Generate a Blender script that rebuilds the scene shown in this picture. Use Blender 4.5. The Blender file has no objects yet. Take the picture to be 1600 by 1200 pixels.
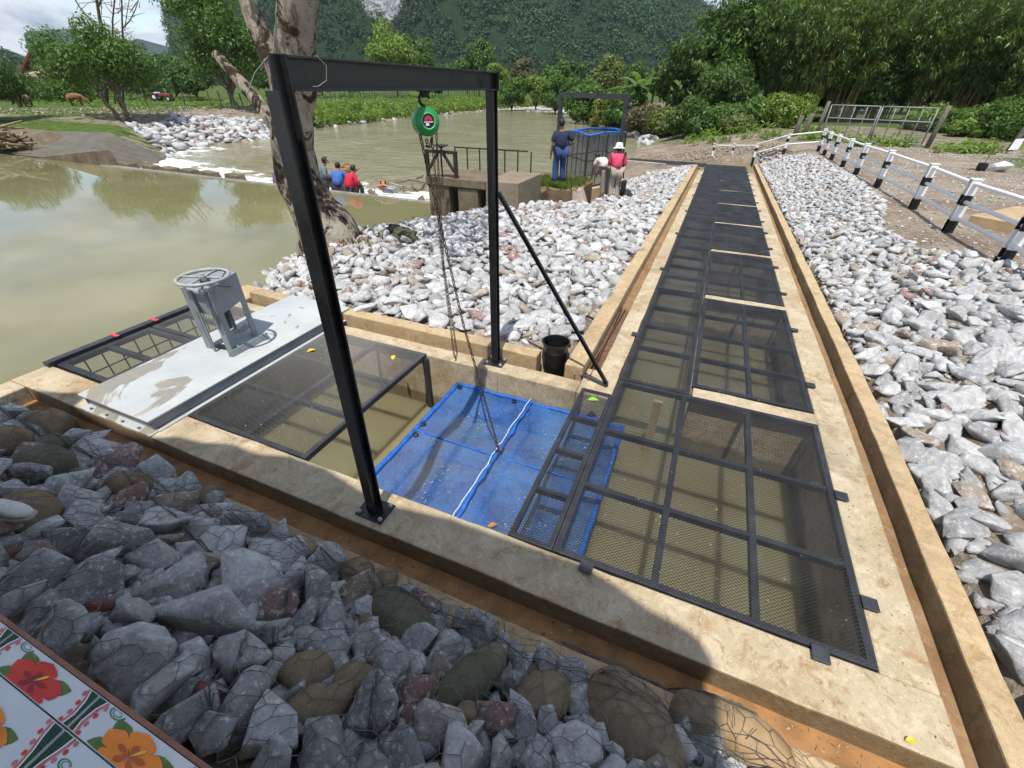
import bpy, bmesh, math, random
import numpy as np
from mathutils import Vector, Matrix, noise
from mathutils.bvhtree import BVHTree
R = math.radians
rng = np.random.default_rng(7)
random.seed(7)
sc = bpy.context.scene
col = sc.collection
H = 2.45                                    # eye height above the concrete slab (z = 0)
# ---------------------------------------------------------------- camera (solved from the photo's vanishing points)
pitch, roll, yaw, FPX = R(34.514), R(-0.8676), R(-22.506), 676.41
def _cam():
    cp, sp, cr, sr, cy, sy = math.cos(pitch), math.sin(pitch), math.cos(roll), math.sin(roll), math.cos(yaw), math.sin(yaw)
    Rz = np.array([[cy, -sy, 0], [sy, cy, 0], [0, 0, 1]])
    B = np.array([[1, 0, 0], [0, sp, cp], [0, cp, -sp]])
    Rr = np.array([[cr, -sr, 0], [sr, cr, 0], [0, 0, 1]])
    return Rr @ B @ Rz
CM = _cam()
def ray(px, py): return CM.T @ np.array([(px - 800) / FPX, (600 - py) / FPX, 1.0])
def at(px, py, z=0.0):
    r = ray(px, py); t = (z - H) / r[2]; return Vector((r[0] * t, r[1] * t, z))
def aty(px, py, y):
    r = ray(px, py); t = y / r[1]; return Vector((r[0] * t, y, H + r[2] * t))
def atd(px, py, d):
    r = ray(px, py); return Vector((r[0] * d, r[1] * d, H + r[2] * d))
cd = bpy.data.cameras.new('camera'); cam = bpy.data.objects.new('camera', cd); col.objects.link(cam)
cd.sensor_fit = 'HORIZONTAL'; cd.sensor_width = 36; cd.lens = 36 * FPX / 1600
cd.clip_start = 0.05; cd.clip_end = 6000
cam.matrix_world = Matrix([[CM[0][i], CM[1][i], -CM[2][i], (0, 0, H)[i]] for i in range(3)] + [[0, 0, 0, 1]])
sc.camera = cam
# ---------------------------------------------------------------- materials
class NT:
    def __init__(s, name):
        s.m = bpy.data.materials.new(name); s.m.use_nodes = True; s.t = s.m.node_tree; s.n = s.t.nodes; s.l = s.t.links
        s.b = s.n['Principled BSDF']; s.out = s.n['Material Output']; s._c = None
    def co(s):
        if s._c is None: s._c = s.n.new('ShaderNodeTexCoord')
        return s._c.outputs['Object']
    def set(s, sock, v):
        if isinstance(v, bpy.types.NodeSocket): s.l.new(v, sock)
        elif isinstance(v, (tuple, list)) and len(v) == 3 and sock.type == 'RGBA': sock.default_value = (*v, 1)
        else: sock.default_value = v
    def map(s, scale=(1, 1, 1), rot=(0, 0, 0), co=None):
        n = s.n.new('ShaderNodeMapping'); s.l.new(co or s.co(), n.inputs[0]); n.inputs['Scale'].default_value = scale; n.inputs['Rotation'].default_value = rot
        return n.outputs[0]
    def noise(s, scale, detail=4, rough=.55, dist=0, co=None):
        n = s.n.new('ShaderNodeTexNoise'); n.inputs['Scale'].default_value = scale; n.inputs['Detail'].default_value = detail
        n.inputs['Roughness'].default_value = rough; n.inputs['Distortion'].default_value = dist
        s.l.new(co or s.co(), n.inputs['Vector']); return n.outputs['Fac']
    def vor(s, scale, feature='F1', co=None, out='Distance'):
        n = s.n.new('ShaderNodeTexVoronoi'); n.feature = feature; n.inputs['Scale'].default_value = scale
        s.l.new(co or s.co(), n.inputs['Vector']); return n.outputs[out]
    def rng(s, v, a, b, c=0.0, d=1.0):
        n = s.n.new('ShaderNodeMapRange'); s.set(n.inputs[0], v)
        for i, x in enumerate((a, b, c, d)): n.inputs[i + 1].default_value = x
        return n.outputs[0]
    def math(s, op, a, b=0.0):
        n = s.n.new('ShaderNodeMath'); n.operation = op; s.set(n.inputs[0], a); s.set(n.inputs[1], b); return n.outputs[0]
    def mix(s, f, a, b, mode='MIX'):
        n = s.n.new('ShaderNodeMix'); n.data_type = 'RGBA'; n.blend_type = mode
        s.set(n.inputs[0], f); s.set(n.inputs[6], a); s.set(n.inputs[7], b); return n.outputs[2]
    def attr(s, name):
        n = s.n.new('ShaderNodeAttribute'); n.attribute_name = name; return n.outputs['Fac']
    def bump(s, h, strength=.3, dist=.02, normal=None):
        n = s.n.new('ShaderNodeBump'); n.inputs['Strength'].default_value = strength; n.inputs['Distance'].default_value = dist
        s.l.new(h, n.inputs['Height'])
        if normal: s.l.new(normal, n.inputs['Normal'])
        return n.outputs[0]
    def fin(s, color=None, rough=.8, normal=None, metal=0, spec=.4, alpha=None):
        if color is not None: s.set(s.b.inputs['Base Color'], color)
        s.set(s.b.inputs['Roughness'], rough); s.b.inputs['Metallic'].default_value = metal
        s.b.inputs['Specular IOR Level'].default_value = spec
        if normal is not None: s.l.new(normal, s.b.inputs['Normal'])
        if alpha is not None: s.set(s.b.inputs['Alpha'], alpha)
        return s.m
def m_plain(name, c, rough=.6, var=.25, scale=8, metal=0, bump=0, spec=.4):
    t = NT(name); n = t.noise(scale, 5)
    c2 = tuple(max(0, x * (1 - var)) for x in c); c1 = tuple(min(1, x * (1 + var * .6)) for x in c)
    nm = t.bump(t.noise(scale * 6, 4), bump, .01) if bump else None
    return t.fin(t.mix(t.rng(n, .3, .7), c2, c1), rough, nm, metal, spec)
def m_concrete(name, c1, c2, stain, st_amt=.5, dark=(.14, .11, .075), water=None):
    t = NT(name)
    a = t.mix(t.rng(t.noise(1.3, 6, .65), .35, .65), c1, c2)
    st = t.rng(t.noise(3.1, 7, .7, 1.2), .56, .66)
    a = t.mix(t.math('MULTIPLY', st, st_amt), a, stain)
    pa = t.rng(t.noise(5.5, 6, .75, .5), .50, .62); a = t.mix(t.math('MULTIPLY', pa, .55), a, tuple(min(1, x * 1.22) for x in c2))
    rs = t.rng(t.noise(8.5, 7, .8, .8), .53, .63); a = t.mix(t.math('MULTIPLY', rs, .6), a, tuple(x * .75 for x in stain))
    sp = t.rng(t.noise(42, 4, .8), .58, .68); a = t.mix(t.math('MULTIPLY', sp, .6), a, tuple(min(1, x * 1.45) for x in c2))
    dk = t.rng(t.noise(48, 5, .85), .57, .66); a = t.mix(t.math('MULTIPLY', dk, .6), a, dark)
    pit = t.rng(t.vor(55), .0, .14, 1, 0); pm = t.math('MULTIPLY', pit, t.rng(t.noise(6, 3), .5, .62)); a = t.mix(t.math('MULTIPLY', pm, .7), a, dark)
    sm = t.rng(t.noise(.9, 6, .7, .9), .54, .68); a = t.mix(t.math('MULTIPLY', sm, .45), a, dark)
    if water is not None:                                    # tide mark left by the silty water
        sx = t.n.new('ShaderNodeSeparateXYZ'); t.l.new(t.co(), sx.inputs[0]); zz = t.math('ADD', sx.outputs[2], t.math('MULTIPLY', t.math('SUBTRACT', t.noise(2.5, 5, .7), .5), .22))
        a = t.mix(t.rng(zz, water, water - .05, 0, .75), a, (.12, .10, .05))
        jt = t.math('PINGPONG', t.math('ADD', sx.outputs[0], .37), .61); a = t.mix(t.math('MULTIPLY', t.rng(jt, .004, .001), t.rng(sx.outputs[2], -.03, -.05)), a, (.15, .12, .08))
    h = t.math('ADD', t.math('MULTIPLY', t.noise(9, 6, .7), .8), t.math('MULTIPLY', t.noise(90, 3), .35))
    return t.fin(a, .9, t.bump(h, .45, .02), spec=.2)
def m_rock(name, c1, c2, red=.06, yel=.08, wet=0, scale=1, wh=.6, rough=.72):
    t = NT(name); r1, r2 = t.attr('rnd'), t.attr('rnd2')
    a = t.mix(r1, c1, c2)
    a = t.mix(t.rng(r2, 1 - red, 1 - red + .01), a, (.30, .15, .115))
    y = t.math('MULTIPLY', t.rng(r2, yel, yel - .01), .8); a = t.mix(y, a, (.36, .25, .13))
    n = t.noise(5 * scale, 7, .68, .8); a = t.mix(t.rng(n, .35, .7, .55, 0), a, tuple(x * .45 for x in c1))
    v = t.rng(t.noise(4.2 * scale, 6, .6, 2.4), .485, .5); v2 = t.rng(t.noise(4.2 * scale, 6, .6, 2.4), .515, .5)
    vein = t.math('MULTIPLY', t.math('MULTIPLY', v, v2), t.rng(t.noise(1.7 * scale, 2), .45, .6)); a = t.mix(t.math('MULTIPLY', vein, .7), a, (.7, .7, .69))
    w = t.rng(t.noise(13 * scale, 6, .78), .52, .66); a = t.mix(t.math('MULTIPLY', w, wh), a, (.78, .785, .78))
    b = t.rng(t.noise(2.3 * scale, 5, .6, 1), .60, .72); a = t.mix(t.math('MULTIPLY', b, .3), a, (.34, .24, .16))
    h = t.math('ADD', t.noise(11 * scale, 8, .72), t.math('MULTIPLY', t.vor(9 * scale), .35))
    dk = t.rng(t.noise(20 * scale, 6, .8), .60, .70); a = t.mix(t.math('MULTIPLY', dk, .5), a, tuple(x * .35 for x in c1))
    return t.fin(a, rough, t.bump(h, 1.0, .045 / scale), spec=.45)
def m_leaf(name, c, c2, trans=.26, rough=.5):
    t = NT(name); r1 = t.attr('rnd'); a = t.mix(r1, c, c2)
    t.fin(a, rough, spec=.35)
    tr = t.n.new('ShaderNodeBsdfTranslucent'); t.l.new(t.mix(.5, a, tuple(min(1, x * 1.5) for x in (c2[0] * 1.2, c2[1] * 1.2, c2[2] * .5))), tr.inputs[0])
    mx = t.n.new('ShaderNodeMixShader'); mx.inputs[0].default_value = trans
    t.l.new(t.b.outputs[0], mx.inputs[1]); t.l.new(tr.outputs[0], mx.inputs[2]); t.l.new(mx.outputs[0], t.out.inputs[0])
    return t.m
M = {}
M['conc'] = m_concrete('concrete', (.36, .28, .17), (.49, .415, .295), (.33, .19, .085), .75, water=-.50)
M['conc_shade_silt'] = m_concrete('shade_silt_concrete', (.20, .145, .08), (.28, .205, .12), (.22, .12, .045), .5, (.09, .065, .035))  # darker tone mostly stands in for shade, plus a mild silt stain
M['conc_kerb'] = m_concrete('kerb_concrete', (.40, .29, .16), (.47, .36, .22), (.36, .22, .10), .5)
M['conc_grey'] = m_concrete('grey_concrete', (.30, .265, .21), (.40, .36, .30), (.25, .17, .09), .35)
M['conc_dark'] = m_concrete('weathered_concrete', (.10, .08, .055), (.19, .155, .105), (.26, .15, .07), .5, (.04, .035, .025))
M['black'] = None
def m_blacksteel():
    t = NT('black_painted_steel'); n = t.noise(5, 6, .7)
    a = t.mix(t.rng(n, .35, .7), (.008, .008, .009), (.022, .022, .024))
    d = t.rng(t.noise(60, 4, .8), .68, .74); a = t.mix(t.math('MULTIPLY', d, .5), a, (.25, .24, .22))
    return t.fin(a, t.rng(n, .3, .7, .22, .45), t.bump(t.noise(30, 3), .12, .01), spec=.5)
M['black'] = m_blacksteel()
def m_meshsteel():
    t = NT('expanded_metal'); n = t.noise(3, 4)
    a = t.mix(t.rng(n, .35, .7), (.010, .011, .0125), (.034, .036, .04))
    return t.fin(a, .38, metal=.0, spec=.55)
M['mesh'] = m_meshsteel()
def m_frame():
    t = NT('dark_frame_steel'); n = t.noise(6, 6, .7)
    a = t.mix(t.rng(n, .35, .7), (.016, .018, .022), (.045, .048, .056))
    d = t.rng(t.noise(25, 5, .8), .63, .72); a = t.mix(t.math('MULTIPLY', d, .4), a, (.2, .19, .18))
    return t.fin(a, .5, t.bump(t.noise(40, 3), .15, .01), spec=.5)
M['frame'] = m_frame()
def m_plate():
    t = NT('grey_painted_plate'); n = t.noise(2.2, 6, .6)
    a = t.mix(t.rng(n, .3, .7), (.36, .385, .395), (.47, .485, .48))
    mm = t.rng(t.noise(1.5, 5, .55, .6, co=t.map((1, .62, 1))), .555, .57); a = t.mix(mm, a, t.mix(t.rng(t.noise(4, 4), .4, .7), (.235, .23, .205), (.31, .26, .19)))
    m2 = t.rng(t.noise(7, 7, .7, .5), .66, .69); a = t.mix(t.math('MULTIPLY', m2, .6), a, (.22, .20, .17))
    return t.fin(a, .65, t.bump(t.math('ADD', mm, t.noise(20, 4)), .15, .01), spec=.35)
M['plate'] = m_plate()
M['grey_steel'] = m_plain('grey_painted_steel', (.22, .245, .265), .5, .2, 5, 0, .08)
M['wheel_paint'] = m_plain('pale_wheel_paint', (.34, .36, .34), .5, .25, 14, 0, .05)
M['white'] = m_plain('white_paint', (.80, .80, .79), .45, .06, 6)
M['blackpaint'] = m_plain('black_paint', (.012, .012, .012), .45, .3, 6)
M['rust'] = m_plain('rusty_steel', (.16, .085, .05), .85, .5, 18, 0, .4)
M['galv'] = m_plain('galvanised_tube', (.42, .42, .42), .45, .2, 10, .3)
M['wood'] = m_plain('weathered_wood', (.15, .13, .11), .9, .45, 9, 0, .4)
M['plank'] = m_plain('pale_plank', (.42, .30, .17), .8, .25, 5, 0, .15)
M['rail_rust'] = m_plain('dark_rusty_rail', (.035, .025, .02), .7, .4, 12, 0, .2)
def m_water(name, c, rough, bumps, c2=None):
    t = NT(name); n = t.noise(.35, 4, .5); a = t.mix(t.rng(n, .35, .65), c, c2 or tuple(x * 1.15 for x in c))
    nm = None
    for sc_, st, d, stretch in bumps:
        nm = t.bump(t.noise(sc_, 4, .6, .3, co=t.map(stretch)), st, d, nm)
    m = t.fin(a, rough, nm, spec=.5); t.b.inputs['IOR'].default_value = 1.33
    return m
M['pool'] = m_water('still_river_water', (.170, .160, .075), .025, [(1.1, .05, .03, (1, .6, 1)), (5, .035, .012, (1, .6, 1))], (.215, .20, .105))
M['pit'] = m_water('muddy_pit_water', (.185, .165, .085), .06, [(3, .05, .02, (1, 1, 1))], (.235, .21, .12))
M['pit'].node_tree.nodes['Principled BSDF'].subsurface_method = 'BURLEY'
for _k, _v in (('Subsurface Weight', .85), ('Subsurface Radius', (1, .85, .5)), ('Subsurface Scale', .22)): M['pit'].node_tree.nodes['Principled BSDF'].inputs[_k].default_value = _v
def m_river():
    t = NT('running_river_water'); n = t.noise(.25, 5, .6); a = t.mix(t.rng(n, .35, .65), (.21, .19, .10), (.29, .26, .155))
    f = t.attr('foam')
    k = t.math('ADD', t.noise(1.5, 7, .75, .8, co=t.map((.55, 1.2, 1))), t.math('MULTIPLY', f, .50))
    fm = t.rng(k, .72, .84); a = t.mix(fm, a, (.82, .82, .79))
    nm = t.bump(t.noise(.9, 5, .65, .5, co=t.map((.6, 1.2, 1))), .55, .25)
    nm = t.bump(t.noise(5, 4, .6, .3), .35, .06, nm)
    return t.fin(a, t.rng(fm, 0, 1, .10, .7), nm, spec=.5)
M['river'] = m_river()
def m_ground():
    t = NT('ground_soil'); g = t.attr('grass'); n = t.noise(.9, 6, .65)
    soil = t.mix(t.rng(n, .35, .65), (.16, .115, .075), (.30, .25, .19))
    soil = t.mix(t.rng(t.vor(9), 0, .5, .5, 0), soil, (.42, .40, .37))
    soil = t.mix(t.rng(t.noise(26, 4, .7), .58, .7, 0, .7), soil, (.50, .48, .45))
    gr = t.mix(t.rng(t.noise(1.7, 6, .7), .35, .65), (.035, .06, .012), (.10, .15, .03))
    f = t.rng(t.math('ADD', g, t.math('MULTIPLY', t.math('SUBTRACT', t.noise(2.5, 5, .7), .5), .9)), .42, .58)
    a = t.mix(f, soil, gr)
    h = t.math('ADD', t.noise(12, 6, .7), t.math('MULTIPLY', t.vor(14), .6))
    return t.fin(a, .95, t.bump(h, .8, .05), spec=.15)
M['ground'] = m_ground()
M['mud'] = m_plain('orange_silt', (.33, .17, .065), .85, .35, 7, 0, .35)
M['gravel'] = m_plain('gravel_bed', (.10, .095, .09), .95, .45, 11, 0, .8)
M['rock_sun'] = m_rock('pale_limestone', (.38, .378, .376), (.74, .73, .72), .04, .07, scale=1.6, wh=.75)
M['rock_gab'] = m_rock('blue_grey_limestone', (.27, .268, .262), (.70, .69, .67), .05, .05, scale=2.2, wh=.85, rough=.55)
M['pebble'] = m_concrete('brown_river_boulder', (.17, .125, .08), (.27, .205, .13), (.25, .12, .05), .5)
M['pebble_olive'] = m_concrete('olive_river_boulder', (.10, .10, .065), (.15, .145, .095), (.13, .11, .05), .4, (.05, .05, .035))
M['pebble_tan'] = m_plain('tan_river_boulder', (.36, .24, .12), .6, .35, 7, 0, .2)
M['rock_red'] = m_plain('red_stone', (.20, .075, .055), .7, .5, 12, 0, .6)
M['wire'] = m_plain('dull_galvanised_wire', (.13, .13, .13), .5, .5, 10, .4)
M['skin'] = m_plain('skin', (.26, .135, .08), .55, .1, 8)
M['hair'] = m_plain('black_hair', (.012, .01, .009), .5, .2, 20)
def m_cloth(name, c): return m_plain(name, c, .85, .25, 9, 0, .2)
# ---------------------------------------------------------------- mesh helpers
class MB:
    def __init__(s): s.v = []; s.f = []; s.mi = []
    def add(s, vs, fs, mi=0):
        o = len(s.v); s.v += [tuple(p) for p in vs]; s.f += [tuple(i + o for i in f) for f in fs]; s.mi += [mi] * len(fs)
    def hexa(s, p, mi=0):      # 8 points: bottom 4 ccw, top 4 ccw
        s.add(p, [(3, 2, 1, 0), (4, 5, 6, 7), (0, 1, 5, 4), (1, 2, 6, 5), (2, 3, 7, 6), (3, 0, 4, 7)], mi)
    def box(s, x0, x1, y0, y1, z0, z1, mi=0):
        s.hexa([(x0, y0, z0), (x1, y0, z0), (x1, y1, z0), (x0, y1, z0), (x0, y0, z1), (x1, y0, z1), (x1, y1, z1), (x0, y1, z1)], mi)
    def bar(s, a, b, w, h, up=(0, 0, 1), mi=0):   # box beam from a to b, w sideways, h along up
        a, b = Vector(a), Vector(b); d = (b - a).normalized(); u = Vector(up); r = d.cross(u)
        if r.length < 1e-4: r = d.cross(Vector((1, 0, 0)))
        r.normalize(); u = r.cross(d).normalized(); r = r * w / 2; u = u * h / 2
        s.hexa([a - r - u, a + r - u, b + r - u, b - r - u, a - r + u, a + r + u, b + r + u, b - r + u], mi)
    def tube(s, pts, r, n=8, caps=True, mi=0):
        pts = [Vector(p) for p in pts]; rs = r if isinstance(r, (list, tuple)) else [r] * len(pts)
        o = len(s.v); prev = None
        for i, p in enumerate(pts):
            d = (pts[min(i + 1, len(pts) - 1)] - pts[max(i - 1, 0)])
            d = d.normalized() if d.length > 1e-9 else Vector((0, 0, 1))
            if prev is None: u = d.orthogonal().normalized()
            else:
                u = prev - d * prev.dot(d); u = u.normalized() if u.length > 1e-6 else d.orthogonal().normalized()
            prev = u; w = d.cross(u)
            for k in range(n):
                a = 2 * math.pi * k / n; s.v.append(tuple(p + (u * math.cos(a) + w * math.sin(a)) * rs[i]))
        for i in range(len(pts) - 1):
            for k in range(n):
                s.f.append((o + i * n + k, o + i * n + (k + 1) % n, o + (i + 1) * n + (k + 1) % n, o + (i + 1) * n + k)); s.mi.append(mi)
        if caps:
            s.f.append(tuple(o + k for k in reversed(range(n)))); e = o + (len(pts) - 1) * n
            s.f.append(tuple(e + k for k in range(n))); s.mi += [mi, mi]
    def lathe(s, prof, c, axis=(0, 0, 1), n=24, mi=0):   # prof: list of (r, h)
        c = Vector(c); ax = Vector(axis).normalized(); u = ax.orthogonal().normalized(); w = ax.cross(u); o = len(s.v)
        for r, h in prof:
            for k in range(n):
                a = 2 * math.pi * k / n; s.v.append(tuple(c + ax * h + (u * math.cos(a) + w * math.sin(a)) * max(r, 1e-4)))
        for i in range(len(prof) - 1):
            for k in range(n):
                s.f.append((o + i * n + k, o + i * n + (k + 1) % n, o + (i + 1) * n + (k + 1) % n, o + (i + 1) * n + k)); s.mi.append(mi)
    def prism(s, prof, a, b, up=(0, 0, 1), mi=0):        # 2-D outline (side, up) swept from a to b
        a, b = Vector(a), Vector(b); d = (b - a).normalized(); r = d.cross(Vector(up)).normalized(); u = r.cross(d).normalized(); n = len(prof)
        vs = [p + r * x + u * y for p in (a, b) for x, y in prof]
        s.add(vs, [(i, (i + 1) % n, n + (i + 1) % n, n + i) for i in range(n)] + [tuple(reversed(range(n))), tuple(range(n, 2 * n))], mi)
    def torus(s, c, axis, Rr, r, n=24, k=8, mi=0, arc=1.0):
        c = Vector(c); ax = Vector(axis).normalized(); u = ax.orthogonal().normalized(); w = ax.cross(u)
        m = n if arc >= 1 else n + 1
        pts = [c + (u * math.cos(2 * math.pi * arc * i / n) + w * math.sin(2 * math.pi * arc * i / n)) * Rr for i in range(m)]
        if arc < 1: s.tube(pts, r, k, mi=mi); return
        o = len(s.v)
        for i in range(n):
            e = (pts[i] - c).normalized()
            for j in range(k):
                a = 2 * math.pi * j / k; s.v.append(tuple(pts[i] + (e * math.cos(a) + ax * math.sin(a)) * r))
        for i in range(n):
            for j in range(k):
                s.f.append((o + i * k + j, o + ((i + 1) % n) * k + j, o + ((i + 1) % n) * k + (j + 1) % k, o + i * k + (j + 1) % k)); s.mi.append(mi)
    def build(s, name, mats, parent=None, smooth=False, bevel=0.0, loc=None):
        me = bpy.data.meshes.new(name); v = s.v
        if loc is not None: v = [(p[0] - loc[0], p[1] - loc[1], p[2] - loc[2]) for p in v]
        me.from_pydata(v, [], s.f)
        for m in (mats if isinstance(mats, (list, tuple)) else [mats]): me.materials.append(m)
        if any(s.mi): me.polygons.foreach_set('material_index', s.mi)
        if smooth: me.polygons.foreach_set('use_smooth', [True] * len(me.polygons))
        me.update(); o = bpy.data.objects.new(name, me); col.objects.link(o)
        if loc is not None: o.location = loc
        if bevel:
            b = o.modifiers.new('edge', 'BEVEL'); b.width = bevel; b.segments = 2; b.limit_method = 'ANGLE'
        if parent: put(o, parent)
        return o
def put(o, parent):
    o.parent = parent
    o.matrix_parent_inverse = Matrix.Translation(-Vector(parent.location)) if not any(parent.rotation_euler) else parent_inv(parent)
def parent_inv(p):
    return (Matrix.Translation(p.location) @ p.rotation_euler.to_matrix().to_4x4()).inverted()
def quads_np(name, V, mat, parent=None, rnd=None, k=4, smooth=False):     # V (N,k,3): separate faces
    N = len(V); me = bpy.data.meshes.new(name)
    me.vertices.add(N * k); me.vertices.foreach_set('co', np.ascontiguousarray(V.reshape(-1), dtype=np.float32))
    me.loops.add(N * k); me.loops.foreach_set('vertex_index', np.arange(N * k, dtype=np.int32))
    me.polygons.add(N); me.polygons.foreach_set('loop_start', np.arange(0, N * k, k, dtype=np.int32))
    me.update(calc_edges=True); me.materials.append(mat)
    if rnd is not None:
        a = me.attributes.new('rnd', 'FLOAT', 'FACE'); a.data.foreach_set('value', np.ascontiguousarray(rnd, dtype=np.float32))
    o = bpy.data.objects.new(name, me); col.objects.link(o)
    if parent: put(o, parent)
    return o
def grid_np(name, P, mat, parent=None, smooth=True, attrs=None, mask=None):   # P (ny,nx,3) height sheet
    ny, nx = P.shape[:2]; me = bpy.data.meshes.new(name)
    me.vertices.add(nx * ny); me.vertices.foreach_set('co', np.ascontiguousarray(P.reshape(-1), dtype=np.float32))
    j, i = np.meshgrid(np.arange(ny - 1), np.arange(nx - 1), indexing='ij'); a = (j * nx + i)
    F = np.stack([a, a + 1, a + nx + 1, a + nx], -1).reshape(-1, 4)
    if mask is not None: F = F[mask.reshape(-1)]
    n = len(F); me.loops.add(n * 4); me.loops.foreach_set('vertex_index', F.reshape(-1).astype(np.int32))
    me.polygons.add(n); me.polygons.foreach_set('loop_start', np.arange(0, n * 4, 4, dtype=np.int32))
    me.update(calc_edges=True); me.materials.append(mat)
    if smooth: me.polygons.foreach_set('use_smooth', [True] * n)
    for nm, arr in (attrs or {}).items():
        at_ = me.attributes.new(nm, 'FLOAT', 'POINT'); at_.data.foreach_set('value', np.ascontiguousarray(arr.reshape(-1), dtype=np.float32))
    o = bpy.data.objects.new(name, me); col.objects.link(o)
    if parent: put(o, parent)
    return o
def tag(o, label=None, cat=None, group=None, kind=None):
    if label: o['label'] = label
    if cat: o['category'] = cat
    if group: o['group'] = group
    if kind: o['kind'] = kind
    return o
def thing(name, label, cat, loc=(0, 0, 0), group=None):
    o = bpy.data.objects.new(name, None); o.empty_display_size = .1; col.objects.link(o); o.location = loc
    return tag(o, label, cat, group)
def fbm(x, y, s=1.0, o=4, seed=0.0):
    return noise.fractal(Vector((x * s + seed, y * s - seed, seed * .37)), 1.0, 2.0, o)
def interp(x, xs, ys): return float(np.interp(x, xs, ys))
def zk(y): return 0.0 if y < 3.9 else -0.028 * (min(y, 27) - 3.9)      # the ladder falls away from the viewer
# ---------------------------------------------------------------- light, sky, view
SUN = Vector((-0.06, 0.37, -1)).normalized()
sl = bpy.data.lights.new('sun', 'SUN'); so = bpy.data.objects.new('sun', sl); col.objects.link(so)
sl.energy = 4.1; sl.angle = R(.53); sl.color = (1, .955, .88); so.rotation_euler = SUN.to_track_quat('-Z', 'Y').to_euler(); so.location = (0, -20, 60)
w = bpy.data.worlds.new('World'); sc.world = w; w.use_nodes = True; wt = w.node_tree; wn, wl = wt.nodes, wt.links
bg = wn['Background']; sky = wn.new('ShaderNodeTexSky'); sky.sky_type = 'NISHITA'; sky.sun_disc = False
sky.sun_elevation = R(69.5); sky.sun_rotation = math.atan2(.06, -.37) ; sky.altitude = 300; sky.air_density = 1.0; sky.dust_density = .6
tc = wn.new('ShaderNodeTexCoord'); mp = wn.new('ShaderNodeMapping'); mp.inputs['Scale'].default_value = (1.6, 1.6, 4.2); mp.inputs['Location'].default_value = (1.9, 8.4, 2.3); wl.new(tc.outputs['Generated'], mp.inputs[0])
def wnoise(scale, det, rough, dist=0.3):
    n = wn.new('ShaderNodeTexNoise'); n.inputs['Scale'].default_value = scale; n.inputs['Detail'].default_value = det; n.inputs['Roughness'].default_value = rough; n.inputs['Distortion'].default_value = dist
    wl.new(mp.outputs[0], n.inputs['Vector']); return n.outputs['Fac']
def wramp(v, a, b):
    n = wn.new('ShaderNodeMapRange'); n.interpolation_type = 'SMOOTHSTEP'; wl.new(v, n.inputs[0]); n.inputs[1].default_value = a; n.inputs[2].default_value = b; return n.outputs[0]
cl = wn.new('ShaderNodeMix'); cl.data_type = 'RGBA'; wl.new(wramp(wnoise(3.1, 8, .6), .38, .60), cl.inputs[0])
cl.inputs[6].default_value = (1.9, 2.35, 3.1, 1); cl.inputs[7].default_value = (4.9, 5.15, 5.6, 1)
mx = wn.new('ShaderNodeMix'); mx.data_type = 'RGBA'; wl.new(wramp(wnoise(2.2, 9, .58, .6), .42, .56), mx.inputs[0])
wl.new(sky.outputs[0], mx.inputs[6]); wl.new(cl.outputs[2], mx.inputs[7]); wl.new(mx.outputs[2], bg.inputs['Color'])
bg.inputs['Strength'].default_value = .145
vs = sc.view_settings; vs.view_transform = 'Standard'; vs.look = 'None'; vs.exposure = 0.36; vs.gamma = 1
sc.cycles.max_bounces = 6; sc.cycles.diffuse_bounces = 3; sc.cycles.glossy_bounces = 3; sc.cycles.transmission_bounces = 4; sc.cycles.transparent_max_bounces = 12
sc.cycles.caustics_reflective = False; sc.cycles.caustics_refractive = False; sc.cycles.sample_clamp_indirect = 6
sc.cycles.use_adaptive_sampling = True; sc.cycles.adaptive_threshold = .008
try: sc.cycles.use_denoising = True; sc.cycles.denoiser = 'OPENIMAGEDENOISE'; sc.cycles.denoising_prefilter = 'ACCURATE'; sc.cycles.denoising_input_passes = 'RGB_ALBEDO_NORMAL'
except Exception: pass
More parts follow.
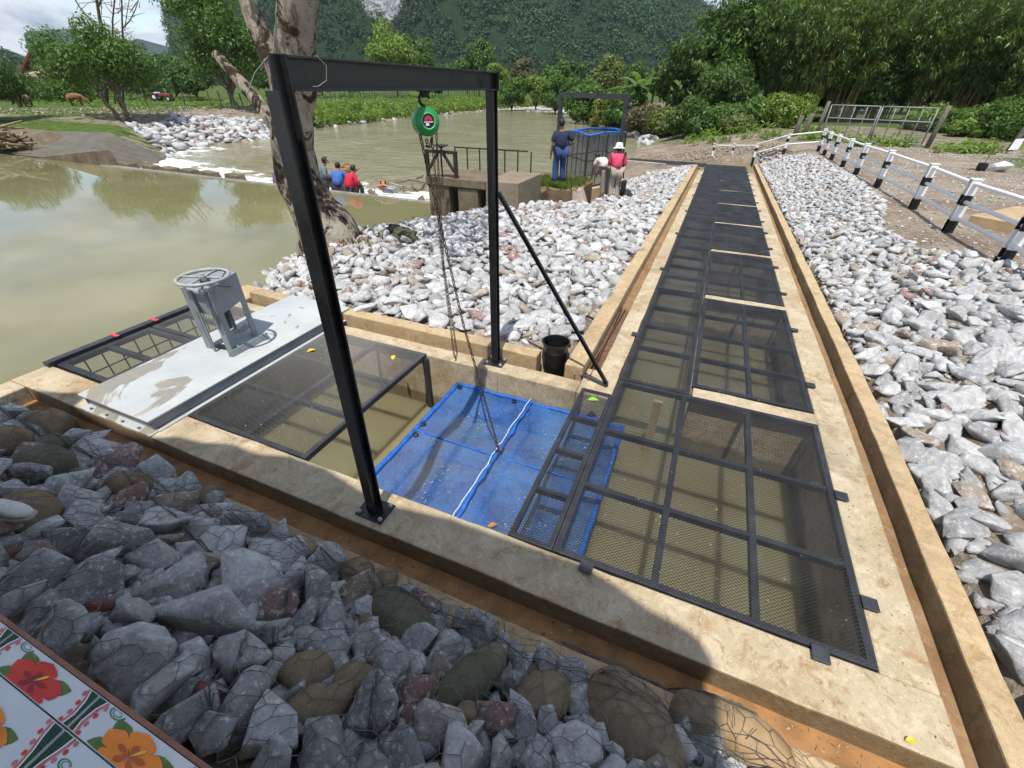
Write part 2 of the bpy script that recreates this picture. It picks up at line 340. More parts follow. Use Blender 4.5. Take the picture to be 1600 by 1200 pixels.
# ---------------------------------------------------------------- ground height
WP, WR = -.68, -1.28                                        # upper pool and lower river levels
def x_pool(y): return interp(y, [-40, 1.0, 3.9, 5.6, 7, 9.1, 10.5, 12.6], [-5.95, -5.95, -6.0, -7.7, -8.3, -7.4, -6.7, -6.3])
def x_rr(y): return interp(y, [12.6, 15, 20, 26, 32, 40, 47, 57, 70, 85, 100, 112], [-5.6, -5.2, -5.6, -5.4, -5.2, -6, -7.2, -11.5, -17, -23, -30, -42])
def x_rl(y): return interp(y, [12.6, 15, 18.5, 22, 30, 37, 51, 85, 112], [-24.8, -26.5, -29.5, -33, -33.8, -37, -38.5, -41, -40])
def fz(y): return interp(y, [0, 8, 25, 35, 60], [.5, .45, .2, .25, .3])
def ground_z(x, y):
    """land height and a 0..1 grass weight"""
    n = fbm(x, y, .25, 4, 3.1) * .10
    if y < 12.6 and x < x_pool(y):
        return (max(-2.0, WP - .15 - .5 * (x_pool(y) - x)) if x > -90 else -2.0), 0
    if y >= 12.6 and y < 112 and x_rl(y) < x < x_rr(y): return -2.1, 0
    if x <= x_rl(min(max(y, 12.6), 112)) and y >= 12.6:                     # far (left) bank
        d = x_rl(min(y, 112)) - x
        z = min(-1.35 + .185 * d, .25)
        if y < 21: z = min(-1.4 + .30 * d, -.82 + (.145 * (y - 12.6) if y < 17.5 else .71 + .10 * (y - 17.5)), .25)
        g = min(1, max(0, (d - 9) / 4)) if y > 21 else min(1, max(0, (y - 16.8) / .7)) * min(1, max(0, (-33.5 - x) / 2)) * (1 if y < 19.5 else .0) + (.5 if 15.5 < y else 0)
        if y > 42: g = min(1, d / 2)
        return z + n * (.4 if d < 9 else 1), g
    if y > 112: return .3 + n, 1
    # right side
    if -.9 < x < 1.8 and 1.0 < y < 26.8: return -2.4, 0
    if -5.85 < x < 1.8 and .95 < y < 3.85: return -2.4, 0
    if y < 1.2 and x < 1.95: return -.18 + max(0, min(.72, (1.05 - y) * .74)), 0
    if x < 0 and y < 24:                                                   # riprap between channel and river
        e = x_pool(y) if y < 12.6 else x_rr(y)
        top = zk(y) + .02
        z = min(top, (WP if y < 12.6 else WR) - .12 + .40 * (x - e))
        return z + n * .5, 0
    if x >= 1.8 and y < 27:
        t = min(1, (x - 1.85) / 2.1); t = t * t * (3 - 2 * t) * .6 + t * .4
        z = (zk(y) + .0) * (1 - t) + fz(y) * t
        g = min(1, max(0, (x - 8.2 - max(0, (12 - y)) * .8) / 2.5)) if y > 10 else 0
        return z + n * (.4 if x < 5 else .8), g * .62
    e = x_rr(y); d = x - e
    t = min(1, max(0, (x + 1.5) / 5.5)); inland = -.62 * (1 - t) + fz(y) * t
    if y > 34: inland = inland + (fz(y) - inland) * min(1, (y - 34) / 8)
    z = min(inland, WR - .05 + .17 * d)
    if x >= 3: return z + n, .46 * min(1, max(0, (y - 27.5) / 3)) + .5 * (y > 45)
    g = min(1, max(0, (y - 35 - 2 * math.sin(x * .7)) / 4)) * .5 if x < 3 else min(1, max(0, (y - 26) / 3))
    return z + n, g
xs = np.concatenate([[-900, -600, -400, -280, -200, -150, -120, -100], np.arange(-90, -46, 2), np.arange(-46, -8, .8), np.arange(-8, 8, .25), np.arange(8, 40, 1.2), [42, 50, 60, 80, 120, 200, 400, 700]])
ys = np.concatenate([[-40, -20, -10, -5], np.arange(-2, 28, .3), np.arange(28, 60, 1), np.arange(60, 120, 3), [125, 135, 150, 180, 230, 300, 420, 600, 900]])
P = np.zeros((len(ys), len(xs), 3)); GA = np.zeros((len(ys), len(xs)))
for j, y in enumerate(ys):
    for i, x in enumerate(xs):
        z, g = ground_z(x, y); P[j, i] = (x, y, z); GA[j, i] = g
tag(grid_np('ground', P, M['ground'], attrs={'grass': GA}), kind='structure')
GX, GY, GZ = xs, ys, P[:, :, 2]
def gz(x, y):
    i = min(max(np.searchsorted(GX, x) - 1, 0), len(GX) - 2); j = min(max(np.searchsorted(GY, y) - 1, 0), len(GY) - 2)
    u = (x - GX[i]) / (GX[i + 1] - GX[i]); v = (y - GY[j]) / (GY[j + 1] - GY[j])
    return float((GZ[j, i] * (1 - u) + GZ[j, i + 1] * u) * (1 - v) + (GZ[j + 1, i] * (1 - u) + GZ[j + 1, i + 1] * u) * v)
def on(px, py, z0=0.2):                                   # pixel to the ground below it
    r = ray(px, py); t = 2.0
    for _ in range(4000):
        x, y, z = r[0] * t, r[1] * t, H + r[2] * t
        if z < gz(x, y): break
        t *= 1.004
    return Vector((x, y, gz(x, y)))
# ---------------------------------------------------------------- water
YW = 12.55                                                 # the weir crest runs straight across at this y
mb = MB(); mb.add([(-160, -40, WP), (-5.0, -40, WP), (-5.0, YW, WP), (-160, YW, WP)], [(0, 1, 2, 3)])
tag(mb.build('pool_water', M['pool']), kind='structure')
def river():
    xs = np.concatenate([np.arange(-48, -3.9, .5)]); ys = np.concatenate([np.arange(YW + .12, 20, .3), np.arange(20, 45, 1), np.arange(45, 118, 4)])
    P = np.zeros((len(ys), len(xs), 3)); F = np.zeros((len(ys), len(xs)))
    for j, y in enumerate(ys):
        for i, x in enumerate(xs):
            d = y - YW
            drop = WP - .03 - (WP - WR) * min(1, d / 1.6) if x > x_rl(12.6) - 1 else WR
            amp = .10 * max(0, 1 - d / 9) + .02
            P[j, i] = (x, y, drop + fbm(x * .6, y, 1.1, 4, 5) * amp)
            lw = max(0, 1 - (x - x_rl(y)) / 6) if y < 30 else 0
            F[j, i] = max(0, 1.18 - d / (5.0 + .2 * min(1, max(0, (-9 - x) / 10)) + 1.0 * fbm(x, y, .5, 3, 9))) + .42 * max(0, 1 - d / 13) * (.4 + fbm(x, y, .5, 3, 2)) + .5 * lw * (1 if y < 24 else .4) + .25 * max(0, fbm(x * .4, y * 1.0, .22, 3, 12)) + (.5 if y > 88 else 0)
    tag(grid_np('river_water', P, M['river'], attrs={'foam': F}), kind='structure')
river()
# ---------------------------------------------------------------- concrete fish ladder
_jr = random.Random(17)
def jit(k, i):                                             # hand-floated edges wander and chip a little
    return (fbm(i * .31, k * 3.1, 1, 3, k) * .010 + _jr.uniform(-.0022, .0022) - (.012 if _jr.random() < .05 else 0) * _jr.random())
def seg(mb, pts, ends):
    n = len(pts); vs = [p for q in pts for p in q]; fs = [(0, 1, 2, 3), tuple(reversed(range(4 * n - 4, 4 * n)))]
    for i in range(n - 1):
        a, b = 4 * i, 4 * i + 4
        for q in range(4):
            r = (q + 1) % 4; fs.append((a + r, a + q, b + q, b + r))
    mb.add(vs, fs)
def ybox(mb, x0, x1, y0, y1, z0, z1, step=.16):
    ys = np.linspace(y0, y1, max(2, int((y1 - y0) / step))); pts = []; s_ = _jr.random() * 50
    for i, y in enumerate(ys):
        k = zk(y); w = step / .16; u = y / .16 + s_
        pts.append([(x0, y, z0 + k), (x1, y, z0 + k), (x1 + jit(1, u) * .7, y, z1 + k + jit(2, u) * .45), (x0 + jit(3, u) * .7, y, z1 + k + jit(4, u) * .45)])
    seg(mb, pts, 1)
def xbox(mb, x0, x1, y0, y1, z0, z1, step=.16):
    xs_ = np.linspace(x0, x1, max(2, int((x1 - x0) / step))); pts = []; s_ = _jr.random() * 50
    for x in xs_:
        u = x / .16 + s_; pts.append([(x, y1, z0), (x, y0, z0), (x, y0 + jit(1, u) * .7, z1 + jit(2, u) * .45), (x, y1 + jit(3, u) * .7, z1 + jit(4, u) * .45)])
    seg(mb, pts, 1)
def shade_silted(mb, nrm):                                       # gutter-side faces: shade painted in as a darker colour, with some silt
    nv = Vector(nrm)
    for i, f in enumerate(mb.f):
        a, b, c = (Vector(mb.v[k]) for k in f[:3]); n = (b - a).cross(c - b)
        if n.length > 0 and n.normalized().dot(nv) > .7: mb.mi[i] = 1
YB = [3.9, 6.68, 9.38, 12.05, 14.8, 17.45, 20.05, 22.65]   # cross beams of the ladder, 2.7 m apart
YE = 26.2
XL, XR = -.41, 1.375                                       # opening of the main channel
chan = thing('fish_ladder', 'long sandy concrete fish ladder channel with side inlet, stepping away from the viewer', 'fish ladder', (0, 1.5, 0))
def part(name, mb, m, parent, **k):
    o = mb.build(name, m, parent, **k); return o
mb = MB(); xbox(mb, -5.92, 1.635, 1.34, 1.655, -2.3, 0); shade_silted(mb, (0, -1, 0)); part('wall', mb, [M['conc'], M['conc_shade_silt']], chan, bevel=.012)
mb = MB(); xbox(mb, -5.9, -.745, 3.43, 3.63, -2.3, 0); part('wall', mb, M['conc'], chan, bevel=.012)
mb = MB(); mb.box(-.745, XL, 3.432, 3.9, -2.3, -.003); ybox(mb, -.62, XL, 3.9, 24.3, -2.3, -.003); part('wall', mb, M['conc'], chan, bevel=.012)
mb = MB(); mb.box(XR, 1.634, 1.655, 3.9, -2.3, -.002); ybox(mb, XR, 1.634, 3.9, YE + .3, -2.3, -.002); part('wall', mb, M['conc'], chan, bevel=.012)
mb = MB(); mb.box(-5.92, -5.66, .3, 1.34, -1.5, -.004); part('end_wall', mb, M['conc'], chan, bevel=.012)
for i, y in enumerate(YB):
    mb = MB(); k = zk(y); xbox(mb, .31, XR + .01, y - .09, y + .09, -.95 + k, -.006 + k, .09); part('cross_beam', mb, M['conc'], chan, bevel=.014)
mb = MB(); mb.box(-4.5, XR, YE - .1, YE + .3, -2.6, -.63); part('wall', mb, M['conc'], chan, bevel=.012)
mb = MB(); mb.box(-4.5, -.62, 24.3, 24.55, -2.6, -.60); part('wall', mb, M['conc'], chan, bevel=.012)
mb = MB(); mb.box(-5.9, 1.4, 1.6, 3.5, -2.35, -2.3); ybox(mb, XL - .1, XR + .1, 3.5, YE, -2.35, -2.29); part('floor', mb, M['conc_dark'], chan)
# gutters and their kerbs
gut = MB(); gut.box(-5.66, 1.73, 1.15, 1.34, -.30, -.165); tag(gut.build('gutter_silt', M['mud']), kind='structure')
g2 = MB(); ybox(g2, 1.634, 1.74, 1.34, YE, -.4, -.06); ybox(g2, -.76, -.62, 3.9, 24.2, -.4, -.10); g2.box(-5.5, -.76, 3.63, 3.73, -.4, -.10)
tag(g2.build('gutter', m_concrete('rusty_gutter', (.20, .12, .06), (.30, .20, .11), (.33, .16, .05), .6)), kind='structure')
def kerb(mb, **k): return tag(mb.build('kerb', [M['conc_kerb'], M['conc_shade_silt']], bevel=.012, **k), kind='structure')
mb = MB(); xbox(mb, -5.66, 1.90, .85, 1.19, -.5, -.095); kerb(mb)
mb = MB(); ybox(mb, 1.735, 1.885, 1.19, YE + .2, -.5, .10); shade_silted(mb, (-1, 0, 0)); kerb(mb)
mb = MB(); ybox(mb, -.955, -.76, 3.72, 24.2, -.5, .10); kerb(mb)
mb = MB(); xbox(mb, -5.45, -1.27, 3.73, 3.895, -.5, .10); kerb(mb)
mb = MB(); mb.box(-5.9, -5.45, 3.63, 4.05, -.9, .02); kerb(mb)
# water in the ladder
mb = MB(); mb.add([(-5.9, 1.6, -.69), (XL, 1.6, -.69), (XL, 3.5, -.69), (-5.9, 3.5, -.69)], [(0, 1, 2, 3)])
yy = [1.6, 3.9] + YB[1:] + [YE]
for a, b in zip(yy[:-1], yy[1:]):
    k = zk(a) * .9; mb.add([(XL, a, -.69 + k), (XR, a, -.69 + k), (XR, b, -.69 + k - .002), (XL, b, -.69 + k - .002)], [(0, 1, 2, 3)])
tag(mb.build('channel_water', M['pit']), kind='structure')
# ---------------------------------------------------------------- the shelter behind the viewer whose roof shades the foreground
def roof():
    rt = thing('shelter', 'open timber shelter over the viewing ledge with a wavy thatched eave', 'shelter', (-2, -3, .9))
    zr = 5.0; ox, oy = .30, 1.85
    edge = [(-5.2, 1.36), (-5.05, 1.43), (-4.93, 1.41), (-4.86, 1.28), (-4.3, 1.24), (-3.8, 1.28), (-3.6, 1.38), (-3.35, 1.41), (-3.1, 1.50), (-2.85, 1.49), (-2.55, 1.58), (-2.2, 1.585), (-1.85, 1.52), (-1.5, 1.50), (-1.1, 1.56), (-.6, 1.57), (-.2, 1.585), (0.05, 1.53), (.25, 1.46), (.42, 1.44), (.53, 1.40), (.60, 1.30), (.615, 1.1)]
    pts = [(x + ox, y - oy) for x, y in edge] + [(.95, -2.7), (-5.3, -2.7), (-5.3, -.6)]
    n = len(pts); v = [(x, y, zr) for x, y in pts] + [(x, y, zr + .16) for x, y in pts]
    mb = MB(); mb.add(v, [tuple(range(n)), tuple(reversed(range(n, 2 * n)))] + [((i + 1) % n, i, n + i, n + (i + 1) % n) for i in range(n)])
    mb.build('roof', m_plain('dry_thatch', (.20, .15, .09), .95, .4, 6, 0, .5), rt)
    for x, y in ((-5.2, -.75), (.75, -.95), (-5.2, -2.6), (.85, -2.6)):
        mb = MB(); mb.tube([(x, y, .85), (x, y, zr)], .07, 10); mb.build('post', M['wood'], rt, smooth=True)
    mb = MB(); mb.box(-5.6, 1.3, -5.4, -.16, .55, .88); mb.build('floor', M['conc_grey'], rt)
roof()
# ---------------------------------------------------------------- stones
def hull_rock(seed, npts=15, sub=1, rough=.05, flat=.7, smoothing=0.0):
    r = np.random.default_rng(seed); p = r.normal(size=(npts, 3)); p /= np.linalg.norm(p, axis=1)[:, None]
    p *= (.80 + .25 * r.random((npts, 1))); p *= np.array([1.0, .55 + .35 * r.random(), flat * (.7 + .4 * r.random())])
    bm = bmesh.new()
    for q in p: bm.verts.new(q)
    res = bmesh.ops.convex_hull(bm, input=bm.verts)
    bmesh.ops.delete(bm, geom=list({g for g in res['geom_interior'] + res['geom_unused'] if isinstance(g, bmesh.types.BMVert)}), context='VERTS')
    if sub:
        bmesh.ops.bevel(bm, geom=list(bm.edges), offset=.045, segments=1, affect='EDGES', clamp_overlap=True) if sub > 1 else None
        bmesh.ops.triangulate(bm, faces=bm.faces)
        bmesh.ops.subdivide_edges(bm, edges=bm.edges, cuts=1 if sub == 1 else 2, use_grid_fill=True, smooth=smoothing)
        bmesh.ops.triangulate(bm, faces=bm.faces)
        o = seed * 3.7
        for v in bm.verts:
            c = v.co; d = noise.fractal(c * 2.3 + Vector((o, o, o)), 1, 2, 3) * rough + noise.fractal(c * 7 + Vector((o, -o, o)), .8, 2, 2) * rough * .4
            v.co = c + c.normalized() * d
    bm.verts.index_update(); V = np.array([v.co[:] for v in bm.verts]); F = np.array([[v.index for v in f.verts] for f in bm.faces if len(f.verts) == 3]); bm.free()
    return V, F
def pebble(seed):
    bm = bmesh.new(); bmesh.ops.create_icosphere(bm, subdivisions=3, radius=1); o = seed * 1.9
    for v in bm.verts: v.co = v.co * (1 + .16 * noise.fractal(v.co * .9 + Vector((o, o, o)), 1, 2, 3))
    V = np.array([v.co[:] for v in bm.verts]); bm.verts.index_update(); F = np.array([[v.index for v in f.verts] for f in bm.faces]); bm.free(); return V, F
LO = [hull_rock(100 + i, 11, 0) for i in range(16)]
MD = [hull_rock(200 + i, 11, 1, .022) for i in range(16)]
HI = [hull_rock(300 + i, 12, 2, .028) for i in range(18)]
PB = [pebble(i) for i in range(5)]
def rotm(tilt=.5, r=rng):
    a = r.uniform(0, 2 * np.pi); b = r.normal() * tilt; c = r.normal() * tilt
    ca, sa, cb, sb, cc, s_ = np.cos(a), np.sin(a), np.cos(b), np.sin(b), np.cos(c), np.sin(c)
    return np.array([[ca, -sa, 0], [sa, ca, 0], [0, 0, 1]]) @ np.array([[cb, 0, sb], [0, 1, 0], [-sb, 0, cb]]) @ np.array([[1, 0, 0], [0, cc, -s_], [0, s_, cc]])
def tri_mesh(name, V, F, mat, rnd, rnd2, smooth=False):
    me = bpy.data.meshes.new(name); n = len(F)
    me.vertices.add(len(V)); me.vertices.foreach_set('co', np.ascontiguousarray(V.reshape(-1), dtype=np.float32))
    me.loops.add(n * 3); me.loops.foreach_set('vertex_index', np.ascontiguousarray(F.reshape(-1), dtype=np.int32))
    me.polygons.add(n); me.polygons.foreach_set('loop_start', np.arange(0, n * 3, 3, dtype=np.int32)); me.update(calc_edges=True)
    if smooth: me.polygons.foreach_set('use_smooth', [True] * n)
    for nm, a in (('rnd', rnd), ('rnd2', rnd2)):
        at_ = me.attributes.new(nm, 'FLOAT', 'FACE'); at_.data.foreach_set('value', np.broadcast_to(np.asarray(a, dtype=np.float32), (n,)).copy())
    me.materials.append(mat); return me
def one_rock(name, proto, c, r, mat, label, group, tilt=.5, rot=None, scale=(1, 1, 1), rnd=None, rnd2=None, smooth=False):
    V, F = proto; V = (V * np.array(scale)) @ (rotm(tilt) if rot is None else rot).T * r
    me = tri_mesh(name, V, F, mat, rng.random() if rnd is None else rnd, rng.random() if rnd2 is None else rnd2, smooth)
    o = bpy.data.objects.new(name, me); col.objects.link(o); o.location = c
    tag(o, label, 'stone', group); return o, V + np.array(c), F
def in_poly(x, y, poly):
    c = False; n = len(poly)
    for i in range(n):
        x1, y1 = poly[i]; x2, y2 = poly[i - 1]
        if (y1 > y) != (y2 > y) and x < (x2 - x1) * (y - y1) / (y2 - y1) + x1: c = not c
    return c
def pack(poly, rfun, tries, overlap=.8, seed=1, ok=None, passes=((1.35, .15), (1.0, .5), (.6, .35))):
    r = np.random.default_rng(seed); xs_ = [p[0] for p in poly]; ys_ = [p[1] for p in poly]; out = []; cell = .35; grid = {}
    for mult, frac in passes:
        for _ in range(int(tries * frac)):
            x, y = r.uniform(min(xs_), max(xs_)), r.uniform(min(ys_), max(ys_))
            if not in_poly(x, y, poly) or (ok and not ok(x, y)): continue
            rad = rfun(x, y) * mult * r.uniform(.8, 1.25); i, j = int(x // cell), int(y // cell); k = int(2 * 1.2 // cell) + 1; good = True
            kk = max(1, int((rad * 2.2) // cell) + 1)
            for a in range(i - kk, i + kk + 1):
                for b in range(j - kk, j + kk + 1):
                    for (x2, y2, r2) in grid.get((a, b), ()):
                        if (x - x2) ** 2 + (y - y2) ** 2 < (overlap * (rad + r2)) ** 2: good = False; break
                    if not good: break
                if not good: break
            if good: grid.setdefault((i, j), []).append((x, y, rad)); out.append((x, y, rad))
    return out
def mass(name, items, protos, mat, zfun, seed=3, flat=.74, lift=.18, red=None):
    r = np.random.default_rng(seed); VV, FF, A, B = [], [], [], []; o = 0
    for x, y, rad in items:
        V, F = protos[r.integers(len(protos))]; V = (V * np.array([1.1, .95, flat])) @ rotm(.34, r).T * rad * 1.14 + np.array([x, y, zfun(x, y) + rad * (lift + r.normal() * .12)])
        VV.append(V); FF.append(F + o); o += len(V); A.append(np.full(len(F), r.random())); B.append(np.full(len(F), r.random()))
    me = tri_mesh(name, np.concatenate(VV), np.concatenate(FF), mat, np.concatenate(A), np.concatenate(B))
    ob = bpy.data.objects.new(name, me); col.objects.link(ob); return tag(ob, kind='stuff')
def pix_size(x, y, z, r):
    c = CM @ (np.array([x, y, z]) - np.array([0, 0, H])); return r * FPX / c[2] if c[2] > .3 else 0
def in_view(x, y, z, m=30):
    c = CM @ (np.array([x, y, z]) - np.array([0, 0, H]))
    if c[2] < .2: return False
    px, py = 800 + FPX * c[0] / c[2], 600 - FPX * c[1] / c[2]; return -m < px < 1600 + m and -m < py < 1200 + m
# --- riprap between ladder and river (A) and right of the ladder (B)
PA = [(-5.45, 4.0), (-6.1, 4.1), (-7.6, 5.5), (-8.15, 6.9), (-7.3, 9.0), (-6.6, 10.4), (-6.0, 11.2), (-4.6, 11.4), (-3.3, 13.0), (-3.1, 16), (-1.9, 21.5), (-1.3, 24.0), (-.97, 24.0), (-.97, 3.95)]
PBg = [(1.9, -1.2), (4.6, -1.2), (4.6, 6), (4.2, 8), (3.4, 9.3), (3.3, 11), (3.75, 13), (3.95, 18), (3.8, 24), (2.6, 27.5), (1.9, 27.5)]
NB = lambda x, y: (x + 1.14) ** 2 + (y - 4.04) ** 2 > .36 ** 2
itA = pack(PA, lambda x, y: .118 if y < 9 else .112, 130000, .53, 11, NB)
itB = pack(PBg, lambda x, y: interp(y, [0, 4, 9, 16, 27], [.150, .128, .095, .082, .085]), 130000, .53, 12)
allr = [('A', x, y, r) for x, y, r in itA] + [('B', x, y, r) for x, y, r in itB]
allr = [t for t in allr if in_view(t[1], t[2], gz(t[1], t[2]), 420)]
allr.sort(key=lambda t: -pix_size(t[1], t[2], gz(t[1], t[2]), t[3]) * in_view(t[1], t[2], gz(t[1], t[2]), -8))
NIND = 100
for t in allr[:NIND]:
    k, x, y, r = t
    g = 'loose riprap stones right of the ladder' if k == 'B' else 'loose riprap stones between ladder and river'
    lb = 'pale grey angular stone on the bank right of the concrete ladder' if k == 'B' else 'pale grey angular stone in the pile between ladder and river'
    one_rock('riprap_stone', HI[rng.integers(len(HI))], (x, y, gz(x, y) + r * .16), r * 1.16, M['rock_sun'], lb, g, .30, scale=(1.12, .95, .72))
rest = allr[NIND:]
def under(poly, n, rf, seed):
    r = np.random.default_rng(seed); xs_ = [p[0] for p in poly]; ys_ = [p[1] for p in poly]; o = []
    while len(o) < n:
        x, y = r.uniform(min(xs_), max(xs_)), r.uniform(min(ys_), max(ys_))
        if in_poly(x, y, poly) and NB(x, y): o.append((x, y, rf(x, y) * r.uniform(.6, 1)))
    return o
mass('riprap_bed', under(PA, 3200, lambda x, y: .11, 91), LO, M['rock_sun'], lambda x, y: gz(x, y) - .04, 8)
mass('riprap_bed', under(PBg, 4200, lambda x, y: interp(y, [0, 9, 27], [.13, .095, .075]), 92), LO, M['rock_sun'], lambda x, y: gz(x, y) - .03, 9)
mass('riprap', [(x, y, r) for k, x, y, r in rest if y < 12], MD, M['rock_sun'], gz, 5)
mass('far_riprap', [(x, y, r) for k, x, y, r in rest if y >= 12], LO, M['rock_sun'], gz, 6)
# small chips that fill the gaps
def chips(name, poly, n, smin, smax, seed, mat, ok=None):
    r = np.random.default_rng(seed); xs_ = [p[0] for p in poly]; ys_ = [p[1] for p in poly]; it = []
    while len(it) < n:
        x, y = r.uniform(min(xs_), max(xs_)), r.uniform(min(ys_), max(ys_))
        if in_poly(x, y, poly) and (not ok or ok(x, y)): it.append((x, y, r.uniform(smin, smax)))
    return mass(name, it, LO[:8], mat, gz, seed)
chips('stone_chips', PA, 2600, .025, .07, 21, M['rock_sun'], NB); chips('stone_chips', PBg, 3000, .02, .06, 22, M['rock_sun'])
chips('gravel', [(1.9, 3), (12, 3), (16, 30), (2.5, 30), (3.2, 8)], 6500, .012, .045, 23, M['rock_sun'], lambda x, y: not (1.6 < x < 3.2))
chips('mud_pebbles', [(-4.8, 26.8), (2.5, 27), (3, 31), (-4.5, 33)], 1500, .03, .11, 24, m_rock('bank_pebbles', (.20, .14, .09), (.40, .32, .24), .1, .3))
# far bank riprap
PC = [(-29.6, 18.6), (-31.2, 20.2), (-33.0, 23), (-33.2, 25), (-33.6, 31), (-34.6, 36), (-36.8, 36.5), (-40.5, 34), (-40.8, 27), (-38.5, 22.0), (-36, 20.6)]
mass('bank_riprap', pack(PC, lambda x, y: .33, 16000, .60, 31), LO, M['rock_sun'], gz, 32)
r_ = np.random.default_rng(5)
far = []
for y in np.arange(37, 108, .9):
    if r_.random() < .75: far.append((x_rl(y) - r_.uniform(-.2, .9), y, r_.uniform(.2, .5)))
for y in np.arange(40, 100, .6):
    if r_.random() < .9: far.append((x_rr(y) + r_.uniform(-.3, 1.6), y, r_.uniform(.25, .65)))
for i in range(26): far.append((r_.uniform(-34, -24), r_.uniform(86, 90), r_.uniform(.2, .45)))
mass('shore_stones', far, LO, M['rock_sun'], lambda x, y: max(gz(x, y), WR - .05), 33)
# brown grit on top of the far bank
PD = [(-41, 22.5), (-41, 27), (-41, 34), (-43, 40), (-46, 40), (-60, 24), (-52, 20)]
mass('bank_grit', [(x, y, r * .5) for x, y, r in pack(PD, lambda x, y: .22, 2500, .9, 35)], LO, m_rock('bank_grit', (.26, .20, .14), (.46, .40, .33), .05, .3), gz, 36)
# --- gabion in the foreground: every stone a thing
GAB = 'stones packed in the wire gabion'
gab_tris = []
def gzg(x, y): return -.10 + max(0, min(.74, (1.06 - y) * .74))
taken = []
def special(px, py, rpx, proto, mat, label, sc_=(1, 1, 1), rotz=0, smooth=False, dz=.0, name='gabion_stone', rnd=None, rnd2=.5):
    p = at(px, py, 0)
    for _ in range(30):
        p = at(px, py, gzg(p.x, p.y) + dz)
    d = (CM @ np.array([p.x, p.y, p.z - H]))[2]; r = 1.2 * rpx * d / FPX
    ca, sa = math.cos(rotz), math.sin(rotz)
    o, V, F = one_rock(name, proto, (p.x, p.y, p.z), r, mat, label, None, rot=np.array([[ca, -sa, 0], [sa, ca, 0], [0, 0, 1]]), scale=sc_, smooth=smooth, rnd=rnd, rnd2=rnd2)
    del_g(o); gab_tris.append((V, F)); taken.append((p.x, p.y, r * (.5 if smooth else .62)))
def del_g(o):
    if 'group' in o: del o['group']
special(315, 975, 88, HI[2], M['rock_gab'], 'largest grey slab of stone in the gabion, left of its centre', (1, 1, 1.1), .5, rnd=.55)
special(265, 915, 60, HI[5], M['rock_gab'], 'blue-grey stone behind the largest slab, touching its left edge', (1, 1, 1), 1.2, rnd=.5)
special(372, 905, 62, HI[7], M['rock_gab'], 'pale grey broad stone behind the largest slab, at its right', (1.05, 1, 1), .2, rnd=.9)
special(318, 882, 34, HI[4], M['rock_gab'], 'cream tinted stone resting between the two slabs near the kerb', (1, 1, 1), .9, rnd=1, rnd2=.03)
special(200, 1010, 50, HI[9], M['rock_gab'], 'whitest stone in the gabion, just above the tiled ledge', (1, .9, 1), .8, rnd=1.0)
special(405, 865, 40, HI[11], M['rock_gab'], 'pointed pale stone at the kerb side of the gabion', (.9, .9, 1.4), .4, rnd=.9)
special(455, 870, 36, HI[12], M['rock_gab'], 'wedge-shaped pale stone beside the pointed one at the kerb', (1, .9, 1.3), 2.0, rnd=.95)
special(150, 950, 30, HI[3], M['rock_red'], 'dark red stone left of the big grey slabs', (1, .9, 1.2), 1.0)
special(322, 1085, 34, HI[8], M['rock_red'], 'maroon stone above the tiled ledge, right of the whitest stone', (1, .9, 1.2), .3)
special(12, 868, 22, HI[1], M['rock_red'], 'reddish stone at the left edge, below the white shoe', (1, .9, 1), 1.5)
special(628, 975, 62, PB[0], M['pebble_olive'], 'olive green smooth boulder lying along the wire net', (1, .52, .5), -.35, True)
special(728, 1070, 66, PB[1], M['pebble_olive'], 'long dark olive boulder standing between grey stones', (1, .42, .45), 1.15, True)
special(985, 1140, 78, PB[2], M['pebble'], 'big brown rounded boulder under the wire, right of centre', (1, .72, .6), -.6, True)
special(1165, 1165, 66, PB[3], M['pebble_tan'], 'sunlit tan boulder at the right end of the gabion', (1, .6, .6), -.5, True)
special(1095, 1130, 44, PB[4], M['pebble'], 'dark brown boulder half in shade beside the sunlit tan one', (1, .8, .8), .4, True)
special(845, 1095, 42, PB[1], M['pebble'], 'brown boulder low in the gabion, left of the biggest brown boulder', (1, .8, .7), .9, True)
special(480, 1110, 34, PB[0], M['pebble'], 'olive brown boulder in the lower middle of the gabion', (1, .75, .7), 1.2, True)
special(512, 1110, 34, PB[3], M['pebble'], 'rust brown oblong boulder in the lower middle of the gabion', (1.1, .62, .7), 1.4, True)
special(75, 672, 38, PB[2], M['pebble'], 'brown boulder near the kerb at the far left of the gabion', (1, .75, .7), .2, True)
special(328, 775, 16, PB[4], M['pebble'], 'small amber boulder at the kerb, between two grey slabs', (1, .9, .8), .2, True)
special(240, 765, 17, PB[1], M['pebble_tan'], 'small ochre pebble at the kerb in the left half', (1, .9, .8), .2, True)
special(312, 815, 17, PB[3], M['pebble'], 'small brown pebble just below the amber boulder', (1, .9, .8), .7, True)
def pack_gab():
    poly = [(-5.6, 1.12), (-5.6, .1), (1.75, .1), (1.75, 1.02), (1.2, 1.05), (-1, 1.09)]
    def ok(x, y):
        if not in_view(x, y, gzg(x, y), 70): return False
        return all((x - a) ** 2 + (y - b) ** 2 > (c + .03) ** 2 for a, b, c in taken)
    def rf(x, y): return interp(x, [-5, -2.5, -1.2, 0, 1], [.15, .135, .11, .082, .085])
    return pack(poly, rf, 60000, .56, 77, ok, ((1.3, .10), (1.0, .25), (.62, .65)))
GI = sorted(pack_gab(), key=lambda t: -pix_size(t[0], t[1], gzg(t[0], t[1]), t[2]))
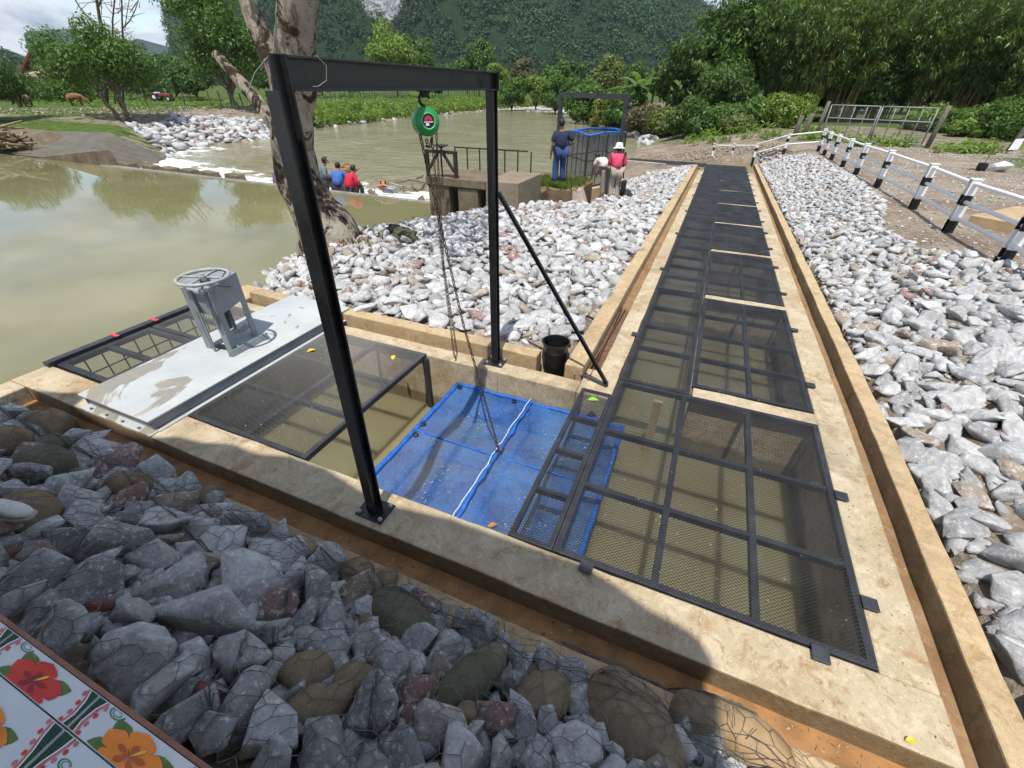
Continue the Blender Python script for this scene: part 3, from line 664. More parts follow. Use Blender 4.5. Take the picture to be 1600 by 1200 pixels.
for x, y, r in GI[:200]:
    q = rng.random(); c = (x, y, gzg(x, y) + r * .22)
    if q < .07 : o, V, F = one_rock('gabion_stone', PB[rng.integers(5)], c, r * .95, M['pebble'] if rng.random() < .7 else M['pebble_olive'], 'brown river stone wedged among grey stones in the gabion', 'brown river stones in the gabion', .5, scale=(1, .8, .75), smooth=True)
    else: o, V, F = one_rock('gabion_stone', HI[rng.integers(len(HI))], c, r * 1.16, M['rock_gab'], 'grey angular stone packed in the wire gabion', GAB, .5)
    gab_tris.append((V, F))
low = [(x, y, r * 1.05) for x, y, r in GI[200:]]
GLOW = mass('gabion_infill', low, HI, M['rock_gab'], lambda x, y: gzg(x, y), 45)
me_ = GLOW.data; gab_tris.append((np.array([v.co[:] for v in me_.vertices]), np.array([p.vertices[:] for p in me_.polygons])))
low = []
r_ = np.random.default_rng(9)
for _ in range(2600):
    x, y = r_.uniform(-5.6, 1.7), r_.uniform(.1, 1.08); low.append((x, y, r_.uniform(.04, .09)))
mass('gabion_rubble', low, LO, M['rock_gab'], lambda x, y: gzg(x, y) - .06, 44)
# --- hexagonal wire net draped over the gabion
VV = np.concatenate([v for v, f in gab_tris]); o = 0; FF = []
for v, f in gab_tris: FF += (f + o).tolist(); o += len(v)
bvh = BVHTree.FromPolygons([tuple(v) for v in VV], FF)
def top(x, y):
    h = bvh.ray_cast(Vector((x, y, 3)), Vector((0, 0, -1)))
    return h[0].z if h[0] else gzg(x, y) - .05
def net():
    a = .052; pts = {}; edges = set(); dx, dy = a * math.sqrt(3), a * 1.5
    def key(x, y): return (round(x / .01), round(y / .01))
    for row in range(-2, 26):
        for c in range(-2, 88):
            cx = -5.7 + c * dx + (dx / 2 if row % 2 else 0); cy = .05 + row * dy
            if not (-5.7 < cx < 1.75 and .1 < cy < 1.16): continue
            if not in_view(cx, cy, gzg(cx, cy), 60): continue
            q = CM @ np.array([cx, cy, gzg(cx, cy) + .1 - H]); px, py = 800 + FPX * q[0] / q[2], 600 - FPX * q[1] / q[2]
            if ((px - 320) / 150) ** 2 + ((py - 945) / 100) ** 2 < 1: continue
            ks = []
            for i in range(6):
                t = math.pi / 6 + i * math.pi / 3; x, y = cx + a * math.cos(t), cy + a * math.sin(t); k = key(x, y)
                k = next((kk for kk in ((k[0] + e, k[1] + f) for e in (-1, 0, 1) for f in (-1, 0, 1)) if kk in pts), k)
                if k not in pts:
                    jx, jy = fbm(x, y, 4.0, 3, 1) * .075, fbm(x, y, 4.0, 3, 7) * .075; pts[k] = [x + jx, y + jy, 0]
                ks.append(k)
            for i in range(6): edges.add(tuple(sorted((ks[i], ks[(i + 1) % 6]))))
    for k, p in pts.items(): p[2] = top(p[0], p[1]) + .008
    nb = {k: [] for k in pts}
    for e in edges: nb[e[0]].append(e[1]); nb[e[1]].append(e[0])
    base = {k: p[2] for k, p in pts.items()}
    for _ in range(9):
        new = {k: max(base[k], sum(pts[n][2] for n in nb[k]) / max(1, len(nb[k])) - .004) for k in pts}
        for k in pts: pts[k][2] = new[k]
    mb = MB()
    for e in edges:
        p, q = Vector(pts[e[0]]), Vector(pts[e[1]]); m_ = (p + q) / 2; m_.z = max(m_.z - .0015, top(m_.x, m_.y) + .004)
        mb.tube([p, m_, q], .0014, 4, caps=False)
    # selvedge wires and twisted bundles
    for rep in range(7):
        pts_ = []
        for x in np.arange(-5.5, 1.75, .06):
            y = 1.02 + .05 * fbm(x, rep, 2, 3, rep) + .03 * math.sin(x * 9 + rep); pts_.append((x, y, max(top(x, y), gzg(x, y) + .06) + .012 + .015 * abs(fbm(x, rep, 6, 2, 4))))
        if rep < 4: mb.tube(pts_, .0018, 4, caps=False)
    for (a_, b_) in (((478, 905), (330, 1105)), ((700, 925), (860, 1010)), ((195, 745), (330, 860)), ((880, 985), (1180, 1120)), ((600, 1060), (560, 1190)), ((0, 650), (150, 720))):
        for rep in range(6):
            pp = []
            for i in range(15):
                t = i / 14; px = a_[0] + (b_[0] - a_[0]) * t; py = a_[1] + (b_[1] - a_[1]) * t; p = at(px, py, .2)
                for _ in range(8): p = at(px, py, gzg(p.x, p.y) + .08)
                x, y = p.x + .02 * fbm(t * 5, rep, 1, 3, rep * 2), p.y + .02 * fbm(t * 5, rep, 1, 3, rep * 3 + 1); pp.append((x, y, top(x, y) + .012 + .01 * rep / 6))
            mb.tube(pp, .0017, 4, caps=False)
    r_ = random.Random(3)
    for _ in range(70):                                     # loose cut ends
        x = r_.uniform(-5.4, 1.5); y = r_.uniform(.93, 1.1); z = top(x, y) + .01; d = Vector((r_.uniform(-.1, .1), r_.uniform(-.06, .08), r_.uniform(.0, .07)))
        mb.tube([(x, y, z), Vector((x, y, z)) + d * .6 + Vector((0, 0, .01)), Vector((x, y, z)) + d], .0015, 4, caps=False)
    o = mb.build('gabion_net', M['wire']); tag(o, 'hexagonal galvanised wire net stretched over the gabion stones', 'wire net')
net()
# ---------------------------------------------------------------- expanded-metal covers
def exp_mesh(name, x0, x1, y0, y1, zf, parent, dx=.0145, s=.0115, wd=.003, mat=None, poly=None):
    nx = int((x1 - x0) / dx) + 1; ny = int((y1 - y0) / s) + 1
    i = np.arange(nx); X = x0 + i * (x1 - x0) / (nx - 1); Vs = []
    ys_ = y0 + (np.arange(ny) + .5) * (y1 - y0) / ny; s2 = (y1 - y0) / ny
    J, I = np.meshgrid(np.arange(ny), i, indexing='ij'); sg = np.where((I + J) % 2 == 0, 1, -1)
    Y = ys_[J] + sg * s2 * .46; XX = X[I]; Z = np.interp(Y, zf[0], zf[1])
    Z = Z + .004 * np.sin(XX * 5 + Y * 3)                       # slight oil-canning
    a = np.stack([XX, Y - wd * .5, Z - wd * .4], -1); b = np.stack([XX, Y + wd * .5, Z + wd * .4], -1)
    Q = np.stack([a[:, :-1], a[:, 1:], b[:, 1:], b[:, :-1]], 2).reshape(-1, 4, 3)
    return quads_np(name, Q, mat or M['mesh'], parent)
def zline(y0, y1, dz): yy = [y0, 3.9, y1] if y0 < 3.9 < y1 else [y0, y1]; return (yy, [zk(y) + dz for y in yy])
def cover(label, x0, x1, y0, y1, xm, ym, res=1.0, dz=.012, tabs=(), group='black mesh covers over the fish ladder', fw=.042, name='mesh_cover', zf=None):
    t = thing(name, label, 'mesh cover', ((x0 + x1) / 2, (y0 + y1) / 2, zk((y0 + y1) / 2)), group)
    zf = zf or zline(y0, y1, dz); zz = lambda y: float(np.interp(y, zf[0], zf[1]))
    mb = MB()
    def bx(a0, a1, b0, b1, top=-.005, dep=.05):
        p = [(a0, b0, zz(b0) + top - dep), (a1, b0, zz(b0) + top - dep), (a1, b1, zz(b1) + top - dep), (a0, b1, zz(b1) + top - dep), (a0, b0, zz(b0) + top), (a1, b0, zz(b0) + top), (a1, b1, zz(b1) + top), (a0, b1, zz(b1) + top)]; mb.hexa(p)
    bx(x0, x0 + fw, y0, y1); bx(x1 - fw, x1, y0, y1); bx(x0 + fw, x1 - fw, y0, y0 + fw); bx(x0 + fw, x1 - fw, y1 - fw, y1)
    for x in xm: bx(x - fw / 2, x + fw / 2, y0 + fw, y1 - fw, -.0065)
    for y in ym:
        e = [x0 + fw] + [v for x in xm for v in (x - fw / 2, x + fw / 2)] + [x1 - fw]
        for q in range(0, len(e), 2): bx(e[q], e[q + 1], y - fw * .45, y + fw * .45, -.008)
    mb.build('frame', M['frame'], t)
    exp_mesh('mesh', x0 + .008, x1 - .008, y0 + .008, y1 - .008, zf, t, .0145 * res, .0115 * res, .0029 * (1 + (res - 1) * .95))
    for (tx, ty, ax) in tabs:
        mb = MB(); w, l = (.042, .042); mb.box(tx - w, tx + w, ty - l, ty + l, zz(ty) + .004, zz(ty) + .012); mb.build('hinge_tab', M['frame'], t, bevel=.003)
    return t
# first bay: left column runs on, two wider columns at the right
cover('nearest and largest mesh cover, over the ladder pool at the bottom of the picture', XL + .02, XR - .005, 1.66, 3.80, [.245, .80], [2.30, 2.98], 1.0, tabs=((1.405, 2.92, 0), (1.405, 2.05, 0), (-.16, 1.625, 1), (1.10, 1.625, 1)))
cover('narrow mesh flap lying between the blue net cage and the nearest cover', -.70, XL + .015, 1.655, 3.50, [], [2.12, 2.58, 3.04], 1.0, group='small mesh covers around the inlet', fw=.035, dz=.016)
ends = YB + [25.6]
ordn = ['second', 'third', 'fourth', 'fifth', 'sixth', 'seventh', 'eighth', 'ninth']
for i in range(8):
    a, b = ends[i] + .10, ends[i + 1] - .10
    res = [1.0, 1.2, 1.6, 2.4, 3.6, 4.6, 5.6, 6.5][i]
    n = 4 if i < 2 else 3
    cover(ordn[i] + ' mesh cover right of the walkway strip, counted from the near end', .30, XR - .01, a, b, [.83], [a + (b - a) * k / n for k in range(1, n)], res, tabs=((1.40, a + .5, 0), (1.40, a + 1.9, 0)))
    cover(ordn[i] + ' mesh cover of the left walkway strip, counted from the near end', XL + .02, .285, a - .08 if i else 3.82, b + .08, [], [a + (b - a) * k / n for k in range(1, n)], res, tabs=((XL - .01, a + .9, 0),), group='mesh covers of the left walkway strip')
z9 = zk(26) + .0
cover('black mesh cover of the side branch turning left at the far end', -4.2, -.42, 24.55, 26.1, [-3, -1.9], [25.3], 4, zf=([24.5, 26.2], [z9 + .01, z9 + .01]), group='mesh covers of the far branch')
# inlet covers
cover('black mesh cover between the grey gate plate and the open blue net pit', -3.80, -2.45, 1.66, 3.44, [-3.12], [2.24, 2.84], 1.0, group='small mesh covers around the inlet', tabs=())
cover('dark mesh cover over the river inlet, at the near half beyond the gate plate', -5.82, -5.02, 1.68, 2.62, [], [2.15], 1.3, group='mesh covers over the river inlet', fw=.06)
cover('dark mesh cover over the river inlet, at the far half behind the gate stand', -5.82, -5.02, 2.63, 3.46, [], [3.05], 1.3, group='mesh covers over the river inlet', fw=.06)
def screen():
    t = thing('trash_screen', 'dark barred intake screen standing in the water at the river side of the inlet', 'screen', (-5.86, 2.5, -.4))
    mb = MB(); mb.box(-5.92, -5.83, 1.62, 3.62, -.05, .05); mb.build('beam', M['frame'], t, bevel=.006)
    mb = MB()
    for i in range(11): mb.tube([(-5.80, 1.72 + i * .17, -.95), (-5.80, 1.72 + i * .17, -.03)], .008, 5)
    for z in (-.22, -.45): mb.tube([(-5.80, 1.68, z), (-5.80, 3.44, z)], .008, 5)
    mb.build('bars', M['frame'], t)
    for y, s_ in ((2.28, .03), (2.72, .03)):
        mb = MB(); mb.box(-5.93, -5.80, y - .02, y + .02, .052, .056); tag(mb.build('tape_strip', m_plain('red_tape', (.6, .05, .07), .5, .1), loc=(-5.87, y, .052)), 'red tape tied on the intake screen beam, ' + ('nearer strip' if y < 2.5 else 'farther strip'), 'tape', 'red tapes')
screen()
# rail upright under the cover edge and inside the pit
gr = MB(); gr.box(-2.47, -2.42, 3.375, 3.428, -1.5, -.04)
tag(gr.build('guide_rail', M['frame']), 'dark steel guide rail bolted to the pit wall below the cover edge', 'guide rail')
mb = MB(); mb.box(-.02, .06, 3.66, 3.70, -1.2, -.06); tag(mb.build('timber_stake', M['plank']), 'upright pale wooden slat under the nearest mesh cover', 'stake')
# ---------------------------------------------------------------- blue net cage in the pit
def m_net(name, c1, c2, al, sc_=260):
    t = NT(name); n = t.noise(3.5, 6, .7); a = t.mix(t.rng(n, .3, .7), c1, c2)
    sp = t.rng(t.noise(40, 5, .85), .60, .68); mo_ = t.rng(t.noise(1.9, 5, .65), .42, .62); a = t.mix(t.math('MULTIPLY', mo_, .45), a, (.13, .25, .36)); a = t.mix(t.math('MULTIPLY', sp, .8), a, (.36, .33, .27))
    wv = t.n.new('ShaderNodeTexChecker'); wv.inputs['Scale'].default_value = sc_; t.l.new(t.co(), wv.inputs[0])
    t.fin(a, .6, t.bump(t.noise(22, 5, .7), .6, .03), spec=.4)
    al_ = t.math('ADD', t.rng(t.noise(1.6, 4), .35, .65, al - .10, al + .12), t.math('MULTIPLY', sp, .3)); t.l.new(al_, t.b.inputs['Alpha']); return t.m
M['bluenet'] = m_net('blue_nylon_net', (.010, .065, .28), (.055, .20, .56), .56)
M['bluerope'] = m_plain('blue_cord', (.018, .12, .46), .6, .4, 20, 0, .4)
M['palerope'] = m_plain('white_cord', (.60, .66, .72), .6, .25, 20)
def cage():
    x0, x1, y0, y1, zt, zb = -2.05, -.24, 1.70, 3.40, -.26, -1.5
    t = thing('net_cage', 'blue netted fish cage sitting in the open pit, hooked to the hoist chain', 'net cage', ((x0 + x1) / 2, (y0 + y1) / 2, zt))
    nx, ny = 44, 40; P = np.zeros((ny, nx, 3))
    xm, ym = -1.19, 2.55
    for j in range(ny):
        for i in range(nx):
            x = x0 + (x1 - x0) * i / (nx - 1); y = y0 + (y1 - y0) * j / (ny - 1)
            u = min(abs(x - x0), abs(x - xm), abs(x1 - x)); v = min(abs(y - y0), abs(y - ym), abs(y1 - y))
            P[j, i] = (x, y, zt - .10 * min(1, u / .3) * min(1, v / .3) + .012 * fbm(x, y, 4, 3, 2))
    grid_np('net', P, M['bluenet'], t)
    for nm, pts in (('side_net', [(x0, y0), (x0, y1)]), ('side_net', [(x0, y1 + .003), (x1, y1 + .003)]), ('side_net', [(x0, y0 - .003), (x1, y0 - .003)]), ('side_net', [(x1, y0), (x1, y1)])):
        (a, b), (c, d) = pts; Q = np.zeros((14, 30, 3))
        for j in range(14):
            for i in range(30):
                u = i / 29; q = .02 * fbm(u * 4, j * .4, 1, 3, a); Q[j, i] = (a + (c - a) * u + (q if a == c else 0), b + (d - b) * u + (q if b == d else 0), zt - .02 - j * (zt - zb) / 13)
        grid_np(nm, Q, M['bluenet'], t)
    def cord(pts, r, nm, m, wob=.008, seed=0):
        pp = []
        for k in range(len(pts) - 1):
            a, b = Vector(pts[k]), Vector(pts[k + 1]); n = 14
            for i in range(n + (k == len(pts) - 2)):
                q = a + (b - a) * (i / n); q += Vector((fbm(i * .6, seed, 1, 2, k), fbm(i * .6, seed, 1, 2, k + 5), fbm(i * .7, seed, 1, 2, k + 9))) * wob; pp.append(q)
        mb = MB(); mb.tube(pp, [r * (1 + .35 * fbm(i * .9, seed, 1, 2, 3)) for i in range(len(pp))], 7); mb.build(nm, m, t, smooth=True)
    cord([(x0, y0, zt), (x0, y1, zt)], .026, 'top_bar', M['bluerope'], .008, 1); cord([(x0, y1, zt), (x1, y1, zt)], .022, 'top_bar', M['bluerope'], .01, 2)
    cord([(x0, y0, zt), (x1, y0, zt)], .022, 'top_bar', M['bluerope'], .01, 3); cord([(x1, y0, zt), (x1, y1, zt)], .022, 'top_bar', M['bluerope'], .01, 4)
    cord([(x0, ym, zt + .005), (xm, ym, zt - .01), (x1, ym, zt + .005)], .012, 'cross_bar', M['bluerope'], .004, 5)
    cord([(xm, y0, zt), (xm + .005, ym, zt + .035), (xm, y1, zt + .01)], .020, 'rolled_net', M['bluerope'], .022, 6)
    cord([(xm - .02, y0, zt + .03), (xm - .01, ym, zt + .066), (xm - .01, y1 + .02, zt + .05)], .0045, 'cord', M['palerope'], .016, 7)
    for (a, b) in (((-.75, 1.9, -.9), (-.75, 1.9, zt)), ((-.75, 2.9, -.9), (-.75, 2.9, zt))): cord([a, b], .016, 'upright', M['bluerope'], .002)
    for x, y in ((x0 + .05, y1 - .06), (x0 + .03, ym + .1), (x0 + .05, ym - .06), (-1.36, y1 - .05)):
        mb = MB(); mb.torus((x, y, zt + .012), (.2, .1, 1), .022, .008, 14, 6); mb.build('eyelet', M['blackpaint'], t, smooth=True)
    return xm, ym, zt
CX, CY, CZ = cage()
# ---------------------------------------------------------------- gantry with chain hoist
def ibeam(w, h, tf=.011, tw=.010):
    a, b = w / 2, h / 2; c = tw / 2
    return [(-a, -b), (a, -b), (a, -b + tf), (c, -b + tf), (c, b - tf), (a, b - tf), (a, b), (-a, b), (-a, b - tf), (-c, b - tf), (-c, -b + tf), (-a, -b + tf)]
def gantry():
    t = thing('hoist_gantry', 'black steel goalpost gantry of H-beams spanning the pit, with diagonal brace', 'gantry', (-1.64, 2.5, 0))
    xg, y0, y1, zt = -1.635, 1.47, 3.58, 2.54
    w_, f_ = .070, .009                                        # H-section seen from its open side
    def hcol(y, top, cope, hd_=.041):
        mb = MB(); mb.box(xg - w_ / 2, xg + w_ / 2, y - hd_, y - hd_ + f_, .014, top - cope); mb.box(xg - w_ / 2, xg + w_ / 2, y + hd_ - f_, y + hd_, .014, top)
        mb.add([(xg + sx, y + sy, z) for sx in (-.004, .004) for sy, z in ((-hd_ + f_, .014), (hd_ - f_, .014), (hd_ - f_, top), (-.015, top), (-hd_ + f_, top - cope))], [(4, 3, 2, 1, 0), (5, 6, 7, 8, 9), (0, 1, 6, 5), (1, 2, 7, 6), (2, 3, 8, 7), (3, 4, 9, 8), (4, 0, 5, 9)])
        return mb.build('post', M['black'], t, bevel=.0015)
    hcol(y0, zt, .115); hcol(y1, zt - .118, .0, .038)
    mb = MB(); mb.prism(ibeam(.075, .115, .009, .008), (xg + .001, y0 + .0425, zt - .06), (xg + .001, y1 + .036, zt - .06)); mb.build('beam', M['black'], t, bevel=.0015)
    mb = MB(); mb.box(xg - .045, xg + .047, y1 + .0365, y1 + .044, zt - .119, zt + .001); mb.build('end_plate', M['black'], t)
    for y, wd in ((y0, .11), (y1, .10)):
        mb = MB(); mb.box(xg - wd, xg + wd, y - .085, y + .085, .001, .014); p = mb.build('base_plate', M['black'], t, bevel=.003)
        for sx in (-1, 1):
            for sy in (-1, 1):
                mb = MB(); mb.lathe([(.0, .034), (.010, .034), (.010, .026), (.016, .026), (.016, .014), (0, .014)], (xg + sx * wd * .78, y + sy * .06, 0), n=6); mb.build('bolt', M['galv'], p)
    mb = MB(); a, b = Vector((xg + .04, y1 + .01, 1.70)), Vector((-.445, y1 + .05, .012)); mb.prism([(-.022, -.022), (.022, -.022), (.022, -.017), (-.017, -.017), (-.017, .022), (-.022, .022)], a, b, (0, -1, .2)); mb.build('brace', M['black'], t)
    mb = MB(); mb.prism([(-.02, -.002), (.02, -.002), (.02, .002), (-.02, .002)], (-.72, y1 + .13, .006), (-.43, y1 + .03, .006)); mb.build('foot_bar', M['frame'], t)
    mb = MB(); mb.tube([(xg + .06, y0 + .17, zt + .002), (xg + .07, y0 + .21, zt - .03), (xg + .065, y0 + .20, zt - .08), (xg + .06, y0 + .15, zt - .10), (xg + .06, y0 + .12, zt - .10)], .0012, 5); mb.build('tie_wire', M['galv'], t)
    mb = MB(); mb.tube([(xg - .06, y0 + .06, zt + .004), (xg - .085, y0 - .02, zt - .06), (xg - .09, y0 - .08, zt - .13)], .002, 5); mb.build('stay_wire', M['frame'], t)
    for ch in t.children_recursive:                            # the frame as erected is a little out of true
        for v in ch.data.vertices:
            f = (v.co.y - y0) / (y1 - y0); g = v.co.z / zt
            v.co.x += (.01 + .022 * g) * (1 - f) + (-.048 - .015 * g) * f; v.co.y += .030 * g * (1 - f) + .02 * f
    return xg, zt
XG, ZT = gantry()
def chain(mb, pts, L, wd, r):
    """oval links along a polyline, every second one turned a quarter"""
    pts = [Vector(p) for p in pts]; seg = [0]
    for a, b in zip(pts[:-1], pts[1:]): seg.append(seg[-1] + (b - a).length)
    n = max(1, int(seg[-1] / (L - 2.2 * r)))
    def pos(s_):
        k = max(0, min(len(seg) - 2, int(np.searchsorted(seg, s_) - 1))); f = (s_ - seg[k]) / max(1e-9, seg[k + 1] - seg[k]); return pts[k].lerp(pts[k + 1], f), (pts[k + 1] - pts[k]).normalized()
    for i in range(n):
        c, d = pos((i + .5) * seg[-1] / n); u = d.cross(Vector((.3, .8, .11))).normalized(); v = d.cross(u)
        if i % 2: u = v
        ring = []
        for k in range(10):
            a = 2 * math.pi * k / 10; ring.append(c + d * math.copysign(1, math.cos(a)) * ((L / 2 - wd / 2) + abs(math.cos(a)) * (wd / 2 - r) if abs(math.cos(a)) > .05 else 0) + u * math.sin(a) * (wd / 2 - r))
        mb.tube(ring + [ring[0]], r, 5, caps=False)
def hoist():
    c = Vector((XG, 2.555, 2.272)); ax = Vector((.80, -.60, .10)).normalized()
    t = thing('chain_hoist', 'green round manual chain hoist hanging from the gantry beam with rusty chains', 'chain hoist', c)
    side = ax.cross(Vector((0, 0, 1))).normalized()
    R0 = .077
    mb = MB(); mb.lathe([(.0, -.06), (R0 * .7, -.06), (R0 * .98, -.045), (R0, -.03), (R0, .020), (R0 * .93, .032), (R0 * .55, .046), (R0 * .52, .040), (R0 * .48, .040), (.0, .040)], c, ax, 40)
    mb.build('cover', m_plain('green_enamel', (.02, .27, .06), .35, .15, 6, 0, .03, .5), t, smooth=False, bevel=.003)
    mb = MB(); mb.torus(c + ax * .043, ax, R0 * .53, .004, 36, 6); mb.build('rim', m_plain('pale_green_enamel', (.16, .55, .22), .4, .1), t, smooth=True)
    mb = MB(); mb.lathe([(.0, .042), (R0 * .49, .042)], c, ax, 32); bd = mb.build('badge', M['blackpaint'], t)
    up = side.cross(ax).normalized()
    def disc2(nm, pts, m, h):
        mb = MB(); q = [c + ax * h + side * x * R0 + up * y * R0 for x, y in pts]; mb.add(q, [tuple(range(len(q)))]); mb.build(nm, m, bd)
    dome = [(math.cos(a) * .33, .02 + math.sin(a) * .34) for a in np.linspace(0, math.pi, 14)]
    disc2('emblem', dome, m_plain('badge_red', (.50, .03, .09), .5, .1), .0432)
    disc2('emblem', [(-.38, -.03), (.38, -.03), (.38, -.085), (-.38, -.085)], M['white'], .0436)
    disc2('emblem', [(-.02, -.13), (.24, -.13), (.24, -.30), (-.02, -.30)], M['white'], .0432)
    disc2('emblem', [(-.06, .12), (.05, .12), (.05, -.02), (-.06, -.02)], M['blackpaint'], .0438)
    # hook and sling
    hk = c + Vector((0, 0, R0 - .01)); mb = MB(); ZV = Vector((0, 0, 1))
    pp = [hk - ZV * .02, hk + ZV * .01]
    for i in range(13):
        a = -1.4 + i * 4.4 / 12; pp.append(hk + ZV * .042 + (side * math.cos(a) + ZV * math.sin(a)) * .030)
    mb.tube(pp, .0085, 8); mb.build('hook', M['blackpaint'], t, smooth=True)
    mb = MB()
    for s_ in (-1, 1): mb.tube([hk + ZV * .055 + side * .012 * s_, hk + ZV * .075 + Vector((0, .018 * s_, 0)), (XG, c.y + .035 * s_, ZT - .116)], .0075, 7)
    mb.build('sling', M['blackpaint'], t, smooth=True)
    ch = m_plain('rusty_chain', (.075, .05, .035), .7, .5, 40, .2)
    a = c - side * .060 + Vector((0, 0, -.045)); b = c - side * .030 + Vector((0, 0, -.070))
    bot = Vector((XG, c.y + .0, .60))
    loop = [a, Vector((a.x, a.y, 1.4)) + side * .02, Vector((a.x + .02, a.y + .03, .66)), Vector(((a.x + b.x) / 2 + .02, (a.y + b.y) / 2 + .03, .60)), Vector((b.x + .03, b.y + .02, .66)), Vector((b.x, b.y, 1.5)), b]
    mb = MB(); chain(mb, loop, .030, .018, .0027); mb.build('hand_chain', ch, t)
    d = c + side * .045 + Vector((0, 0, -.062)); hookp = Vector((CX + .015, CY, CZ + .09))
    mid = d.lerp(hookp, .5) + Vector((-.03, 0, -.03))
    mb = MB(); chain(mb, [d, d.lerp(mid, .5) + Vector((0, 0, -.01)), mid, hookp], .036, .024, .0040); mb.build('load_chain', ch, t)
    mb = MB(); chain(mb, [c - side * .03 + Vector((0, 0, -.085)), c - side * .012 + Vector((0, 0, -.135)), c + side * .004 + Vector((0, 0, -.13)), c + side * .006 + Vector((0, 0, -.09))], .034, .022, .0038); mb.build('slack_chain', ch, t)
    mb = MB(); pp = [hookp + Vector((0, 0, .02))]
    for i in range(11):
        q = 1.4 - i * 4.6 / 10; pp.append(hookp + Vector((0, 0, -.035)) + (side * math.cos(q) + Vector((0, 0, 1)) * math.sin(q)) * .03)
    mb.tube(pp, .008, 7); chain(mb, [hookp + Vector((0, 0, -.06)), Vector((CX + .03, CY + .10, CZ + .05))], .042, .028, .0045); mb.build('load_hook', ch, t, smooth=False)
hoist()
# ---------------------------------------------------------------- sluice gate: covered slab, stand, handwheel
def sluice():
    t = thing('sluice_gate', 'grey painted sluice gate stand with handwheel on its long steel plate', 'sluice gate', (-4.3, 2.6, 0))
    x0, x1, y0, y1 = -4.80, -3.835, 1.385, 3.86
    mb = MB(); mb.box(x0, x1, y0, y1, .105, .125); mb.build('top_plate', M['plate'], t, bevel=.006)
    mb = MB(); mb.box(x1 - .03, x1 - .022, y0 + .02, y1, .0, .105); mb.box(x0 + .03, x0 + .038, y0 + .02, y1, .0, .105); mb.box(x0 + .038, x1 - .03, y0 + .03, y0 + .038, .0, .105); mb.build('side_plate', M['grey_steel'], t)
    mb = MB(); mb.box(x0 + .02, x1 + .02, y0 - .045, y0 + .03, .001, .012); mb.box(x1 - .022, x1 + .03, y0 + .03, y1, .001, .010); mb.build('foot_flange', M['plate'], t, bevel=.004)
    for i in range(4):
        mb = MB(); mb.lathe([(0, .03), (.012, .03), (.012, .014), (0, .014)], (x0 + .15 + i * .22, y0 - .018, 0), n=6); mb.build('bolt', M['grey_steel'], t)
    zb, zt = .125, .825; X0, X1, Y0, Y1 = -4.475, -4.165, 2.47, 2.85; e = .085
    Fc, Lc, Rc = at(366, 555, zb), at(323, 543, zb), at(403, 521, zb); Bc = Lc + Rc - Fc; q2 = lambda p: (p.x, p.y)
    def apron(pts, nm='stand_panel'):      # inverted U in a vertical plane: pts = two ground corners, offset inwards
        (ax, ay), (bx, by) = pts; u = Vector((bx - ax, by - ay, 0)); L = u.length; u.normalize(); nrm = Vector((u.y, -u.x, 0)) * .008
        prof = [(0, zb), (e, zb), (e, zt - .27), (L - e, zt - .27), (L - e, zb), (L, zb), (L, zt), (0, zt)]
        mb = MB(); v = [Vector((ax, ay, 0)) + u * p + Vector((0, 0, z)) for p, z in prof]; n = len(prof)
        mb.add([p for p in v] + [p - nrm for p in v], [(0, 1, 2, 7), (2, 3, 6, 7), (3, 4, 5, 6), (n + 7, n + 2, n + 1, n), (n + 7, n + 6, n + 3, n + 2), (n + 6, n + 5, n + 4, n + 3)] + [(i, n + i, n + (i + 1) % n, (i + 1) % n) for i in range(n)])
        mb.build(nm, M['grey_steel'], t)
    apron([q2(Lc), q2(Fc)]); apron([q2(Fc), q2(Rc)]); apron([q2(Rc), q2(Bc)]); apron([q2(Bc), q2(Lc)])
    X0, X1, Y0, Y1 = Lc.x, Fc.x, (Fc.y + Lc.y) / 2 - .01, Rc.y
    mb = MB(); mb.hexa([(p.x, p.y, zt + dz) for dz in (0, .012) for p in (Lc, Fc, Rc, Bc)]); mb.build('stand_top', M['grey_steel'], t, bevel=.003)
    mb = MB(); mb.bar((X0 + .16, Y0 - .012, zb), (X0 + .16, Y0 - .012, zt), .03, .012, (0, 1, 0)); mb.bar((X1 - .03, Y0 - .012, zb + .3), (X1 - .03, Y0 - .012, zt), .02, .012, (0, 1, 0)); mb.build('rib', M['grey_steel'], t)
    c = Vector((-4.31, 2.66, .925))
    c = at(317, 433, .935)
    mb = MB(); mb.tube([(c.x, c.y, .60), (c.x, c.y, c.z + .03)], .022, 10); mb.lathe([(.075, .812), (.075, .85), (.05, .875), (.05, .90), (.0, .90)], (c.x, c.y, 0), n=16); mb.build('spindle', M['grey_steel'], t, smooth=False)
    mb = MB(); mb.tube([(X1 - .01, Y0 - .03, .83), (X0 + .08, Y0 - .03, .83)], .016, 8); mb.tube([(X1 - .1, Y0 - .035, .83), (X1 - .02, Y0 - .035, .83)], .028, 10); mb.build('worm_shaft', M['galv'], t)
    wl_ = MB(); wl_.torus(c, (0, 0, 1), .215, .0165, 40, 8); w_ = wl_.build('handwheel', M['wheel_paint'], t, smooth=True)
    for k in range(4):
        a = .35 + k * math.pi / 2; mb = MB(); mb.tube([c + Vector((math.cos(a), math.sin(a), 0)) * .03, c + Vector((math.cos(a), math.sin(a), 0)) * .205], .011, 7); mb.build('spoke', M['wheel_paint'], w_, smooth=True)
    mb = MB(); mb.lathe([(0, .035), (.022, .035), (.022, .02), (.042, .02), (.042, -.025), (0, -.025)], c, n=14); mb.build('hub', M['wheel_paint'], w_)
    mb = MB(); mb.tube([c + Vector((.20, .03, 0)), c + Vector((.17, .12, .04)), c + Vector((.05, .15, .03)), c + Vector((-.02, .07, .0)), c + Vector((.08, -.02, -.06)), c + Vector((.2, .1, -.1))], .005, 6); mb.build('cable', M['frame'], t, smooth=True)
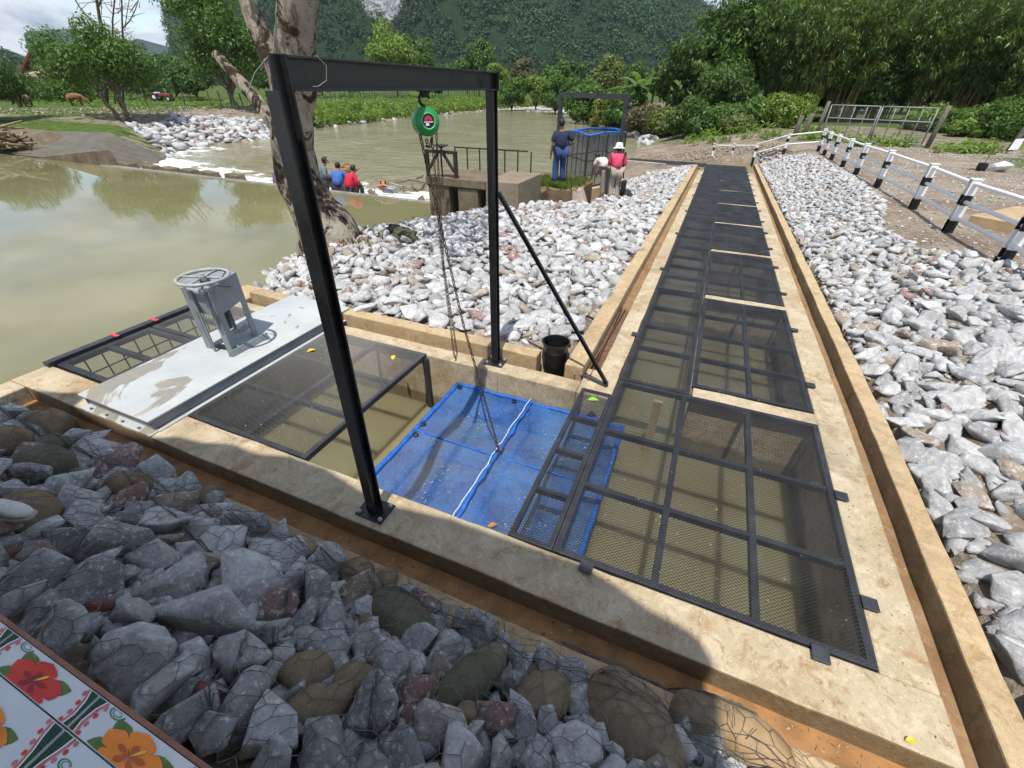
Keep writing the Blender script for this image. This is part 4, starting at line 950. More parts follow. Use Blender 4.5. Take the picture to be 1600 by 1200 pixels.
    # loose steel box lid and bars under the stand
    mb = MB(); mb.bar((X0 + .1, Y0 + .06, .142), (X1 + .02, Y0 + .10, .142), .05, .03); mb.build('foot_bar', M['blackpaint'], t)
    mb = MB(); mb.add([(X1 - .03, Y0 - .03, .126), (X1 + .03, Y0 - .02, .126), (X1 + .03, Y1 - .02, .126), (X1 - .03, Y1 - .02, .126), (X1 + .0, Y0 - .03, .19), (X1 + .012, Y0 - .03, .19), (X1 + .012, Y1 - .02, .19), (X1, Y1 - .02, .19)], [(3, 2, 1, 0), (4, 5, 6, 7), (0, 1, 5, 4), (1, 2, 6, 5), (2, 3, 7, 6), (3, 0, 4, 7)]); mb.build('foot_plate', M['grey_steel'], t, bevel=.01)
sluice()
# ---------------------------------------------------------------- bucket, rusty bars, leaves and small things
def bucket():
    b = at(866, 574, -.10); t = thing('bucket', 'black plastic bucket standing at the corner of the concrete kerbs', 'bucket', b)
    mb = MB(); h = .33; mb.lathe([(0, .004), (.105, .0), (.112, .01), (.137, h - .02), (.150, h - .02), (.150, h), (.140, h), (.134, h - .03), (.106, .015), (0, .012)], b, n=32)
    mb.build('body', m_plain('black_plastic', (.012, .012, .013), .3, .2, 8, 0, .02, .5), t, smooth=False, bevel=.002)
    mb = MB(); mb.torus(b + Vector((0, 0, h - .10)), (0, 0, 1), .130, .004, 32, 6); mb.build('rib', M['blackpaint'], t, smooth=True)
    for s_ in (-1, 1):
        mb = MB(); mb.box(b.x + s_ * .148 - .012, b.x + s_ * .148 + .012, b.y - .02, b.y + .02, b.z + h - .04, b.z + h - .005); mb.build('ear', M['blackpaint'], t, bevel=.003)
    pp = [b + Vector((.155 * math.cos(a), .05 * math.sin(a) - .13 * math.sin(a), h - .03 - .02 * math.sin(a))) for a in np.linspace(0, math.pi, 15)]
    mb = MB(); mb.tube(pp, .004, 6); mb.build('handle', M['galv'], t, smooth=True)
bucket()
def bars():
    for i, (p, q, nm, lb) in enumerate((((905, 588), (972, 478), 'channel_bar', 'rusty steel channel bar lying in the gutter against the left kerb'), ((925, 597), (978, 476), 'angle_bar', 'rusty steel angle bar lying beside the channel bar, nearer the covers'))):
        a, b = at(*p, .0), at(*q, -.03); a.z = -.035; b.z = zk(b.y) - .035
        mb = MB(); w_ = .055
        mb.prism([(-w_, -.03), (w_, -.03), (w_, .035), (w_ - .008, .035), (w_ - .008, -.022), (-w_ + .008, -.022), (-w_ + .008, .035), (-w_, .035)] if i == 0 else [(-.045, -.03), (.045, -.03), (.045, -.022), (-.037, -.022), (-.037, .05), (-.045, .05)], a, b)
        tag(mb.build(nm, M['rust'], loc=a), lb, 'steel bar')
bars()
def leaf(px, py, z, L, c, label, rot):
    p = at(px, py, z); mb = MB(); u = Vector((math.cos(rot), math.sin(rot), 0)); v = Vector((-u.y, u.x, 0)); pr = []
    n = 7
    for i in range(n):
        s_ = i / (n - 1); w_ = math.sin(math.pi * s_ ** .8) * L * .26; pr.append((p + u * L * (s_ - .5) + Vector((0, 0, .012 * math.sin(3 * s_) + .004)), w_))
    vs = []
    for c_, w_ in pr: vs += [c_ + v * w_ + Vector((0, 0, w_ * .25)), c_, c_ - v * w_ + Vector((0, 0, w_ * .25))]
    fs = []
    for i in range(n - 1):
        for k in range(2): a = i * 3 + k; fs.append((a, a + 1, a + 4, a + 3))
    mb.add(vs, fs); tag(mb.build('fallen_leaf', m_plain('leaf_' + label.split()[0], c, .5, .15), loc=p), label, 'leaf')
leaf(487, 549, .012, .10, (.75, .5, .02), 'bright yellow fallen leaf on the mesh cover beside the gate plate, left one', .9)
leaf(615, 559, .012, .09, (.78, .52, .02), 'bright yellow fallen leaf on the mesh cover, near its open right edge', 2.0)
leaf(927, 626, .02, .11, (.22, .5, .03), 'green leaf on the narrow mesh flap', .3)
leaf(1422, 1158, .004, .05, (.65, .5, .03), 'small yellow fallen leaf on the concrete at the bottom right corner', .4)
leaf(483, 893, .18, .06, (.30, .13, .05), 'curled brown leaf on a gabion stone', 1.1)
leaf(770, 822, -.30, .08, (.36, .17, .07), 'dry brown leaf lying on the blue net', .7)
def litter(name, region, n, zf, smin, smax, mat, seed):
    r = np.random.default_rng(seed); Q = []
    while len(Q) < n:
        x, y = r.uniform(region[0], region[1]), r.uniform(region[2], region[3]); a = r.uniform(0, 6.28); L = r.uniform(smin, smax); w_ = L * r.uniform(.1, .4); z = zf(x, y)
        u = np.array([math.cos(a), math.sin(a), r.normal() * .2]); v = np.array([-math.sin(a), math.cos(a), r.normal() * .2]); c = np.array([x, y, z])
        Q.append([c - u * L / 2, c + v * w_ / 2, c + u * L / 2, c - v * w_ / 2])
    tag(quads_np(name, np.array(Q), mat, rnd=r.random(n)), kind='stuff')
M['litter'] = m_leaf('dry_bits', (.10, .06, .03), (.45, .38, .26), .0, .9)
litter('leaf_litter', (-2.0, -.3, 1.75, 3.36), 1200, lambda x, y: -.335 + .025 * math.sin(x * 7), .008, .026, m_leaf('pale_bits', (.16, .11, .07), (.60, .52, .40), .0, .9), 1)
litter('leaf_litter', (-3.75, -2.5, 1.7, 3.4), 260, lambda x, y: .018, .006, .02, M['litter'], 2)
litter('leaf_litter', (-.3, 1.3, 1.7, 6), 420, lambda x, y: zk(y) + .018, .006, .02, M['litter'], 3)
litter('leaf_litter', (-5.6, 1.6, 1.17, 1.33), 500, lambda x, y: -.160, .01, .035, M['litter'], 4)
litter('leaf_litter', (-5.6, 1.66, 1.34, 1.65), 260, lambda x, y: .003, .006, .02, M['litter'], 5)
litter('leaf_litter', (1.40, 1.73, 1.4, 9), 300, lambda x, y: zk(y) + .003 if x < 1.67 else zk(y) - .095, .006, .022, M['litter'], 6)
litter('leaf_litter', (-.74, -.42, 3.7, 14), 400, lambda x, y: zk(y) + .003 if x > -.62 else zk(y) - .095, .008, .03, M['litter'], 7)
# ---------------------------------------------------------------- tiled ledge and shoe at the lower left
def ledge():
    z = 1.78; t = thing('tiled_ledge', 'tiled parapet ledge with hibiscus flower tiles and terracotta edging, bottom left corner', 'ledge', (-1.5, -.1, .9))
    mb = MB(); mb.box(-3.2, .9, -.30, .010, .88, z - .006); mb.build('body', M['conc_grey'], t)
    mb = MB(); mb.box(-3.2, .9, .0105, .0165, z - .05, z + .0008); mb.build('edging', m_plain('terracotta', (.27, .12, .075), .6, .3, 30, 0, .1), t, bevel=.002)
    T = .203; wt_ = m_plain('white_glaze', (.60, .61, .60), .12, .06, 20, 0, 0, .6); S = .43      # S: tiles seen are long along the ledge
    red, dred, org, dor, yel = [m_plain(n, c, .15, .25, 30) for n, c in (('glaze_red', (.62, .045, .02)), ('glaze_deep_red', (.30, .02, .02)), ('glaze_orange', (.85, .24, .02)), ('glaze_rust', (.45, .10, .015)), ('glaze_yellow', (.85, .45, .05)))]
    grn, dgr, pin, teal = [m_plain(n, c, .15, .3, 60) for n, c in (('glaze_leaf_green', (.10, .17, .03)), ('glaze_dark_green', (.015, .05, .015)), ('glaze_pink', (.55, .16, .16)), ('glaze_scroll_green', (.07, .19, .10)))]
    def poly(par, nm, pts, m, h):
        mb = MB(); mb.add([(x, y, z + h) for x, y in pts], [tuple(range(len(pts)))]); mb.build(nm, m, par)
    rows = [(-.028, .0098, S), (-.028 - .0885, -.0297, S), (-.21, -.1185, S)]
    x00 = -.585 - 3 * T
    cnt = 0
    for ri, (ya, yb, sq) in enumerate(rows):
        for k in range(7):
            xa, xb = x00 + k * T + .0008, x00 + (k + 1) * T - .0008
            if xb < -1.15 or xa > -.2: continue
            mb = MB(); mb.box(xa, xb, ya, yb, z - .006, z); tl = mb.build('tile', wt_, t)
            xc = (xa + xb) / 2; yc = ya + (.0885 / 2 if ri else .012); inside = lambda x, y: (min(max(x, xa + .001), xb - .001), min(max(y, ya + .001), yb - .001))
            def Pm(u, v): return inside(xc + u * T, yc + v * T * S)
            def petal(cu, cv, ang, L, W, m, h):
                pts = []
                for s_ in np.linspace(0, 1, 9): pts.append((s_, W * math.sin(math.pi * s_ ** 1.5) * (1 + .1 * math.sin(9 * s_))))
                full = [(L * s_, w_) for s_, w_ in pts] + [(L * s_, -w_) for s_, w_ in reversed(pts[1:-1])]
                poly(tl, 'petal', [Pm(cu + a * math.cos(ang) - b * math.sin(ang), cv + a * math.sin(ang) + b * math.cos(ang)) for a, b in full], m, h)
            c1, c2 = (red, dred) if (k + ri) % 2 == 0 else (org, dor)
            for sgn in (1,):
                for a in (.5, 2.4, 3.5): petal(0, 0, a, .34, .085, grn, .0003 + .0001 * a)
                for q in range(5):
                    a = .3 + q * 1.2566; petal(0, 0, a, .27, .12, c1, .0010 + .00012 * q); petal(0, 0, a, .13, .03, c2, .0018)
                petal(0, 0, 1.1, .17, .014, yel, .0022)
            # scrolls
            for (cu, cv, s0) in ((.27, -.30, 1), (-.30, .26, -1), (-.28, -.33, 1)):
                for rr in (.05, .085):
                    ring = [(cu + rr * (1 - i / 30) * math.cos(i * .36 * s0), cv + rr * (1 - i / 30) * math.sin(i * .36 * s0)) for i in range(18)]
                    out = [Pm(a, b) for a, b in ring] + [Pm(cu + (a - cu) * .78, cv + (b - cv) * .78) for a, b in reversed(ring)]
                    poly(tl, 'scroll', out, teal, .0004)
            # ornamental band across the tile joint
            for s0 in (-1, 1):
                for u0, u1, m, h in ((.5, .405, pin, .0005), (.495, .425, M['white'], .0007), (.49, .435, dgr, .0009)):
                    a = [(s0 * (u0 + .0 * v), v) for v in np.linspace(-.5, .5, 7)]; b = [(s0 * (u1 + .03 * math.cos(v * 6.28)), v) for v in np.linspace(.5, -.5, 7)]
                    poly(tl, 'band', [Pm(x, y) for x, y in a + b], m, h)
                for i in range(9):
                    v = -.45 + i * .1125; u = s0 * (.385 + .03 * math.cos(v * 6.28)); poly(tl, 'bead', [Pm(u + .016 * math.cos(q), v + .035 * math.sin(q)) for q in np.linspace(0, 5.5, 7)], red if i % 2 else pin, .0006)
ledge()
def shoe():
    p = at(18, 800, .62); t = thing('shoe', 'white canvas sneaker toe resting on the gabion stones at the left edge', 'shoe', p)
    d = Vector((.86, .30, -.06)).normalized(); s_ = Vector((-.33, .94, 0)).normalized()
    def loft(nm, secs, m, parent=t):
        mb = MB(); n = 14; o = len(mb.v)
        for (f, w_, z0, z1, pw) in secs:
            for k in range(n):
                a = 2 * math.pi * k / n; cx, cz = math.cos(a), math.sin(a)
                mb.v.append(tuple(p + d * f + s_ * w_ * math.copysign(abs(cx) ** pw, cx) + Vector((0, 0, (z0 + z1) / 2 + (z1 - z0) / 2 * math.copysign(abs(cz) ** pw, cz)))))
        for i in range(len(secs) - 1):
            for k in range(n): mb.f.append((i * n + k, i * n + (k + 1) % n, (i + 1) * n + (k + 1) % n, (i + 1) * n + k)); mb.mi.append(0)
        mb.f.append(tuple(reversed(range(n)))); mb.mi.append(0); e = (len(secs) - 1) * n; mb.f.append(tuple(e + k for k in range(n))); mb.mi.append(0)
        return mb.build(nm, m, parent, smooth=True)
    loft('sole', [(-.22, .036, -.03, -.005, .5), (-.1, .038, -.03, -.005, .5), (0, .046, -.03, -.005, .5), (.06, .044, -.03, -.004, .5), (.095, .032, -.028, -.004, .6), (.108, .012, -.024, -.006, .8)], m_plain('shoe_sole', (.42, .40, .34), .7, .2, 20))
    loft('upper', [(-.22, .032, -.01, .085, .8), (-.1, .035, -.01, .085, .8), (-.03, .040, -.01, .068, .8), (.03, .043, -.01, .045, .75), (.07, .037, -.008, .032, .8), (.096, .022, -.008, .018, .9), (.104, .006, -.004, .008, 1)], m_plain('shoe_canvas', (.62, .60, .56), .85, .15, 25, 0, .2))
    for i in range(4):
        mb = MB(); f = -.06 + i * .022; zz = .083 - i * .012; mb.tube([p + d * f + s_ * -.02 + Vector((0, 0, zz - .006)), p + d * (f + .008) + Vector((0, 0, zz + .003)), p + d * f + s_ * .02 + Vector((0, 0, zz - .006))], .0035, 6); mb.build('lace', M['white'], t, smooth=True)
shoe()
# ---------------------------------------------------------------- weir, sluice bridge, walls
def weir():
    t = thing('weir', 'low concrete weir crest running across the river with dark baffle blocks', 'weir', (-15, YW, WP))
    mb = MB(); mb.box(-25.2, -5.4, YW - .02, YW + .20, -2, WP + .03); mb.build('crest', m_concrete('crest_concrete', (.16, .155, .14), (.26, .25, .23), (.2, .16, .1), .3), t, bevel=.02)
    for i, px in enumerate((203, 237, 266, 295, 325, 363)):
        p = at(px, 262, WP); p.y = YW + .45; p.x = aty(px, 262, p.y).x; s_ = .42
        mb = MB(); mb.hexa([(p.x - s_, p.y - .25, WP - .5), (p.x + s_, p.y - .25, WP - .5), (p.x + s_, p.y + .3, WP - .5), (p.x - s_, p.y + .3, WP - .5), (p.x - s_ * .8, p.y - .2, WP + .17), (p.x + s_ * .7, p.y - .2, WP + .13), (p.x + s_ * .7, p.y + .2, WP + .12), (p.x - s_ * .8, p.y + .2, WP + .16)])
        mb.build('baffle_block', M['conc_dark'], t, bevel=.03)
    x0, x1 = at(84, 247, WP).x, at(204, 257, WP).x
    mb = MB(); mb.hexa([(x0, YW + .02, -1.2), (x1, YW + .02, -1.2), (x1, YW + .4, -1.2), (x0, YW + .4, -1.2), (x0, YW + .04, WP + .12), (x1 - .3, YW + .04, WP + .62), (x1 - .3, YW + .36, WP + .62), (x0, YW + .36, WP + .12)]); mb.build('wing_wall', M['conc_dark'], t, bevel=.02)
weir()
ap = MB(); xs_ = np.linspace(-37.5, -25.2, 22); ys_ = np.linspace(YW + .42, 16.9, 14)
for j, y0_ in enumerate(ys_):
    for i, x in enumerate(xs_):
        y = y0_ + (j / 13) * 1.6 * (i / 21) ** 2; ap.v.append((x + (y - 13) * -.75, y, gz(x + (y - 13) * -.75, y) + .05))
for j in range(13):
    for i in range(21): a = j * 22 + i; ap.f.append((a, a + 1, a + 23, a + 22)); ap.mi.append(0)
tag(ap.build('concrete_apron', m_concrete('apron_concrete', (.085, .078, .066), (.14, .13, .11), (.20, .15, .10), .3), smooth=True), kind='structure')
def bridge():
    t = thing('sluice_bridge', 'weathered concrete sluice bridge with piers and rusty railing at the end of the weir', 'bridge', (-6, 11.6, .4))
    D = M['conc_dark']
    mb = MB(); mb.box(-7.08, -6.44, 10.9, 12.35, -2, .22); mb.build('pier', D, t, bevel=.015)
    mb = MB(); mb.box(-6.17, -5.58, 10.9, 12.35, -2, .20); mb.build('pier', D, t, bevel=.015)
    mb = MB(); mb.box(-7.12, -5.34, 10.86, 12.4, .225, .43); mb.build('deck', D, t, bevel=.015)
    mb = MB(); mb.box(-5.335, -4.42, 10.88, 12.6, -1.5, .455); mb.build('abutment', m_concrete('stained_concrete', (.17, .14, .10), (.26, .215, .155), (.25, .15, .07), .5), t, bevel=.02)
    mb = MB(); mb.hexa([(-5.58, 11.6, -1.4), (-5.34, 11.6, -1.4), (-5.34, 12.3, -1.4), (-5.58, 12.3, -1.4), (-5.58, 11.6, -.30), (-5.34, 11.6, -.1), (-5.34, 12.3, -.1), (-5.58, 12.3, -.30)]); mb.build('sill', D, t)
    rl = MB(); z0, z1 = .43, .98; xa, xb = -7.05, -4.72
    rl.bar((xa, 12.42, z1), (xb - .1, 12.52, z1), .04, .035)
    rail = rl.build('railing', M['rail_rust'], t)
    for x in np.linspace(xa, xb, 7):
        mb = MB(); mb.bar((x, 12.42 + .1 * (x - xa) / (xb - xa), z0 - .1), (x, 12.42 + .1 * (x - xa) / (xb - xa), z1), .03, .03, (0, 1, 0)); mb.build('rail_post', M['rail_rust'], rail)
    f = MB()
    for x in (-7.05, -6.2): f.bar((x, 10.92, .2), (x, 10.92, 1.0), .085, .085, (0, 1, 0))
    f.bar((-7.095, 10.92, 1.03), (-6.155, 10.92, 1.03), .09, .07); f.bar((-7.0, 10.92, .62), (-6.72, 10.92, .99), .06, .06); f.bar((-6.25, 10.92, .58), (-6.55, 10.92, .99), .06, .06)
    f.build('gate_frame', M['rail_rust'], t)
    mb = MB(); mb.lathe([(0, 1.06), (.02, 1.06), (.03, 1.12), (.16, 1.17), (.19, 1.17), (.19, 1.19), (.0, 1.18)], (-6.6, 10.92, 0), n=16); mb.tube([(-6.62, 10.92, .4), (-6.62, 10.92, 1.06)], .025, 8); mb.build('gate_wheel', M['rail_rust'], t)
    mb = MB(); mb.box(-5.33, -3.5, 13.15, 15.0, -1.4, -.02); mb.box(-5.335, -4.42, 12.605, 13.145, -1.4, -.05); mb.build('earth_pad', m_concrete('mossy_concrete', (.13, .10, .06), (.21, .16, .09), (.20, .11, .05), .5), t, bevel=.03)
    mb = MB(); mb.hexa([(-3.52, 13.0, -.75), (-3.05, 13.2, -.75), (-3.2, 13.9, -.75), (-3.6, 13.7, -.75), (-3.66, 13.1, .06), (-3.42, 13.2, .0), (-3.5, 13.8, .0), (-3.7, 13.7, .06)]); mb.build('wing_wall', m_concrete('pinkish_concrete', (.38, .30, .24), (.47, .38, .31), (.3, .18, .1), .3), t, bevel=.03)
bridge()
def walls():
    pts = [at(898, 299, -.42), at(945, 290, -.42), at(982, 279, -.45), at(1064, 262, -.55)]
    mb = MB()
    for a, b in zip(pts[:-1], pts[1:]): mb.bar(Vector((a.x, a.y, a.z - .45)), Vector((b.x, b.y, b.z - .45)), .2, .9)
    tag(mb.build('channel_wall', M['conc_kerb'], loc=pts[0]), 'sandy concrete wall of the outlet channel below the far net cage', 'wall')
    a, b = at(976, 250, -.35), at(1040, 256, -.40); mb = MB(); mb.bar(Vector((a.x, a.y, -.75)), Vector((b.x, b.y, -.8)), .25, .8); mb.bar(Vector((a.x, a.y - .6, -.98)), Vector((b.x - .6, b.y - 1.0, -.98)), 1.0, .2)
    tag(mb.build('outlet_wall', M['conc_grey'], loc=a), 'low grey concrete wall of the outlet beyond the people', 'wall')
walls()
def grass_tuft(name, pts, h, n, mat, seed, w_=.006, label=None):
    r = np.random.default_rng(seed); Q = []
    for x, y, z in pts:
        for _ in range(n):
            a = r.uniform(0, 6.28); L = h * r.uniform(.5, 1.2); bx, by = x + r.normal() * h * .35, y + r.normal() * h * .35; lean = r.uniform(.1, .6) * L
            u = np.array([math.cos(a), math.sin(a), 0]); v = np.array([-u[1], u[0], 0]) * w_ * r.uniform(.7, 1.6); c = np.array([bx, by, z])
            m = c + u * lean * .35 + np.array([0, 0, L * .6]); e = c + u * lean + np.array([0, 0, L * .95])
            Q.append([c - v, c + v, m + v * .8, m - v * .8]); Q.append([m - v * .8, m + v * .8, e + v * .1, e - v * .1])
    o = quads_np(name, np.array(Q), mat, rnd=np.repeat(r.random(len(Q) // 2), 2)); return tag(o, kind='stuff')
M['grass'] = m_leaf('grass_blades', (.05, .085, .012), (.15, .19, .035), .3, .6)
r_ = np.random.default_rng(2)
grass_tuft('pad_grass', [(r_.uniform(-5.3, -3.55), r_.uniform(13.1, 14.9), -.02) for _ in range(230)], .16, 16, M['grass'], 3, .007)
# ---------------------------------------------------------------- second gantry and its net cage
def far_gantry():
    a, b = aty(977, 262, 16.2), aty(877, 262, 17.0); zt = aty(980, 150, 16.2).z; ta, tb = aty(980, 150, 16.2), aty(877, 147, 17.0)
    t = thing('far_gantry', 'dark grey steel goalpost gantry standing over the far net cage', 'gantry', (b.x, b.y, -.6))
    for p in (a, b):
        q = ta if p is a else tb
        mb = MB(); mb.bar((q.x, q.y, -.8), (q.x, q.y, q.z), .13, .13, (0, 1, 0)); mb.build('post', M['frame'], t)
    mb = MB(); mb.bar((tb.x - .05, tb.y, tb.z - .02), (ta.x + .08, ta.y, ta.z - .02), .12, .14); mb.build('beam', M['frame'], t)
    mb = MB(); mb.lathe([(0, -.05), (.09, -.05), (.10, 0), (.09, .05), (0, .05)], (ta.x + .14, ta.y, ta.z - .25), (1, 0, 0), 14); mb.build('winch', M['frame'], t)
    C0, C1, C3 = at(912, 294, -.45), at(968, 283, -.45), at(884, 281, -.45); C1.z = C3.z = -.45; C2 = C1 + C3 - C0
    c = thing('far_net_cage', 'grey netted fish cage with bright blue rim hanging under the far gantry', 'net cage', C0)
    zt = 1.16; CC = [C0, C1, C2, C3]; up = Vector((0, 0, zt + .45))
    gn = NT('grey_net'); n = gn.noise(2, 5, .6); gn.fin(gn.mix(n, (.06, .065, .07), (.12, .125, .13)), .7, alpha=.5)
    for i in range(4):
        p, q = CC[i], CC[(i + 1) % 4]; mb = MB(); mb.add([p, q, q + up, p + up], [(0, 1, 2, 3)]); mb.build('net', gn.m, c)
        for u, r in ((0, .03), (.27, .014), (.5, .02), (.75, .014)):
            s_ = p.lerp(q, u); mb = MB(); mb.tube([s_, s_ + up], r, 6); mb.build('upright', M['black'], c)
        mb = MB(); mb.tube([p + up * .52, q + up * .52], .018, 6); mb.tube([p + Vector((0, 0, .02)), q + Vector((0, 0, .02))], .022, 6); mb.build('cross_bar', M['black'], c)
        m_ = p.lerp(q, .5); mb = MB(); mb.tube([p + up + Vector((0, 0, -.02)), m_ + up * 1.0 + Vector((0, 0, .035)), q + up + Vector((0, 0, -.02))], .035, 8); mb.build('rim', M['bluerope'], c, smooth=True)
    ctr = (C0 + C2) / 2; mb = MB(); mb.add([C0 + up * .97, C1 + up * .97, C2 + up * .97, C3 + up * .97, ctr + up * .62 + Vector((-.25, -.2, 0)), ctr + up * .62 + Vector((.25, -.2, 0)), ctr + up * .62 + Vector((.25, .2, 0)), ctr + up * .62 + Vector((-.25, .2, 0))], [(0, 1, 5, 4), (1, 2, 6, 5), (2, 3, 7, 6), (3, 0, 4, 7)]); mb.build('funnel_net', gn.m, c)
far_gantry()
# ---------------------------------------------------------------- striped railing on the right bank
def stripe_post(parent, b, h, s=.125, ang=0):
    mb = MB(); ca, sa = math.cos(ang), math.sin(ang)
    bands = [(-.25, .21, 1), (.21, .46, 0), (.46, .62, 1), (.62, h, 0)] if h > .75 else [(-.25, .2 * h, 1), (.2 * h, h, 0)]
    for z0, z1, mi in bands:
        prof = [(x * ca - y * sa, x * sa + y * ca) for x, y in ibeam(s, s * 1.05, .016, .014)]
        n = len(prof); v = [(b.x + x, b.y + y, b.z + z) for z in (z0, z1) for x, y in prof]
        mb.add(v, [(i, (i + 1) % n, n + (i + 1) % n, n + i) for i in range(n)] + [tuple(reversed(range(n))), tuple(range(n, 2 * n))], mi)
    mb.add([(b.x + x * ca - y * sa, b.y + x * sa + y * ca, b.z + h + .002 + zz) for zz in (0, .012) for x, y in ((-.075, -.075), (.075, -.075), (.075, .075), (-.075, .075))], [(3, 2, 1, 0), (4, 5, 6, 7), (0, 1, 5, 4), (1, 2, 6, 5), (2, 3, 7, 6), (3, 0, 4, 7)], 0)
    return mb.build('post', [M['white'], M['blackpaint']], parent)
def railing():
    base = [on(*p) for p in ((1700, 500), (1558, 412), (1478, 363), (1424, 327), (1370, 293), (1340, 274), (1316, 261), (1299, 250), (1286, 243), (1276, 236))]
    # straighten: least-squares line, spacing kept
    xs_ = np.array([p.x for p in base]); ys_ = np.array([p.y for p in base]); k, c = np.polyfit(ys_[1:], xs_[1:], 1)
    base = [Vector((k * p.y + c, p.y, gz(k * p.y + c, p.y))) for p in base]
    b0 = base[1].copy(); base[0] = Vector((k * (b0.y - 2.0) + c, b0.y - 2.0, gz(k * (b0.y - 2) + c, b0.y - 2)))
    t = thing('striped_railing', 'white railing with black banded posts along the top of the right bank', 'railing', base[4])
    H_ = .86
    for b in base: stripe_post(t, b, H_)
    for f in (.93, .60, .30):
        mb = MB(); mb.tube([b + Vector((0, 0, H_ * f)) for b in base], .031, 8); mb.build('rail', M['white'], t, smooth=True)
    e = base[-1]
    pts = [e, on(1223, 243), on(1176, 252)]; pts[2].z = zk(25) + .1
    t2 = thing('side_railing', 'white railing stepping down from the bank corner to the end of the ladder', 'railing', pts[1])
    for b in pts[1:]: stripe_post(t2, b, .80, .11)
    for f in (.93, .45):
        mb = MB(); mb.tube([b + Vector((0, 0, .82 * f)) for b in pts], .03, 8); mb.build('rail', M['white'], t2, smooth=True)
    z = zk(26.5) + .02
    p3 = [at(px, 251, z) for px in (1178, 1141, 1111)]
    t3 = thing('end_railing', 'low white railing closing the far end of the mesh walkway', 'railing', p3[1])
    for b in p3: stripe_post(t3, b, .76, .09)
    for f in (.95, .25):
        mb = MB(); mb.tube([b + Vector((0, 0, .74 * f)) for b in p3], .022, 8); mb.build('rail', M['white'], t3, smooth=True)
railing()
def gate():
    A, B = on(1279, 214), on(1441, 231); A.z = min(A.z, .25); t = thing('field_gate', 'galvanised tube and wire mesh double gate between wooden posts on the right bank', 'gate', A)
    h = 1.55; d = B - A; d.z = 0; L = d.length; u = d.normalized()
    A.z = B.z = .2
    for k in range(2):
        p, q = A + u * (L * (.02 + .49 * k)), A + u * (L * (.49 + .49 * k)); fr = MB()
        for a, b in ((p, q), (p + Vector((0, 0, h)), q + Vector((0, 0, h))), (p + Vector((0, 0, h * .62)), q + Vector((0, 0, h * .62))), (p, p + Vector((0, 0, h))), (q, q + Vector((0, 0, h)))): fr.tube([a + Vector((0, 0, .08)), b + Vector((0, 0, .08))], .032, 6)
        for i in range(1, 4): s_ = p.lerp(q, i / 4); fr.tube([s_ + Vector((0, 0, .08)), s_ + Vector((0, 0, h + .08))], .02, 6)
        lf = fr.build('leaf', m_plain('dull_galvanised', (.26, .265, .27), .55, .2, 10), t, smooth=True); w_ = MB(); W = (q - p).length; n = int(W / .11)
        for i in range(-int(h / .11), n):
            for s_ in (1, -1):
                x0 = i * .11; x1 = x0 + h; za, zb = (0, h) if s_ == 1 else (h, 0)
                if x0 < 0: f = -x0 / h; za = za + (zb - za) * f; x0 = 0
                if x1 > W: f = (W - x0) / (x1 - x0) if x1 > x0 else 0; zb = za + (zb - za) * f; x1 = W
                w_.tube([p + u * x0 + Vector((0, 0, .08 + za)), p + u * x1 + Vector((0, 0, .08 + zb))], .003, 3, caps=False)
        w_.build('wire_mesh', M['wire'], lf)
    def wpost(p, h_, r, lb, lean=(0, 0)):
        mb = MB(); mb.tube([(p.x, p.y, p.z - .3), (p.x + lean[0] * .5, p.y + lean[1] * .5, p.z + h_ * .5), (p.x + lean[0], p.y + lean[1], p.z + h_)], [r * 1.1, r, r * .9], 8)
        tag(mb.build('wooden_post', M['wood'], smooth=True, loc=p), lb, 'post', 'old wooden fence posts')
    wpost(B + u * .16, 1.75, .11, 'thick grey wooden post at the right end of the metal gate', (.1, 0)); wpost(A - u * .2, 1.8, .10, 'grey wooden post at the left end of the metal gate', (.12, .1))
    wpost(A - u * .75 + Vector((0, .3, 0)), 1.2, .12, 'short wooden stump left of the gate post', (.1, 0)); wpost(A - u * 1.2 + Vector((0, .3, 0)), 1.1, .12, 'shorter wooden stump, second left of the gate', (.05, 0))
    p = on(1574, 236); wpost(p, 1.5, .12, 'leaning wooden post with a white paper at the right edge', (.35, .1))
    q = on(1574, 240); mb = MB(); mb.hexa([(q.x - .17, q.y - .3, q.z + .15), (q.x + .14, q.y - .3, q.z + .2), (q.x + .14, q.y - .285, q.z + .2), (q.x - .17, q.y - .285, q.z + .15), (q.x - .10, q.y - .25, q.z + .58), (q.x + .20, q.y - .25, q.z + .62), (q.x + .20, q.y - .235, q.z + .62), (q.x - .10, q.y - .235, q.z + .58)])
    tag(mb.build('paper_sheet', M['white'], loc=q), 'white paper sheet fixed to the leaning wooden post', 'sheet')
gate()
